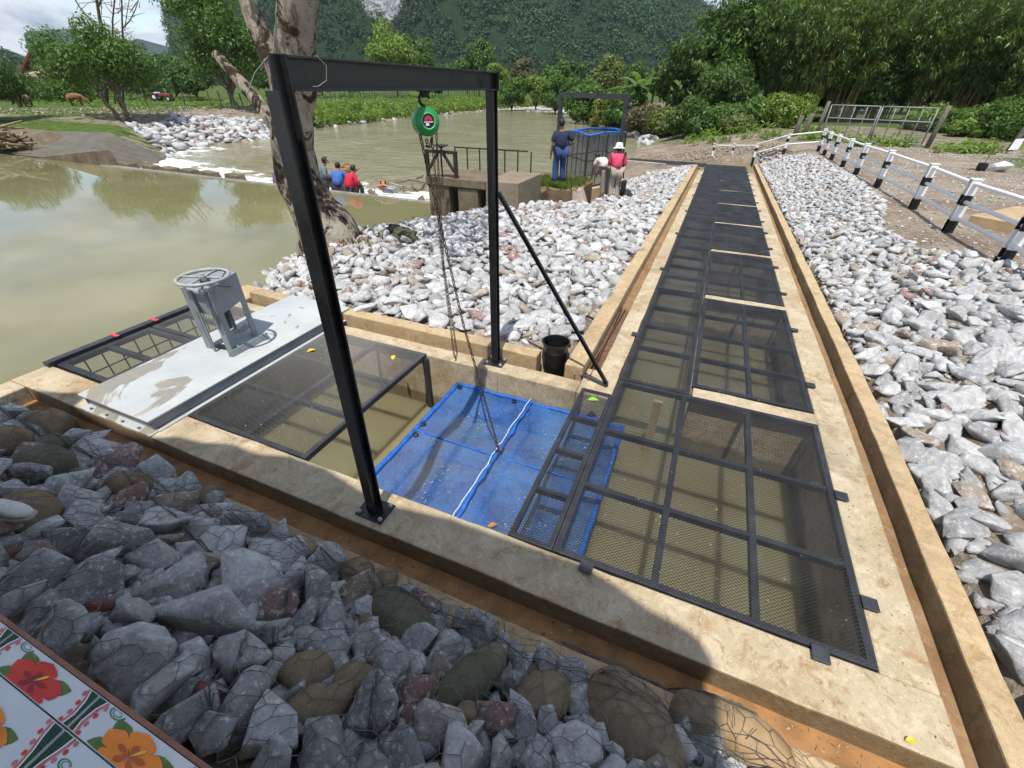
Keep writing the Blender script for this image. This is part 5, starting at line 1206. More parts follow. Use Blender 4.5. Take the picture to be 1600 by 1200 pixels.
def misc_right():
    a = on(1508, 352); b = on(1640, 374); d = (b - a); d.z = 0; d.normalize(); nrm = Vector((-d.y, d.x, 0)); z = a.z - .03
    c = [a, a + d * 3.2, a + d * 3.2 + nrm * 1.9, a + nrm * 1.9]
    mb = MB(); mb.hexa([Vector((p.x, p.y, z)) for p in c] + [Vector((p.x, p.y, z + .21)) for p in c])
    tag(mb.build('concrete_slab', M['plank'], bevel=.01, loc=a), 'flat tan slab lying on the gravel beyond the striped railing', 'slab')
    p = on(1556, 268); V, F = HI[6]; one_rock('white_boulder', HI[6], p + Vector((.05, 0, .1)), .38, M['white'], 'white angular boulder on the gravel beside the sapling', None, scale=(1.3, .8, .9))
    del_g(bpy.data.objects['white_boulder'])
    p = on(1531, 267); t = thing('potted_sapling', 'small leafy sapling in a black nursery bag on the gravel', 'sapling', p)
    mb = MB(); mb.lathe([(0, 0), (.13, 0), (.15, .1), (.14, .24), (.11, .25), (0, .22)], p, n=14); mb.build('bag', M['blackpaint'], t)
    mb = MB(); mb.tube([p, p + Vector((.02, 0, .5)), p + Vector((.05, 0, .85))], .01, 5); mb.build('stem', M['wood'], t)
    r = np.random.default_rng(4); Q = []
    for _ in range(60):
        c = np.array(p) + np.array([r.normal() * .13, r.normal() * .13, .6 + r.random() * .35]); a = r.uniform(0, 6.28); u = np.array([math.cos(a), math.sin(a), r.uniform(-.4, .3)]) * .09; v = np.array([-u[1], u[0], 0]) * .35; Q.append([c - u, c + v, c + u, c - v])
    quads_np('foliage', np.array(Q), M['grass'], t, r.random(len(Q)))
misc_right()
# ---------------------------------------------------------------- people and animals
def skin_mesh(name, V, E, Rr, mat, parent, sub=2):
    me = bpy.data.meshes.new(name); me.from_pydata([tuple(v) for v in V], E, []); o = bpy.data.objects.new(name, me); col.objects.link(o)
    md = o.modifiers.new('skin', 'SKIN'); md.use_smooth_shade = True
    sv = me.skin_vertices[0].data
    for i, r in enumerate(Rr): sv[i].radius = (r, r) if not isinstance(r, tuple) else r
    sv[0].use_root = True
    s = o.modifiers.new('smooth', 'SUBSURF'); s.levels = sub; s.render_levels = sub
    me.materials.append(mat); put(o, parent); return o
def person(label, base, face, J, cloth, h=1.7, hat=None, sleeve=.5, name='person', hair=True, group=None, sub=1):
    """J overrides joints of a standing figure (x right, y forward, z up, metres at 1.7 m)"""
    D = dict(pelvis=(0, 0, .93), waist=(0, 0, 1.08), chest=(0, .01, 1.27), neck=(0, 0, 1.44), head=(0, .02, 1.575), crown=(0, .01, 1.66),
             shL=(-.185, 0, 1.36), elL=(-.23, -.03, 1.11), wrL=(-.24, .03, .87), haL=(-.24, .05, .79), shR=(.185, 0, 1.36), elR=(.23, -.03, 1.11), wrR=(.24, .03, .87), haR=(.24, .05, .79),
             hpL=(-.09, 0, .90), knL=(-.10, .02, .49), anL=(-.10, -.02, .09), toL=(-.11, .14, .03), hpR=(.09, 0, .90), knR=(.10, .02, .49), anR=(.10, -.02, .09), toR=(.11, .14, .03))
    D.update(J); s = h / 1.7; ca, sa = math.cos(face), math.sin(face)
    W = lambda p: Vector((base.x + (p[0] * ca - p[1] * sa) * s, base.y + (p[0] * sa + p[1] * ca) * s, base.z + p[2] * s))
    P = {k: W(v) for k, v in D.items()}
    t = thing(name, label, 'person', base, group)
    def sk(nm, chains, rad, mat):
        ids = {}; V = []; E = []; Rr = []
        for ch in chains:
            for a in ch:
                if a not in ids: ids[a] = len(V); V.append(P[a]); Rr.append(rad[a] * s)
            for a, b in zip(ch[:-1], ch[1:]): E.append((ids[a], ids[b]))
        return skin_mesh(nm, V, E, Rr, mat, t, sub)
    rad = dict(pelvis=.115, waist=.11, chest=.125, neck=.052, head=.088, crown=.075, shL=.055, elL=.046, wrL=.034, haL=.03, shR=.055, elR=.046, wrR=.034, haR=.03, hpL=.085, knL=.056, anL=.04, toL=.035, hpR=.085, knR=.056, anR=.04, toR=.035)
    fing = []
    for sd in 'LR':
        d = (P['ha' + sd] - P['wr' + sd]).normalized(); sx = Vector((ca, sa, 0)); up = d.cross(sx)
        for q, (o_, L) in enumerate(((-.024, .065), (-.008, .075), (.008, .07), (.024, .055))):
            k1, k2 = f'f{sd}{q}a', f'f{sd}{q}b'; P[k1] = P['ha' + sd] + up * o_ * s + d * .035 * s; P[k2] = P[k1] + d * L * s + up * (-.01) * s; rad[k1] = .010; rad[k2] = .008; fing.append(['ha' + sd, k1, k2])
        P[f't{sd}'] = P['wr' + sd] + d * .045 * s + up * -.05 * s; rad[f't{sd}'] = .010; fing.append(['wr' + sd, f't{sd}'])
    sk('body', [['pelvis', 'waist', 'chest', 'neck', 'head', 'crown'], ['chest', 'shL', 'elL', 'wrL', 'haL'], ['chest', 'shR', 'elR', 'wrR', 'haR'], ['pelvis', 'hpL', 'knL', 'anL', 'toL'], ['pelvis', 'hpR', 'knR', 'anR', 'toR']] + fing, rad, M['skin'])
    for sd in 'LR': P['sl' + sd] = P['sh' + sd].lerp(P['el' + sd], sleeve * 2 if sleeve < .5 else 1.0) if sleeve <= .5 else P['el' + sd].lerp(P['wr' + sd], sleeve * 2 - 1)
    r2 = {k: v + .022 for k, v in rad.items()}; r2.update(slL=.085, slR=.085, pelvis=.19, waist=.215, chest=.215, neck=.07, shL=.085, shR=.085, elL=.07, elR=.07)
    arm = lambda sd: ['chest', 'sh' + sd] + (['el' + sd] if sleeve > .5 else []) + ['sl' + sd]
    P['hem'] = P['pelvis'].lerp(P['waist'], .15); r2['hem'] = .215; P['collar'] = P['neck'].lerp(P['chest'], .30); r2['collar'] = .09
    sk('shirt', [['hem', 'waist', 'chest', 'collar'], arm('L'), arm('R')], r2, cloth[0])
    r3 = {k: v + .02 for k, v in rad.items()}; r3.update(hpL=.125, hpR=.125, knL=.098, knR=.098, anL=.08, anR=.08, pelvis=.18)
    for sd in 'LR': P['an2' + sd] = P['an' + sd] + Vector((0, 0, .01)); r3['an2' + sd] = .085
    sk('trousers', [['pelvis', 'hpL', 'knL', 'an2L'], ['pelvis', 'hpR', 'knR', 'an2R']], r3, cloth[1])
    for sd in 'LR':
        f = (P['to' + sd] - P['an' + sd]); f.z = 0; f = f.normalized() if f.length > 1e-3 else Vector((ca, sa, 0)); a = P['an' + sd]
        V = [a - f * .05 * s + Vector((0, 0, -.045 * s)), a + f * .06 * s + Vector((0, 0, -.05 * s)), a + f * .17 * s + Vector((0, 0, -.058 * s))]
        skin_mesh('shoe', V, [(0, 1), (1, 2)], [.045 * s, .046 * s, .035 * s], M['blackpaint'], t, 1)
    hd = P['head']; fw = Vector((-sa, ca, 0)); rt = Vector((ca, sa, 0))
    mb = MB(); bm = bmesh.new(); bmesh.ops.create_icosphere(bm, subdivisions=3, radius=1)
    V = [v.co.copy() for v in bm.verts]; bm.verts.index_update(); F = [[v.index for v in f.verts] for f in bm.faces]; bm.free()
    q = [hd + Vector((0, 0, .04 * s)) - fw * .012 * s + (rt * v.x * .098 + fw * v.y * .112 + Vector((0, 0, 1)) * v.z * .115) * s for v in V]
    keep = [f for f in F if all(not (V[i].y > .25 and V[i].z < .45) and V[i].z > -.75 for i in f)]
    mb.add(q, keep); mb.build('hair', M['hair'], t, smooth=True)
    for k in (-1, 1):                                        # ears, eyes
        mb = MB(); mb.lathe([(0, -.01), (.022 * s, -.008), (.026 * s, 0), (.018 * s, .008), (0, .006)], hd + rt * k * .092 * s, rt, 8); mb.build('ear', M['skin'], t, smooth=True)
        mb = MB(); mb.lathe([(0, -.004), (.011 * s, -.002), (.008 * s, .004), (0, .006)], hd + rt * k * .034 * s + fw * .088 * s + Vector((0, 0, .005)), fw, 8); mb.build('eye', M['hair'], t)
    mb = MB(); mb.hexa([hd + (rt * x + fw * y + Vector((0, 0, z))) * s for x, y, z in ((-.018, .08, -.045), (.018, .08, -.045), (.012, .115, -.04), (-.012, .115, -.04), (-.01, .082, .01), (.01, .082, .01), (.006, .095, .01), (-.006, .095, .01))]); mb.build('nose', M['skin'], t)
    mb = MB(); mb.bar(hd + (rt * -.024 + fw * .088 + Vector((0, 0, -.062))) * s, hd + (rt * .024 + fw * .088 + Vector((0, 0, -.062))) * s, .008, .008); mb.build('mouth', m_plain('lips', (.22, .09, .07), .6, .1), t)
    if hat:
        mb = MB(); mb.lathe([(.19 * s, -.03), (.175 * s, -.005), (.115 * s, .02), (.11 * s, .085), (.085 * s, .125), (0, .132)], hd + Vector((0, 0, .045 * s)), Vector((0, 0, 1)) + fw * .15, 20); mb.build('sun_hat', hat, t, smooth=True)
    return t, P
navy = person('man in a navy T-shirt and blue jeans seen from behind on the grassy pad', Vector((-4.27, 13.75, -.015)), .62, dict(elR=(.36, -.10, 1.14), wrR=(.20, .06, 1.0), haR=(.15, .10, .97), elL=(-.26, -.02, 1.10), wrL=(-.27, .03, .86), haL=(-.27, .05, .78), head=(-.02, .03, 1.575), knL=(-.12, .02, .49), anL=(-.13, -.02, .09), knR=(.11, .03, .49), anR=(.12, .0, .09)), (m_cloth('navy_cotton', (.018, .026, .065)), m_cloth('blue_denim', (.03, .075, .19))), 1.72, sleeve=.45)
pk, PP = person('person in a pink shirt, beige trousers and white sun hat standing on the stones', Vector((-2.62, 14.1, -.40)), .35, dict(head=(0, .14, 1.50), crown=(0, .16, 1.59), neck=(0, .09, 1.40), chest=(0, .05, 1.25), shL=(-.19, .06, 1.36), shR=(.19, .06, 1.36), elL=(-.24, .10, 1.10), wrL=(-.16, .28, 1.0), haL=(-.12, .34, .98), elR=(.24, .06, 1.10), wrR=(.17, .25, .99), haR=(.13, .31, .97)), (m_cloth('pink_shirt', (.62, .06, .13)), m_cloth('beige_twill', (.40, .33, .27))), 1.58, hat=m_cloth('white_hat', (.66, .64, .60)), sleeve=.55)
mb = MB(); mb.tube([PP['shR'] + Vector((.02, -.03, .07)), PP['chest'] + Vector((.16, -.10, -.05)), PP['pelvis'] + Vector((.2, -.05, .08)), PP['pelvis'] + Vector((.22, 0, -.2))], .022, 6); mb.build('strap', M['blackpaint'], pk, smooth=True)
c = PP['pelvis'] + Vector((.26, .02, -.42)); mb = MB(); mb.bar(c - Vector((0, 0, .16)), c + Vector((0, 0, .16)), .14, .2, (0, 1, 0)); tag(mb.build('camera_bag', M['blackpaint'], bevel=.03, loc=c), 'black camera bag hanging beside the person in pink', 'bag')
person('person in a white T-shirt with dark hair bending forward left of the pink shirt', Vector((-2.98, 14.4, -.40)), 1.1, dict(waist=(0, .10, 1.02), chest=(0, .26, 1.12), neck=(0, .40, 1.20), head=(0, .50, 1.25), crown=(0, .56, 1.30), shL=(-.18, .32, 1.20), shR=(.18, .32, 1.20), elL=(-.20, .42, .95), wrL=(-.14, .50, .72), haL=(-.12, .52, .65), elR=(.20, .42, .95), wrR=(.14, .50, .72), haR=(.12, .52, .65)), (m_cloth('white_shirt', (.60, .58, .54)), m_cloth('grey_trousers', (.30, .26, .22))), 1.5, sleeve=.4)
sit = dict(pelvis=(0, 0, .30), waist=(0, .02, .45), chest=(0, .12, .64), neck=(0, .20, .80), head=(0, .28, .91), crown=(0, .30, 1.0), shL=(-.18, .16, .75), shR=(.18, .16, .75), hpL=(-.09, .03, .28), hpR=(.09, .03, .28), knL=(-.16, .38, .40), knR=(.16, .38, .40), anL=(-.16, .34, .05), anR=(.16, .34, .05), toL=(-.16, .5, .02), toR=(.16, .5, .02), elL=(-.24, .22, .50), wrL=(-.2, .40, .42), haL=(-.18, .46, .40), elR=(.34, .10, .56), wrR=(.22, .28, .48), haR=(.18, .34, .46))
zb_ = -.93
person('person in a red long-sleeved shirt crouching on the weir, seen from behind', Vector((aty(548, 300, 12.95).x, 12.95, zb_)), -.3, sit, (m_cloth('red_shirt', (.52, .015, .05)), m_cloth('dark_trousers', (.05, .05, .05))), 1.72, sleeve=.9)
person('person in a blue shirt crouching on the weir beside the red shirt', Vector((aty(531, 298, 13.2).x, 13.2, zb_)), .4, sit, (m_cloth('blue_shirt', (.05, .13, .38)), m_cloth('black_trousers', (.03, .03, .035))), 1.72, sleeve=.5)
person('person in grey clothes bending on the weir, half hidden behind the trunk', Vector((aty(504, 296, 13.4).x, 13.4, zb_)), -.6, sit, (m_cloth('grey_shirt', (.13, .17, .20)), m_cloth('brown_trousers', (.09, .07, .06))), 1.9, sleeve=.9)
person('hooded person in slate grey sitting low on the weir, left of the trunk', Vector((aty(436, 292, 13.1).x, 13.1, zb_ - .18)), .2, sit, (m_cloth('slate_jacket', (.10, .095, .125)), m_cloth('slate_trousers', (.06, .06, .07))), 1.55, hat=m_cloth('slate_hat', (.10, .095, .12)), sleeve=.9)
def sticks(name, label, c, n, L, mat, seed, cat='driftwood', flat=.3):
    r = np.random.default_rng(seed); mb = MB()
    for _ in range(n):
        a = r.uniform(0, 6.28); d = Vector((math.cos(a), math.sin(a), r.normal() * flat)) * L * r.uniform(.4, 1); o = Vector((r.normal() * L * .25, r.normal() * L * .2, abs(r.normal()) * L * .15)); p = Vector(c) + o
        mb.tube([p - d * .5, p + Vector((0, 0, r.normal() * L * .06)), p + d * .5], [.02 * L, .03 * L, .012 * L], 5)
    tag(mb.build(name, mat, smooth=True, loc=c), label, cat)
p = aty(541, 272, 17.5); sticks('driftwood', 'orange brown driftwood tangle stranded in the river behind the crouching people', (p.x, 17.5, WR + .2), 30, 1.0, m_plain('orange_wood', (.36, .17, .05), .8, .5, 4), 3)
p = aty(640, 285, 17.0); sticks('branch_heap', 'dark branches lying in the shallows right of the driftwood', (p.x + .2, 17.0, WR + .05), 5, 1.7, M['wood'], 5, 'branch', .06)
p = aty(15, 225, 13.4); sticks('flood_debris', 'heap of pale flood debris and branches against the left bank', (p.x, 13.2, WP + .25), 60, 2.2, m_plain('dry_branches', (.28, .22, .13), .9, .5, 4), 7, 'debris', .2)
mb = MB(); p = aty(20, 205, 14.4); mb.hexa([(p.x - 6, 13.6, -.9), (p.x + 2.6, 13.6, -.9), (p.x + 2.0, 16, -.9), (p.x - 6, 16, -.9), (p.x - 6, 14.0, .12), (p.x + 1.0, 14.0, .02), (p.x + .8, 16, .02), (p.x - 6, 16, .12)]); tag(mb.build('culvert_head', M['conc_dark'], bevel=.05, loc=p), 'old brown concrete culvert head on the left bank', 'culvert')
def pump():
    p = aty(605, 302, 13.3); z = -.95; t = thing('water_pump', 'orange and white machine with a wire frame on a rock in the white water', 'pump', (p.x, 13.3, z))
    x, y = p.x, 13.3
    one_rock('river_rock', HI[2], (x + .15, y + .1, z - .05), .5, M['conc_dark'], 'dark wet rock in the white water under the orange machine', None, scale=(1.2, .8, .7)); del_g(bpy.data.objects['river_rock'])
    mb = MB()
    for dy in (-.2, .2): mb.tube([(x - .35, y + dy, z + .25), (x - .38, y + dy, z + .5), (x + .1, y + dy, z + .56), (x + .5, y + dy, z + .5), (x + .52, y + dy, z + .27), (x - .35, y + dy, z + .25)], .022, 6)
    mb.build('frame', M['galv'], t); mb = MB(); mb.lathe([(0, -.16), (.13, -.16), (.15, 0), (.13, .16), (0, .16)], (x - .12, y, z + .5), (0, 1, 0), 14); mb.build('tank', m_plain('orange_paint', (.62, .16, .03), .4, .2), t, smooth=True)
    mb = MB(); mb.box(x - .1, x + .35, y - .14, y + .14, z + .28, z + .46); mb.build('engine', M['wheel_paint'], t, bevel=.03)
    mb = MB(); mb.torus((x + .02, y - .17, z + .62), (0, 1, 0), .10, .025, 16, 6, arc=.7); mb.build('handle', M['blackpaint'], t, smooth=True)
pump()
for i, (px, py) in enumerate(((640, 297), (655, 305), (585, 300))):
    p = aty(px, py, 13.7 + i * .3); o, _, _ = one_rock('river_rock', HI[i + 3], (p.x, p.y, -1.08), .42 - .05 * i, M['conc_dark'], ('dark wet rock in the foam near the bridge pier', 'low wet rock in the foam touching the bridge pier', 'small wet rock in the foam left of the orange machine')[i], None, scale=(1.3, .9, .6)); del_g(o)
# dark bundles on the stones
def rag(name, label, px, py, r, mat, seed, z=None):
    p = on(px, py); bm = bmesh.new(); bmesh.ops.create_icosphere(bm, subdivisions=4, radius=1)
    for v in bm.verts:
        n = noise.fractal(v.co * 1.6 + Vector((seed, 0, 0)), 1, 2, 4); v.co = Vector((v.co.x, v.co.y * .8, max(v.co.z, -.3) * .6)) * (1 + .45 * n)
    mb = MB(); bm.verts.index_update(); mb.add([p + Vector((0, 0, r * .4)) + v.co * r for v in bm.verts], [[v.index for v in f.verts] for f in bm.faces]); bm.free(); tag(mb.build(name, mat, smooth=True, loc=p), label, 'bundle')
rag('cloth_bundle', 'crumpled olive cloth bundle on the stones by the water', 633, 378, .26, m_cloth('olive_cloth', (.07, .07, .035)), 2)
rag('dark_bag', 'crumpled black bag on the stones at the water edge', 618, 368, .20, m_cloth('black_cloth', (.012, .012, .012)), 5)
rag('dark_bundle', 'small dark bag on the white stones right of the people', 975, 309, .22, m_cloth('charcoal_cloth', (.04, .035, .032)), 8)
rag('bottle_litter', 'pale blue plastic litter on the stones left of the people', 923, 307, .16, m_cloth('blue_plastic', (.20, .28, .33)), 9)
def cow(label, px, py, mat, flip, s=1.0):
    p = on(px, py); f = Vector((.75, .66, 0)) * (1 if not flip else -1); t = thing('cow', label, 'cow', p, 'cows on the far bank'); up = Vector((0, 0, 1)); rt = f.cross(up)
    W = lambda a, b, c: p + (f * a + rt * b + up * c) * s
    V = [W(-.55, 0, 1.12), W(-.1, 0, 1.02), W(.4, 0, 1.08), W(.72, 0, .98), W(1.02, 0, .62), W(1.22, 0, .34), W(1.32, 0, .18)]; Rr = [.21, .28, .25, .16, .12, .10, .065]; E = [(i, i + 1) for i in range(6)]
    for a, b0 in ((-.5, 0), (.42, 2)):
        for sd in (-1, 1):
            n = len(V); V += [W(a, sd * .16, .8), W(a + (-.06 if a < 0 else .03), sd * .17, .45), W(a, sd * .17, .06)]; Rr += [.13, .065, .045]; E += [(b0, n), (n, n + 1), (n + 1, n + 2)]
    n = len(V); V += [W(-.74, 0, 1.0), W(-.78, 0, .5)]; Rr += [.04, .02]; E += [(0, n), (n, n + 1)]
    for sd in (-1, 1): n = len(V); V.append(W(1.0, sd * .2, .62)); Rr.append(.03); E.append((4, n))
    skin_mesh('body', V, E, [r * s * 1.55 for r in Rr], mat, t, 2)
cow('brown cow grazing under the round tree on the far bank', 122, 166, m_cloth('brown_hide', (.24, .115, .05)), False, .85)
cow('paler tan cow half hidden by bushes at the left', 42, 167, m_cloth('tan_hide', (.30, .20, .13)), True, .8)
def hut():
    p = on(60, 160); d = 62; t = thing('thatched_hut', 'hut with red-edged gable and pale thatched lower roof behind the bushes', 'hut', p)
    L = atd(33, 114, d); R_ = atd(95, 50, d); z0 = p.z
    u = Vector((CM[0][0], CM[0][1], 0)).normalized(); dep = Vector((CM[2][0], CM[2][1], 0)).normalized()
    a = Vector((L.x, L.y, L.z)); apex = a + u * 3.4 + Vector((0, 0, 2.9)); b = a + u * 6.8
    rf = m_plain('red_roof', (.16, .045, .03), .8, .4, 2); th = m_plain('pale_thatch', (.40, .30, .24), .95, .3, 3, 0, .4)
    def slab(p0, p1, w_, m, nm):
        n_ = (p1 - p0).cross(dep).normalized() * .25; mb = MB(); q = [p0, p1, p1 + dep * w_, p0 + dep * w_]; mb.hexa(q + [x + n_ for x in q]); mb.build(nm, m, t)
    slab(a, apex, 8, rf, 'roof'); slab(apex, b, 8, rf, 'roof')
    mb = MB(); mb.add([a + dep * .5, b + dep * .5, apex + dep * .5], [(0, 1, 2)]); mb.build('gable', m_plain('dark_gable', (.10, .04, .03), .9, .3), t)
    e = a + Vector((0, 0, -.0)) ; slab(e + u * .3 - dep * 1.6 + Vector((0, 0, -1.9)), e + u * .3 + dep * .3 + Vector((0, 0, .1)), .01, th, 'eave')
    mb = MB(); q0, q1 = e - dep * 1.8 + u * -.3 + Vector((0, 0, -2.1)), e - dep * 1.8 + u * 7.0 + Vector((0, 0, -2.1)); mb.hexa([q0, q1, q1 + dep * 2.3 + Vector((0, 0, 2.1)), q0 + dep * 2.3 + Vector((0, 0, 2.1))] + [x + Vector((0, 0, .3)) for x in (q0, q1, q1 + dep * 2.3 + Vector((0, 0, 2.1)), q0 + dep * 2.3 + Vector((0, 0, 2.1)))]); mb.build('thatch_roof', th, t)
    for x in (.5, 3.5, 6.8):
        mb = MB(); c = a + u * x + dep * .4; mb.tube([(c.x, c.y, z0 - .2), (c.x, c.y, a.z)], .16, 8); mb.build('post', M['wood'], t)
    mb = MB(); c0 = a + u * .6 + dep * 5; c1 = a + u * 6.8 + dep * 5; mb.bar(Vector((c0.x, c0.y, (z0 + a.z) / 2)), Vector((c1.x, c1.y, (z0 + a.z) / 2)), .15, a.z - z0); mb.build('wall', M['wood'], t)
hut()
def field_fence(label, pts, sp, h, rails, r=.05, seed=1, name='field_fence', lean=.12):
    P_ = [on(*q) for q in pts]; t = thing(name, label, 'fence', P_[0]); rr = random.Random(seed)
    posts = []
    for a, b in zip(P_[:-1], P_[1:]):
        n = max(1, int((b - a).length / sp)); posts += [a.lerp(b, i / n) for i in range(n)]
    posts.append(P_[-1]); mats = M['wood']
    for p in posts[:100]:
        mb = MB(); hh = h * rr.uniform(.8, 1.15); mb.tube([(p.x, p.y, gz(p.x, p.y) - .3), (p.x + rr.uniform(-lean, lean), p.y + rr.uniform(-lean, lean), gz(p.x, p.y) + hh)], r * rr.uniform(.7, 1.3), 5); mb.build('post', mats, t)
    for f in rails:
        mb = MB(); mb.tube([(p.x, p.y, gz(p.x, p.y) + h * f) for p in posts[:100]], .018, 4); mb.build('rail', mats, t)
field_fence('sparse wooden post fence along the field behind the round tree', [(232, 168), (290, 166), (330, 166), (400, 172)], 2.0, 1.5, (.8, .5), .08, 2)
field_fence('close picket fence of thin poles on the far bank below the beam', [(486, 160), (560, 158), (640, 154)], .95, 2.3, (.85, .4), .07, 3, 'pole_fence')
field_fence('pale picket fence farther up the far bank beyond the hoist', [(665, 152), (710, 151), (765, 149)], 1.3, 2.0, (.8,), .08, 4, 'pole_fence')
def cart():
    p = on(258, 160); t = thing('farm_tractor', 'small red and white farm tractor parked behind the field fence', 'tractor', p); rd = m_plain('red_paint', (.22, .04, .04), .6, .3); p = p + Vector((0, 0, .1))
    u = Vector((.93, .37, 0)); w_ = Vector((-.37, .93, 0)); B = lambda a, b, c: p + (u * a + w_ * b + Vector((0, 0, c))) * .72
    mb = MB(); mb.bar(B(-.9, 0, .95), B(1.5, 0, .9), .55, .36); mb.build('hood', rd, t, bevel=.08); mb = MB(); mb.bar(B(-1.5, 0, 1.05), B(-.6, 0, 1.25), .8, .18); mb.build('seat', M['white'], t, bevel=.05)
    for a, b, r in ((-1.1, -.6, .45), (-1.1, .6, .45), (1.2, -.5, .3), (1.2, .5, .3)):
        mb = MB(); mb.lathe([(0, -.12), (r * .9, -.12), (r, -.08), (r, .08), (r * .9, .12), (0, .12)], B(a, b, r / .72), w_, 18); q = mb.build('wheel', M['blackpaint'], t); mb = MB(); mb.lathe([(0, -.13), (r * .45, -.13), (r * .45, .13), (0, .13)], B(a, b, r / .72), w_, 12); mb.build('rim', M['white'], q)
    mb = MB(); mb.tube([B(.6, .2, 1.1), B(.6, .2, 1.9)], .05, 6); mb.build('exhaust', M['galv'], t)
cart()
# ---------------------------------------------------------------- vegetation
TP = math.tan(pitch)
def hz(px): return 134.5 + (px - 800) * .0156
def col_at(px, d):
    r = ray(px, hz(px)); p = Vector((r[0] * d, r[1] * d, 0)); p.z = gz(p.x, p.y); return p
def ztop(px, py, d):
    T = (600 - py - (134.5 - hz(px))) / FPX; return H + d * (T - TP) / (.824 + .567 * T)
LM = {
 'broad': m_leaf('broad_leaves', (.016, .052, .007), (.125, .225, .036)), 'lime': m_leaf('lime_leaves', (.05, .11, .011), (.23, .33, .05)),
 'dark': m_leaf('dark_leaves', (.009, .028, .005), (.10, .18, .032)), 'olive': m_leaf('olive_leaves', (.04, .065, .013), (.19, .23, .05)),
 'bamboo': m_leaf('bamboo_leaves', (.009, .032, .005), (.165, .26, .05), .26, .4), 'banana': m_leaf('banana_leaves', (.055, .12, .02), (.14, .24, .045), .4, .35),
 'yellow': m_leaf('yellow_green_leaves', (.08, .11, .012), (.18, .19, .025)), 'straw': m_leaf('straw_leaves', (.07, .07, .03), (.19, .17, .085), .3),
 'forest': m_leaf('forest_canopy', (.006, .024, .008), (.055, .115, .03), .1, .7) }
def leaf_cloud(C, Rad, n, L, asp, seed, droop=.2, shell=.55, up=.35, flatten=.8, bend=True):
    """n leaves scattered round each clump centre"""
    r = np.random.default_rng(seed); K = len(C); N = K * n; C = np.repeat(np.asarray(C, float), n, 0); Rd = np.repeat(np.asarray(Rad, float), n)
    d = r.normal(size=(N, 3)); d /= np.linalg.norm(d, axis=1)[:, None]; rr = Rd * (shell + (1.05 - shell) * r.random(N) ** .6); P = C + d * rr[:, None] * np.array([1, 1, flatten])
    nrm = d + r.normal(size=(N, 3)) * .55 + np.array([0, 0, up]); nrm /= np.linalg.norm(nrm, axis=1)[:, None]
    t = r.normal(size=(N, 3)) + np.array([0, 0, -droop * 3]); t -= nrm * (t * nrm).sum(1)[:, None]; t /= np.linalg.norm(t, axis=1)[:, None] + 1e-9; b = np.cross(nrm, t)
    s = L * r.uniform(.65, 1.3, N)[:, None]; w_ = s * asp
    Q = np.stack([P - t * s * .5, P + b * w_ * .5 - nrm * s * .06, P + t * s * .5 - np.array([0, 0, 1]) * s * .1, P - b * w_ * .5 - nrm * s * .06], 1)
    rnd = np.clip(np.repeat(r.random(K), n) * .45 + r.random(N) * .55, 0, 1); return Q, rnd
def crown_pts(c, rx, ry, rz, k, seed, low=-.55):
    r = np.random.default_rng(seed); out = []
    while len(out) < k:
        v = r.normal(size=3); v /= np.linalg.norm(v); q = v * (.45 + .5 * r.random() ** .5) * (1 + .45 * fbm(v[0] * 1.3, v[1] * 1.3 + v[2], 1.2, 2, seed * .73))
        if v[2] < low: continue
        out.append((c[0] + q[0] * rx, c[1] + q[1] * ry, c[2] + q[2] * rz))
    return np.array(out)
def limb(mb, a, b, r0, r1, sag=.1, n=6, seed=0, sides=7):
    a, b = Vector(a), Vector(b); pts = []
    L = (b - a).length
    for i in range(n + 1):
        t = i / n; p = a.lerp(b, t); p += Vector((fbm(t * 2, seed, 1, 2, 1), fbm(t * 2, seed, 1, 2, 5), sag * math.sin(t * math.pi))) * L * .10 * (1 if 0 < i < n else 0); pts.append(p)
    mb.tube(pts, [r0 + (r1 - r0) * i / n for i in range(n + 1)], sides)
M['bark'] = m_plain('grey_bark', (.15, .12, .09), .9, .45, 7, 0, .5)
def tree(name, label, base, h, rx, rz, kind, k=26, n=130, L=.3, asp=.5, group=None, seed=1, tr=.18, crown_low=.35, lean=(0, 0), clump=.30, stems=1, cat='tree', droop=.2):
    base = Vector(base); t = thing(name, label, cat, base, group); cz = base.z + h - rz
    c = Vector((base.x + lean[0], base.y + lean[1], cz)); C = crown_pts(c, rx * .82, rx * .82, rz * .82, k, seed)
    r = np.random.default_rng(seed + 5); Rd = rx * clump * r.uniform(.7, 1.35, k)
    Q, rn = leaf_cloud(C, Rd, n, L, asp, seed + 9, droop); 
    keep = Q[:, :, 2].min(1) > base.z - .1; Q, rn = Q[keep], rn[keep]
    mb = MB()
    for s_ in range(stems):
        o = Vector((.25 * math.cos(s_ * 2.3), .25 * math.sin(s_ * 2.3), 0)) * (stems > 1); fork = Vector((base.x + lean[0] * .6, base.y + lean[1] * .6, base.z + max(.3, (h - 2 * rz) * .9 + rz * .25))) + o * 3
        limb(mb, base + o - Vector((0, 0, .3)), fork, tr, tr * .65, 0, 6, seed + s_, 9)
        for i in range(s_, min(k, 16), stems): limb(mb, fork, C[i], tr * .4, tr * .08, .3, 5, seed + i, 5)
    mb.build('trunk', M['bark'], t, smooth=True); quads_np('crown', Q, LM[kind], t, rn); return t
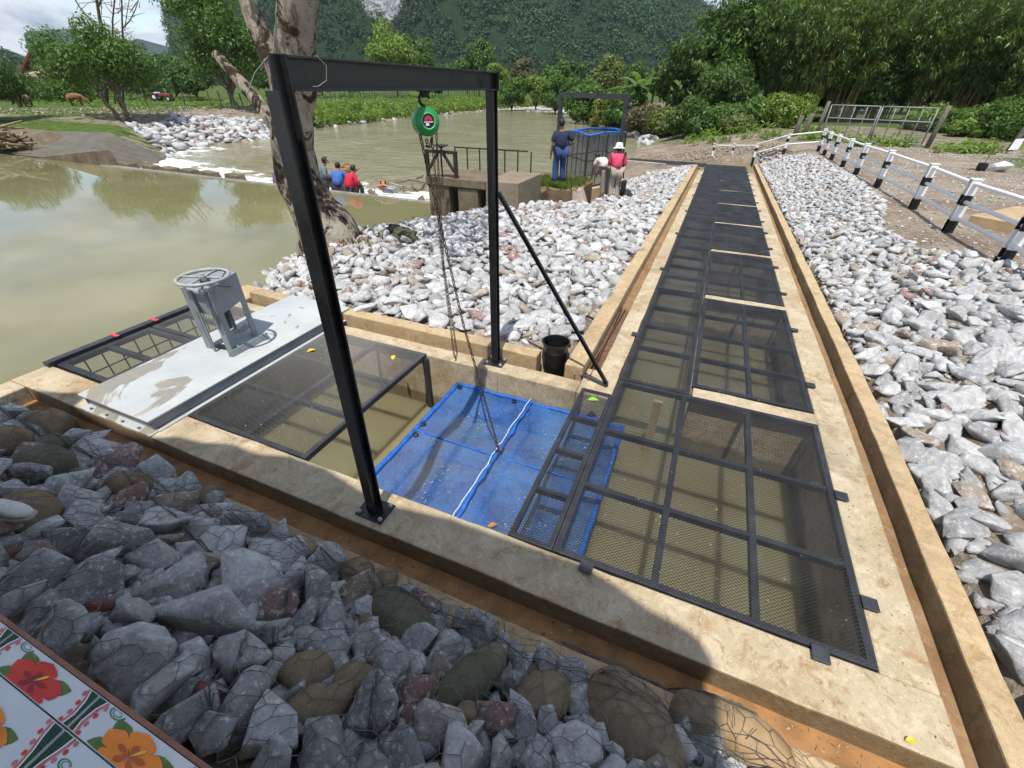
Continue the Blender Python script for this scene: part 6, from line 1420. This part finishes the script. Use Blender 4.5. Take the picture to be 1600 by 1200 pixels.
# --- far bank, left
p = on(197, 189); p0 = p.copy()
tree('round_tree', 'round leafy tree with forked grey stems on the edge of the far bank', p, 5.7, 3.9, 2.2, 'broad', 62, 280, .23, .42, seed=3, tr=.16, lean=(-.9, .3), stems=3, clump=.26)
tree('bank_tree', 'bright leafy tree on the far bank behind the pale trunk', on(372, 171), ztop(370, -45, 40), 4.2, 5.0, 'broad', 60, 260, .30, .45, seed=13, tr=.25, lean=(-1.0, .5), clump=.28)
tree('edge_shrub', 'dark drooping shrub overhanging the bank at the left edge', on(-10, 190), 4.2, 2.6, 1.9, 'dark', 44, 240, .34, .16, seed=21, tr=.18, clump=.35, droop=.7, cat='shrub')
tree('bank_bush', 'dark bush behind the cows at the far left', col_at(35, 55), 2.3, 5.0, 1.1, 'dark', 34, 170, .4, .4, seed=22, tr=.15, cat='bush', group='bushes on the far bank')
tree('bank_bush', 'dark bush behind the cows below the thatched roof', col_at(95, 52), 1.9, 4.2, .95, 'broad', 30, 160, .4, .4, seed=23, tr=.15, cat='bush', group='bushes on the far bank')
tree('bank_bush', 'low bush behind the round tree trunk', col_at(215, 60), 3.6, 5.5, 1.6, 'dark', 34, 150, .4, .4, seed=24, tr=.15, cat='bush', group='bushes on the far bank')
tree('far_tree', 'tree behind the tractor, left of the bright bank tree', col_at(268, 72), ztop(268, 78, 72), 4.2, 4.0, 'broad', 36, 170, .5, .45, seed=25, tr=.25, group='trees across the river')
tree('far_tree', 'low dark tree between the tractor and the bright bank tree', col_at(300, 60), ztop(300, 95, 60), 3.2, 2.4, 'dark', 30, 170, .42, .45, seed=26, tr=.2, group='trees across the river')
def bare_tree():
    b = col_at(158, 46); t = thing('bare_tree', 'leafless grey tree rising behind the round tree', 'tree', b); mb = MB(); Y = b.y
    def path(pp, r0, r1):
        q = [aty(x, y, Y) for x, y in pp]; mb.tube(q, [r0 + (r1 - r0) * i / (len(q) - 1) for i in range(len(q))], 6)
    path([(166, 170), (165, 110), (163, 55), (157, 36), (151, 0), (148, -30)], .24, .10)
    path([(160, 47), (140, 30), (125, 12), (113, -8), (104, -30)], .10, .05); path([(154, 8), (160, -4), (166, -30)], .07, .04); path([(153, 6), (146, -6), (140, -20)], .06, .03)
    path([(180, 165), (178, 110), (176, 60), (176, 30), (180, -10), (181, -30)], .10, .05); path([(192, 165), (193, 110), (192, 60), (191, 42), (190, 0), (190, -20)], .12, .05)
    path([(192, 44), (203, 32), (212, 14), (219, -10)], .06, .03); path([(196, 38), (200, 10), (205, -15)], .04, .025); path([(176, 22), (166, 10), (160, -2)], .04, .02)
    rr = random.Random(4)
    for _ in range(44):
        x, y = rr.choice(((150, 5), (120, 8), (178, 20), (191, 10), (205, 28), (212, 12), (160, 20), (178, 45), (192, 50))); x += rr.uniform(-6, 6); y += rr.uniform(-12, 10); a = rr.uniform(-1.9, 1.9); L = rr.uniform(10, 30); path([(x, y), (x + math.sin(a) * L * .5 + rr.uniform(-2, 2), y - abs(math.cos(a)) * L * .5), (x + math.sin(a) * L, y - abs(math.cos(a)) * L)], .03, .012)
    mb.build('trunk', M['bark'], t, smooth=True)
bare_tree()
# --- across the river
far = [(620, 88, 30, 5.4, 'lime', 'tall bright green tree above the near end of the gantry beam'), (655, 92, 45, 4.6, 'broad', 'green tree just right of the tall bright one above the beam'), (748, 105, 63, 4.6, 'broad', 'round tree standing above the right end of the gantry beam'),
       (817, 96, 90, 2.8, 'straw', 'yellowish feathery tree right of the gantry'), (868, 92, 86, 3.4, 'broad', 'green tree beyond the river bend, right of the yellowish tree'), (900, 100, 92, 3.2, 'dark', 'dark tree beyond the river bend in front of the mountain foot'), (948, 88, 86, 4.0, 'olive', 'olive green tree above the far gantry beam'), (985, 96, 100, 3.4, 'dark', 'dark low tree between the olive tree and the banana plants'),
       (700, 110, 102, 4.0, 'dark', 'dark tree behind the hoist chains on the far bank'), (668, 84, 112, 3.2, 'dark', 'low dark tree right behind the green hoist'), (500, 84, 108, 4.2, 'dark', 'low dark tree behind the pole fence, left part'), (560, 88, 102, 4.4, 'broad', 'low green tree behind the pole fence, middle part'), (470, 80, 95, 4.5, 'broad', 'tree hidden partly by the pale trunk'),
       (430, 78, 98, 4.2, 'dark', 'dark tree left of the pale trunk across the river'), (800, 78, 118, 3.0, 'broad', 'leafy bush right of the gantry post at the far shore'), (838, 80, 112, 3.4, 'lime', 'light green bush at the far shore beyond the riffle'), (775, 92, 100, 3.2, 'lime', 'light green tree close behind the right gantry post'),
       (870, 70, 118, 3.0, 'broad', 'leafy bush at the end of the river, left of the far gantry'), (905, 62, 112, 3.0, 'broad', 'bush on the right shore above the far gantry beam'), (1035, 82, 98, 3.4, 'dark', 'dark tree behind the banana plants'), (730, 112, 92, 4, 'lime', 'light green tree between hoist and round tree')]
for i, (px, d, py, rx, kind, lb) in enumerate(far):
    b = col_at(px, d); zt = ztop(px, py, d); h = zt - b.z; tree('far_tree', lb, b, h, rx, min(h * .46, rx * 1.15), kind, 34 if rx > 3 else 26, 190, .0062 * d, .5, 'trees across the river', 40 + i, .2, clump=.32)
# --- river-side bushes right
rb = [(925, 52, 128, 2.6, 'broad', 'green bush on the right shore left of the far gantry post'), (955, 46, 140, 2.0, 'yellow', 'yellow green bush seen through the far gantry'), (982, 44, 128, 2.4, 'broad', 'leafy bush on the right shore below the banana plants'), (1012, 38, 165, 1.9, 'straw', 'straw coloured scrub above the mud bank'), (1050, 36, 172, 1.8, 'olive', 'olive scrub between the mud bank and the dark trees'),
      (1085, 33, 158, 1.7, 'dark', 'dark bush at the edge of the mud bank'), (1140, 32, 165, 1.9, 'broad', 'green shrub left of the bank railing corner'), (1105, 32, 178, 1.5, 'dark', 'low dark shrub behind the end railing'), (1190, 31, 158, 1.8, 'broad', 'leafy shrub behind the stepping railing'), (1232, 30, 150, 1.9, 'lime', 'bright leafy shrub behind the corner of the striped railing'), (1165, 30, 190, 1.2, 'olive', 'low olive shrub behind the end railing at the bank foot')]
for i, (px, d, py, rx, kind, lb) in enumerate(rb):
    b = col_at(px, d); zt = ztop(px, py, d); h = max(1.0, zt - b.z); tree('bank_shrub', lb, b, h, rx, h * .52, kind, 30, 190, .0085 * d, .45, 'shrubs on the right river bank', 90 + i, .06, clump=.36, cat='shrub')
# --- dark trees and bamboo, right
dk = [(1098, 40, 52, 3.0, 'dark', 'dark tree with a branch reaching left over the banana plants'), (1125, 42, -10, 4.0, 'dark', 'tall dark tree left of the bamboo'), (1165, 40, -60, 4.2, 'broad', 'tall green tree between the dark trees and the bamboo'), (1135, 36, 95, 2.6, 'dark', 'dark lower tree in front of the tall dark ones'), (1200, 46, -80, 5.0, 'dark', 'tall dark tree behind the first bamboo clump'), (1300, 50, -90, 6.0, 'dark', 'tall dark tree behind the middle bamboo clumps'), (1420, 50, -90, 6.5, 'dark', 'tall dark tree behind the metal gate'), (1540, 46, -90, 6.0, 'dark', 'tall dark tree behind the bamboo at the right edge'),
      (1350, 38, 60, 3.6, 'dark', 'dark lower tree behind the metal gate, left half'), (1450, 37, 55, 3.6, 'dark', 'dark lower tree behind the metal gate, right half'), (1590, 34, 40, 4.0, 'dark', 'dark lower tree at the right edge'), (1250, 40, 70, 3.6, 'dark', 'dark lower tree between bamboo culms and striped railing')]
for i, (px, d, py, rx, kind, lb) in enumerate(dk):
    b = col_at(px, d); zt = ztop(px, py, d); h = zt - b.z; tree('dark_tree', lb, b, h, rx, h * .50, kind, 70, 200, .0098 * d, .42, 'dark trees on the right bank', 120 + i, .2, clump=.30, lean=((-1.6, 0) if i == 0 else (0, 0)), droop=.35)
def bamboo(label, px, d, top_py, seed, n=26, spread=2.2, lean=0.0):
    b = col_at(px, d); t = thing('bamboo_clump', label, 'bamboo', b, 'bamboo clumps on the right bank'); r = np.random.default_rng(seed); mb = MB(); CC, RR = [], []
    h = ztop(px, top_py, d) - b.z
    for i in range(n):
        a = r.uniform(0, 6.28); o = Vector((math.cos(a), math.sin(a), 0)); s_ = spread * r.random() ** .5 * .45; hh = h * r.uniform(.7, 1.12); out = spread * r.uniform(.4, 1.5); pts = []
        for q in range(9):
            u = q / 8; pts.append(b + o * (s_ + out * u ** 2.2) + Vector((lean * u * u * 3, -lean * .5 * u * u, hh * (u - .12 * u ** 4) - .2)))
        mb.tube(pts, [.055 * (1 - .75 * q / 8) for q in range(9)], 6)
        for q in range(26):
            u = r.uniform(.22, 1.0) ** .8; k = u * 8; i0 = min(7, int(k)); p = pts[i0].lerp(pts[i0 + 1], k - i0); e = r.normal(size=3) * .55 * (.6 + u); CC.append((p.x + e[0], p.y + e[1], p.z + e[2] * .6)); RR.append(.42 * (.6 + r.random() * .8))
    mb.build('culms', m_plain('bamboo_culm', (.20, .14, .055), .45, .5, 3), t, smooth=True)
    Q, rn = leaf_cloud(np.array(CC), RR, 19, .38, .18, seed + 1, droop=.65, shell=.2, up=.5); quads_np('foliage', Q, LM['bamboo'], t, rn)
for i, (px, d, py, lb, ln) in enumerate(((1215, 38, -60, 'bamboo clump with tan culms left of the metal gate', 0), (1262, 36, -70, 'bamboo clump above the corner of the striped railing', .15), (1320, 36, -75, 'bamboo clump behind the left leaf of the metal gate', .1), (1385, 37, -75, 'bamboo clump behind the middle of the metal gate', .2), (1450, 35, -70, 'bamboo clump behind the right gate post', .2), (1515, 34, -70, 'bamboo clump with slanting stems right of the gate', .3), (1585, 32, -60, 'bamboo clump at the right edge of the picture', .3))):
    bamboo(lb, px, d, py, 200 + i, lean=ln)
fs = [(1480, 29.5, 168, 1.6, 'lime', 'bright leafy shrub right of the gate post'), (1520, 28, 178, 1.5, 'broad', 'green shrub between gate post and leaning post'), (1560, 27, 172, 1.7, 'broad', 'green shrub behind the leaning wooden post'), (1600, 25, 165, 1.8, 'lime', 'bright shrub at the right edge behind the gravel'), (1540, 25.5, 205, 1.0, 'lime', 'low bright weed patch in front of the leaning post'), (1630, 24, 150, 2.2, 'broad', 'big shrub cut by the right edge')]
for i, (px, d, py, rx, kind, lb) in enumerate(fs):
    b = col_at(px, d); h = max(.8, ztop(px, py, d) - b.z); tree('gravel_shrub', lb, b, h, rx, h * .52, kind, 30, 190, .0095 * d, .42, 'shrubs beside the gravel yard', 240 + i, .05, clump=.36, cat='shrub')
def banana(label, px, d, h, seed):
    b = col_at(px, d); t = thing('banana_plant', label, 'banana plant', b, 'banana plants above the river bank'); r = np.random.default_rng(seed)
    mb = MB(); mb.tube([b, b + Vector((0, 0, h * .62))], [.16, .10], 9); mb.build('stem', m_plain('banana_stem', (.16, .18, .06), .6, .3), t, smooth=True)
    for i in range(9):
        a = i * 2.4 + r.uniform(-.3, .3); o = Vector((math.cos(a), math.sin(a), 0)); s_ = Vector((-o.y, o.x, 0)); L = h * r.uniform(.55, .75); el = r.uniform(.6, 1.35); Q = []; pv = None
        for q in range(9):
            u = q / 8; c = b + Vector((0, 0, h * .58)) + o * L * (u * math.cos(el) + .25 * u * u) + Vector((0, 0, L * (u * math.sin(el) - .55 * u * u))); w_ = .30 * math.sin(math.pi * min(1, .06 + u * .94)) ** .6 + .02
            e = (c + s_ * w_ + Vector((0, 0, -.10)), c, c - s_ * w_ + Vector((0, 0, -.10)))
            if pv: Q += [[pv[0], e[0], e[1], pv[1]], [pv[1], e[1], e[2], pv[2]]]
            pv = e
        quads_np('leaf', np.array([[tuple(p) for p in f] for f in Q]), LM['banana'], t, np.full(len(Q), r.random()))
for i, (px, d, h, lb) in enumerate(((1000, 44, 5.6, 'banana plant left of the others, above the far gantry post'), (1022, 42, 5.2, 'banana plant with upright pale leaves in the middle of the three'), (1046, 41, 5.4, 'banana plant nearest the dark trees'))): banana(lb, px, d, h, 300 + i)
# --- pale trunk by the near water edge
def big_tree():
    Y = 6.6; b = aty(500, 385, Y); b.z = -.55; t = thing('shore_tree', 'thick pale barked tree at the water edge, seen behind the near gantry post', 'tree', b)
    bk = NT('patchy_bark'); a = bk.mix(bk.rng(bk.noise(3, 6, .65), .35, .65), (.20, .165, .125), (.40, .35, .285)); pt = bk.rng(bk.noise(2.2, 6, .7, 1.2, co=bk.map((1.3, 1.3, .8))), .52, .57); a = bk.mix(pt, a, (.045, .028, .018))
    st = bk.rng(bk.noise(7, 5, .7, .8, co=bk.map((1.6, 1.6, .25))), .55, .62); a = bk.mix(bk.math('MULTIPLY', st, .6), a, (.07, .05, .035))
    bk.fin(a, .95, bk.bump(bk.math('ADD', bk.noise(8, 6, .7, co=bk.map((1.4, 1.4, .5))), bk.math('MULTIPLY', pt, -.5)), .9, .06), spec=.15)
    def stem(pts, rs, mb, seed, sides=22):
        P_ = [Vector(p) for p in pts]; Q = []; RR = []
        for i in range(len(P_) - 1):
            for k in range(6): Q.append(P_[i].lerp(P_[i + 1], k / 6)); RR.append(rs[i] + (rs[i + 1] - rs[i]) * k / 6)
        Q.append(P_[-1]); RR.append(rs[-1]); o = len(mb.v); mb.tube(Q, RR, sides)
        for i in range(o, len(mb.v)):
            v = Vector(mb.v[i]); ring = (i - o) // sides; c = Q[min(ring, len(Q) - 1)]; r = v - c
            mb.v[i] = tuple(c + r * (1 + .22 * noise.fractal(Vector((v.x * 1.6, v.y * 1.6, v.z * .7 + seed)), 1, 2, 4)))
    A = lambda px, py, dy=0: aty(px, py, Y + dy)
    mb = MB(); p0 = A(530, 392); p0.z = min(p0.z, -.9)
    stem([p0, A(518, 368), A(495, 330), A(470, 282), A(459, 225), A(458, 150), A(460, 90), A(464, 35), A(470, -40), A(480, -160)], [.66, .58, .46, .36, .33, .32, .30, .28, .25, .15], mb, 1)
    stem([A(448, 190, .1), A(436, 120, .15), A(418, 75, .2), A(398, 30, .2), A(376, -25, .2), A(350, -90, .3)], [.14, .17, .17, .16, .14, .08], mb, 2, 14)
    stem([A(452, 230, .1), A(428, 195, .2), A(402, 158, .25), A(368, 118, .3), A(336, 84, .3)], [.10, .13, .12, .10, .07], mb, 3, 14)
    for a, L, r0 in ((-.15, 1.35, .26), (.5, 1.0, .22), (-1.1, .8, .2), (-2.3, .7, .2), (2.6, .8, .2), (1.4, .7, .2)):
        o = Vector((math.cos(a), math.sin(a), 0)); c = Vector((A(515, 370).x, Y, -.2)); stem([c + o * .1 + Vector((0, 0, .35)), c + o * .45 + Vector((0, 0, .02)), c + o * L * .8 + Vector((0, 0, -.3)), c + o * L * 1.15 + Vector((0, 0, -.62))], [r0, r0, r0 * .7, .06], mb, 7 + a, 12)
    mb.build('trunk', bk.m, t, smooth=True)
    C = crown_pts(A(470, -330), 2.2, 2.2, 1.3, 14, 5); Q, rn = leaf_cloud(C, np.full(14, .7), 110, .2, .45, 6); quads_np('crown', Q, LM['broad'], t, rn)
    r = np.random.default_rng(8); pts = [(b.x + .35 + abs(r.normal()) * .5, Y + r.normal() * .35 - .2) for _ in range(60)]
    grass_tuft('root_litter', [(x, y, max(gz(x, y), -.6) + .05) for x, y in pts], .10, 9, M['litter'], 9, .012)
big_tree()
# --- reed and grass strip on the far bank, scrub in the field
def bank_green():
    r = np.random.default_rng(11); C = []; Rd = []
    for y in np.arange(37, 110, .55):
        for _ in range(5):
            x = x_rl(y) - .5 - r.random() * 5.5; C.append((x, y, gz(x, y) + .35 + r.random() * .35)); Rd.append(r.uniform(.45, .9))
    Q, rn = leaf_cloud(np.array(C), Rd, 34, .55, .22, 12, droop=-.4, shell=.2, up=.3); tag(quads_np('bank_grass', Q, LM['lime'], rnd=rn), kind='stuff')
    C = []; Rd = []
    for _ in range(420):
        y = r.uniform(30, 112); x = x_rl(y) - r.uniform(7, 40); C.append((x, y, gz(x, y) + .1)); Rd.append(r.uniform(.3, .8))
    for _ in range(240):
        y = r.uniform(27, 60); x = r.uniform(-12, 6)
        if x > x_rr(y) + 3.0 and (y > 33 or x > 4): C.append((x, y, gz(x, y) + .2)); Rd.append(r.uniform(.4, .8))
    for _ in range(80):
        x = r.uniform(4, 22); y = r.uniform(28.5, 33) - max(0, x - 8) * .5; C.append((x, y, gz(x, y) + .12)); Rd.append(r.uniform(.25, .55))
    Q, rn = leaf_cloud(np.array(C), Rd, 40, .34, .25, 14, droop=-.3, shell=.2, up=.4); tag(quads_np('weeds', Q, LM['lime'], rnd=rn), kind='stuff')
bank_green()
# ---------------------------------------------------------------- mountains and their forest
def mountain(name, prof, d0, d1, seed, nmat, rough=.10, nx=150, ny=44, px0=None, px1=None):
    pxs = np.linspace(prof[0][0], prof[-1][0], nx); P = np.zeros((ny, nx, 3)); Rk = np.zeros((ny, nx)); Zt = []
    for i, px in enumerate(pxs):
        top = interp(px, [q[0] for q in prof], [q[1] for q in prof])
        for j in range(ny):
            u = j / (ny - 1); d = d0 + (d1 - d0) * u ** 1.15; r = ray(px, hz(px)); zt = ztop(px, top, d1)
            h = zt * (u ** .8) ; n = noise.ridged_multi_fractal(Vector((px * .010 + seed, u * 2.2, seed)), 1, 2, 4, 1, 2) - .8
            h *= 1 + rough * n * (1 - u * .6) * (1 if u > 0 else 0); P[j, i] = (r[0] * d, r[1] * d, max(-3, h + .8 * n * 6 * u * (1 - u)))
            ci = max(0, 1 - ((px - 612) / 42) ** 2 - ((u - .22) / .12) ** 2); Rk[j, i] = ci
    return grid_np(name, P, nmat, attrs={'rock': Rk}), P, Rk
def m_mount(name, g1, g2):
    t = NT(name); a = t.mix(t.rng(t.noise(.05, 6, .7), .35, .65), g1, g2); s_ = t.rng(t.noise(.12, 6, .75, 1.5, co=t.map((1.6, 1.6, .22))), .40, .62); rk = t.mix(s_, (.07, .075, .08), (.38, .39, .40))
    f = t.rng(t.math('ADD', t.attr('rock'), t.math('MULTIPLY', t.math('SUBTRACT', t.noise(.05, 5, .7), .5), .8)), .28, .42); a = t.mix(f, a, rk)
    return t.fin(a, .95, t.bump(t.noise(.25, 6, .7), .8, 3), spec=.1)
profM = [(262, 140), (280, 118), (287, 62), (300, 4), (318, -40), (400, -110), (600, -190), (800, -170), (940, -110), (1030, -22), (1058, 2), (1084, 18), (1104, 32), (1140, 66), (1220, 84), (1400, 92), (1650, 100)]
mo, PM, RK = mountain('mountain', profM, 300, 560, 3.3, m_mount('mountain_ground', (.014, .030, .012), (.03, .05, .022)), .22); tag(mo, kind='structure')
hl, PH, _ = mountain('hills', [(-260, 60), (-60, 58), (10, 72), (48, 98), (75, 128), (100, 140)], 180, 300, 7.7, M['ground'] if False else m_mount('hill_ground', (.014, .028, .010), (.03, .05, .02)), .12, 40, 20); tag(hl, kind='structure')
fm, PF, _ = mountain('far_mountains', [(-200, 70), (0, 84), (25, 76), (45, 82), (62, 92), (70, 54), (80, 49), (140, 46), (180, 58), (215, 66), (240, 60), (262, 68), (285, 74), (320, 70)], 1500, 2100, 11.1, m_mount('far_mountain_ground', (.02, .04, .02), (.035, .055, .03)), .05, 70, 14); tag(fm, kind='structure')
def forest(name, P, Rk, n, size, seed, kinds='forest', leaves=15):
    r = np.random.default_rng(seed); ny, nx = P.shape[:2]; C = []; Rd = []
    while len(C) < n:
        i, j = r.uniform(0, nx - 1.001), (ny - 1.001) * r.random() ** .75; i0, j0 = int(i), int(j); a, b = i - i0, j - j0
        if Rk is not None and Rk[j0, i0] > .22 + .25 * r.random(): continue
        p = (P[j0, i0] * (1 - a) + P[j0, i0 + 1] * a) * (1 - b) + (P[j0 + 1, i0] * (1 - a) + P[j0 + 1, i0 + 1] * a) * b
        fb = fbm(p[0], p[2] * 1.5, .02, 3, seed)
        if r.random() < .25 - fb * .5: continue
        C.append(p + np.array([0, 0, size * .35])); Rd.append(size * r.uniform(.4, 1.0) * (1.15 + .8 * fb))
    Q, rn = leaf_cloud(np.array(C), Rd, leaves, size * .36, .8, seed + 1, droop=0, shell=.75, up=.9, flatten=.85); tn = np.array([.5 + 1.1 * fbm(c[0], c[2] * 1.4, .025, 3, 4) for c in C]); rn = np.clip(.55 * rn + .45 * np.repeat(tn, leaves), 0, 1); tag(quads_np(name, Q, LM[kinds], rnd=rn), kind='stuff')
forest('mountain_forest', PM, RK, 12000, 4.4, 51, leaves=30)
forest('hill_forest', PH, None, 900, 3.4, 53)
# ---------------------------------------------------------------- air
hb = MB(); hb.box(-1400, 1500, -45, 2700, -7, 560); hz_ = hb.build('haze', bpy.data.materials.new('haze_air')); hm = hz_.data.materials[0]; hm.use_nodes = True; nt = hm.node_tree
nt.nodes.remove(nt.nodes['Principled BSDF']); pv = nt.nodes.new('ShaderNodeVolumePrincipled'); pv.inputs['Density'].default_value = .00013; pv.inputs['Color'].default_value = (.72, .84, 1, 1); pv.inputs['Anisotropy'].default_value = .2
nt.links.new(pv.outputs[0], nt.nodes['Material Output'].inputs['Volume']); tag(hz_, kind='stuff'); sc.cycles.volume_step_rate = 10; sc.cycles.volume_bounces = 0
hm.cycles.homogeneous_volume = True if hasattr(hm, 'cycles') and hasattr(hm.cycles, 'homogeneous_volume') else False
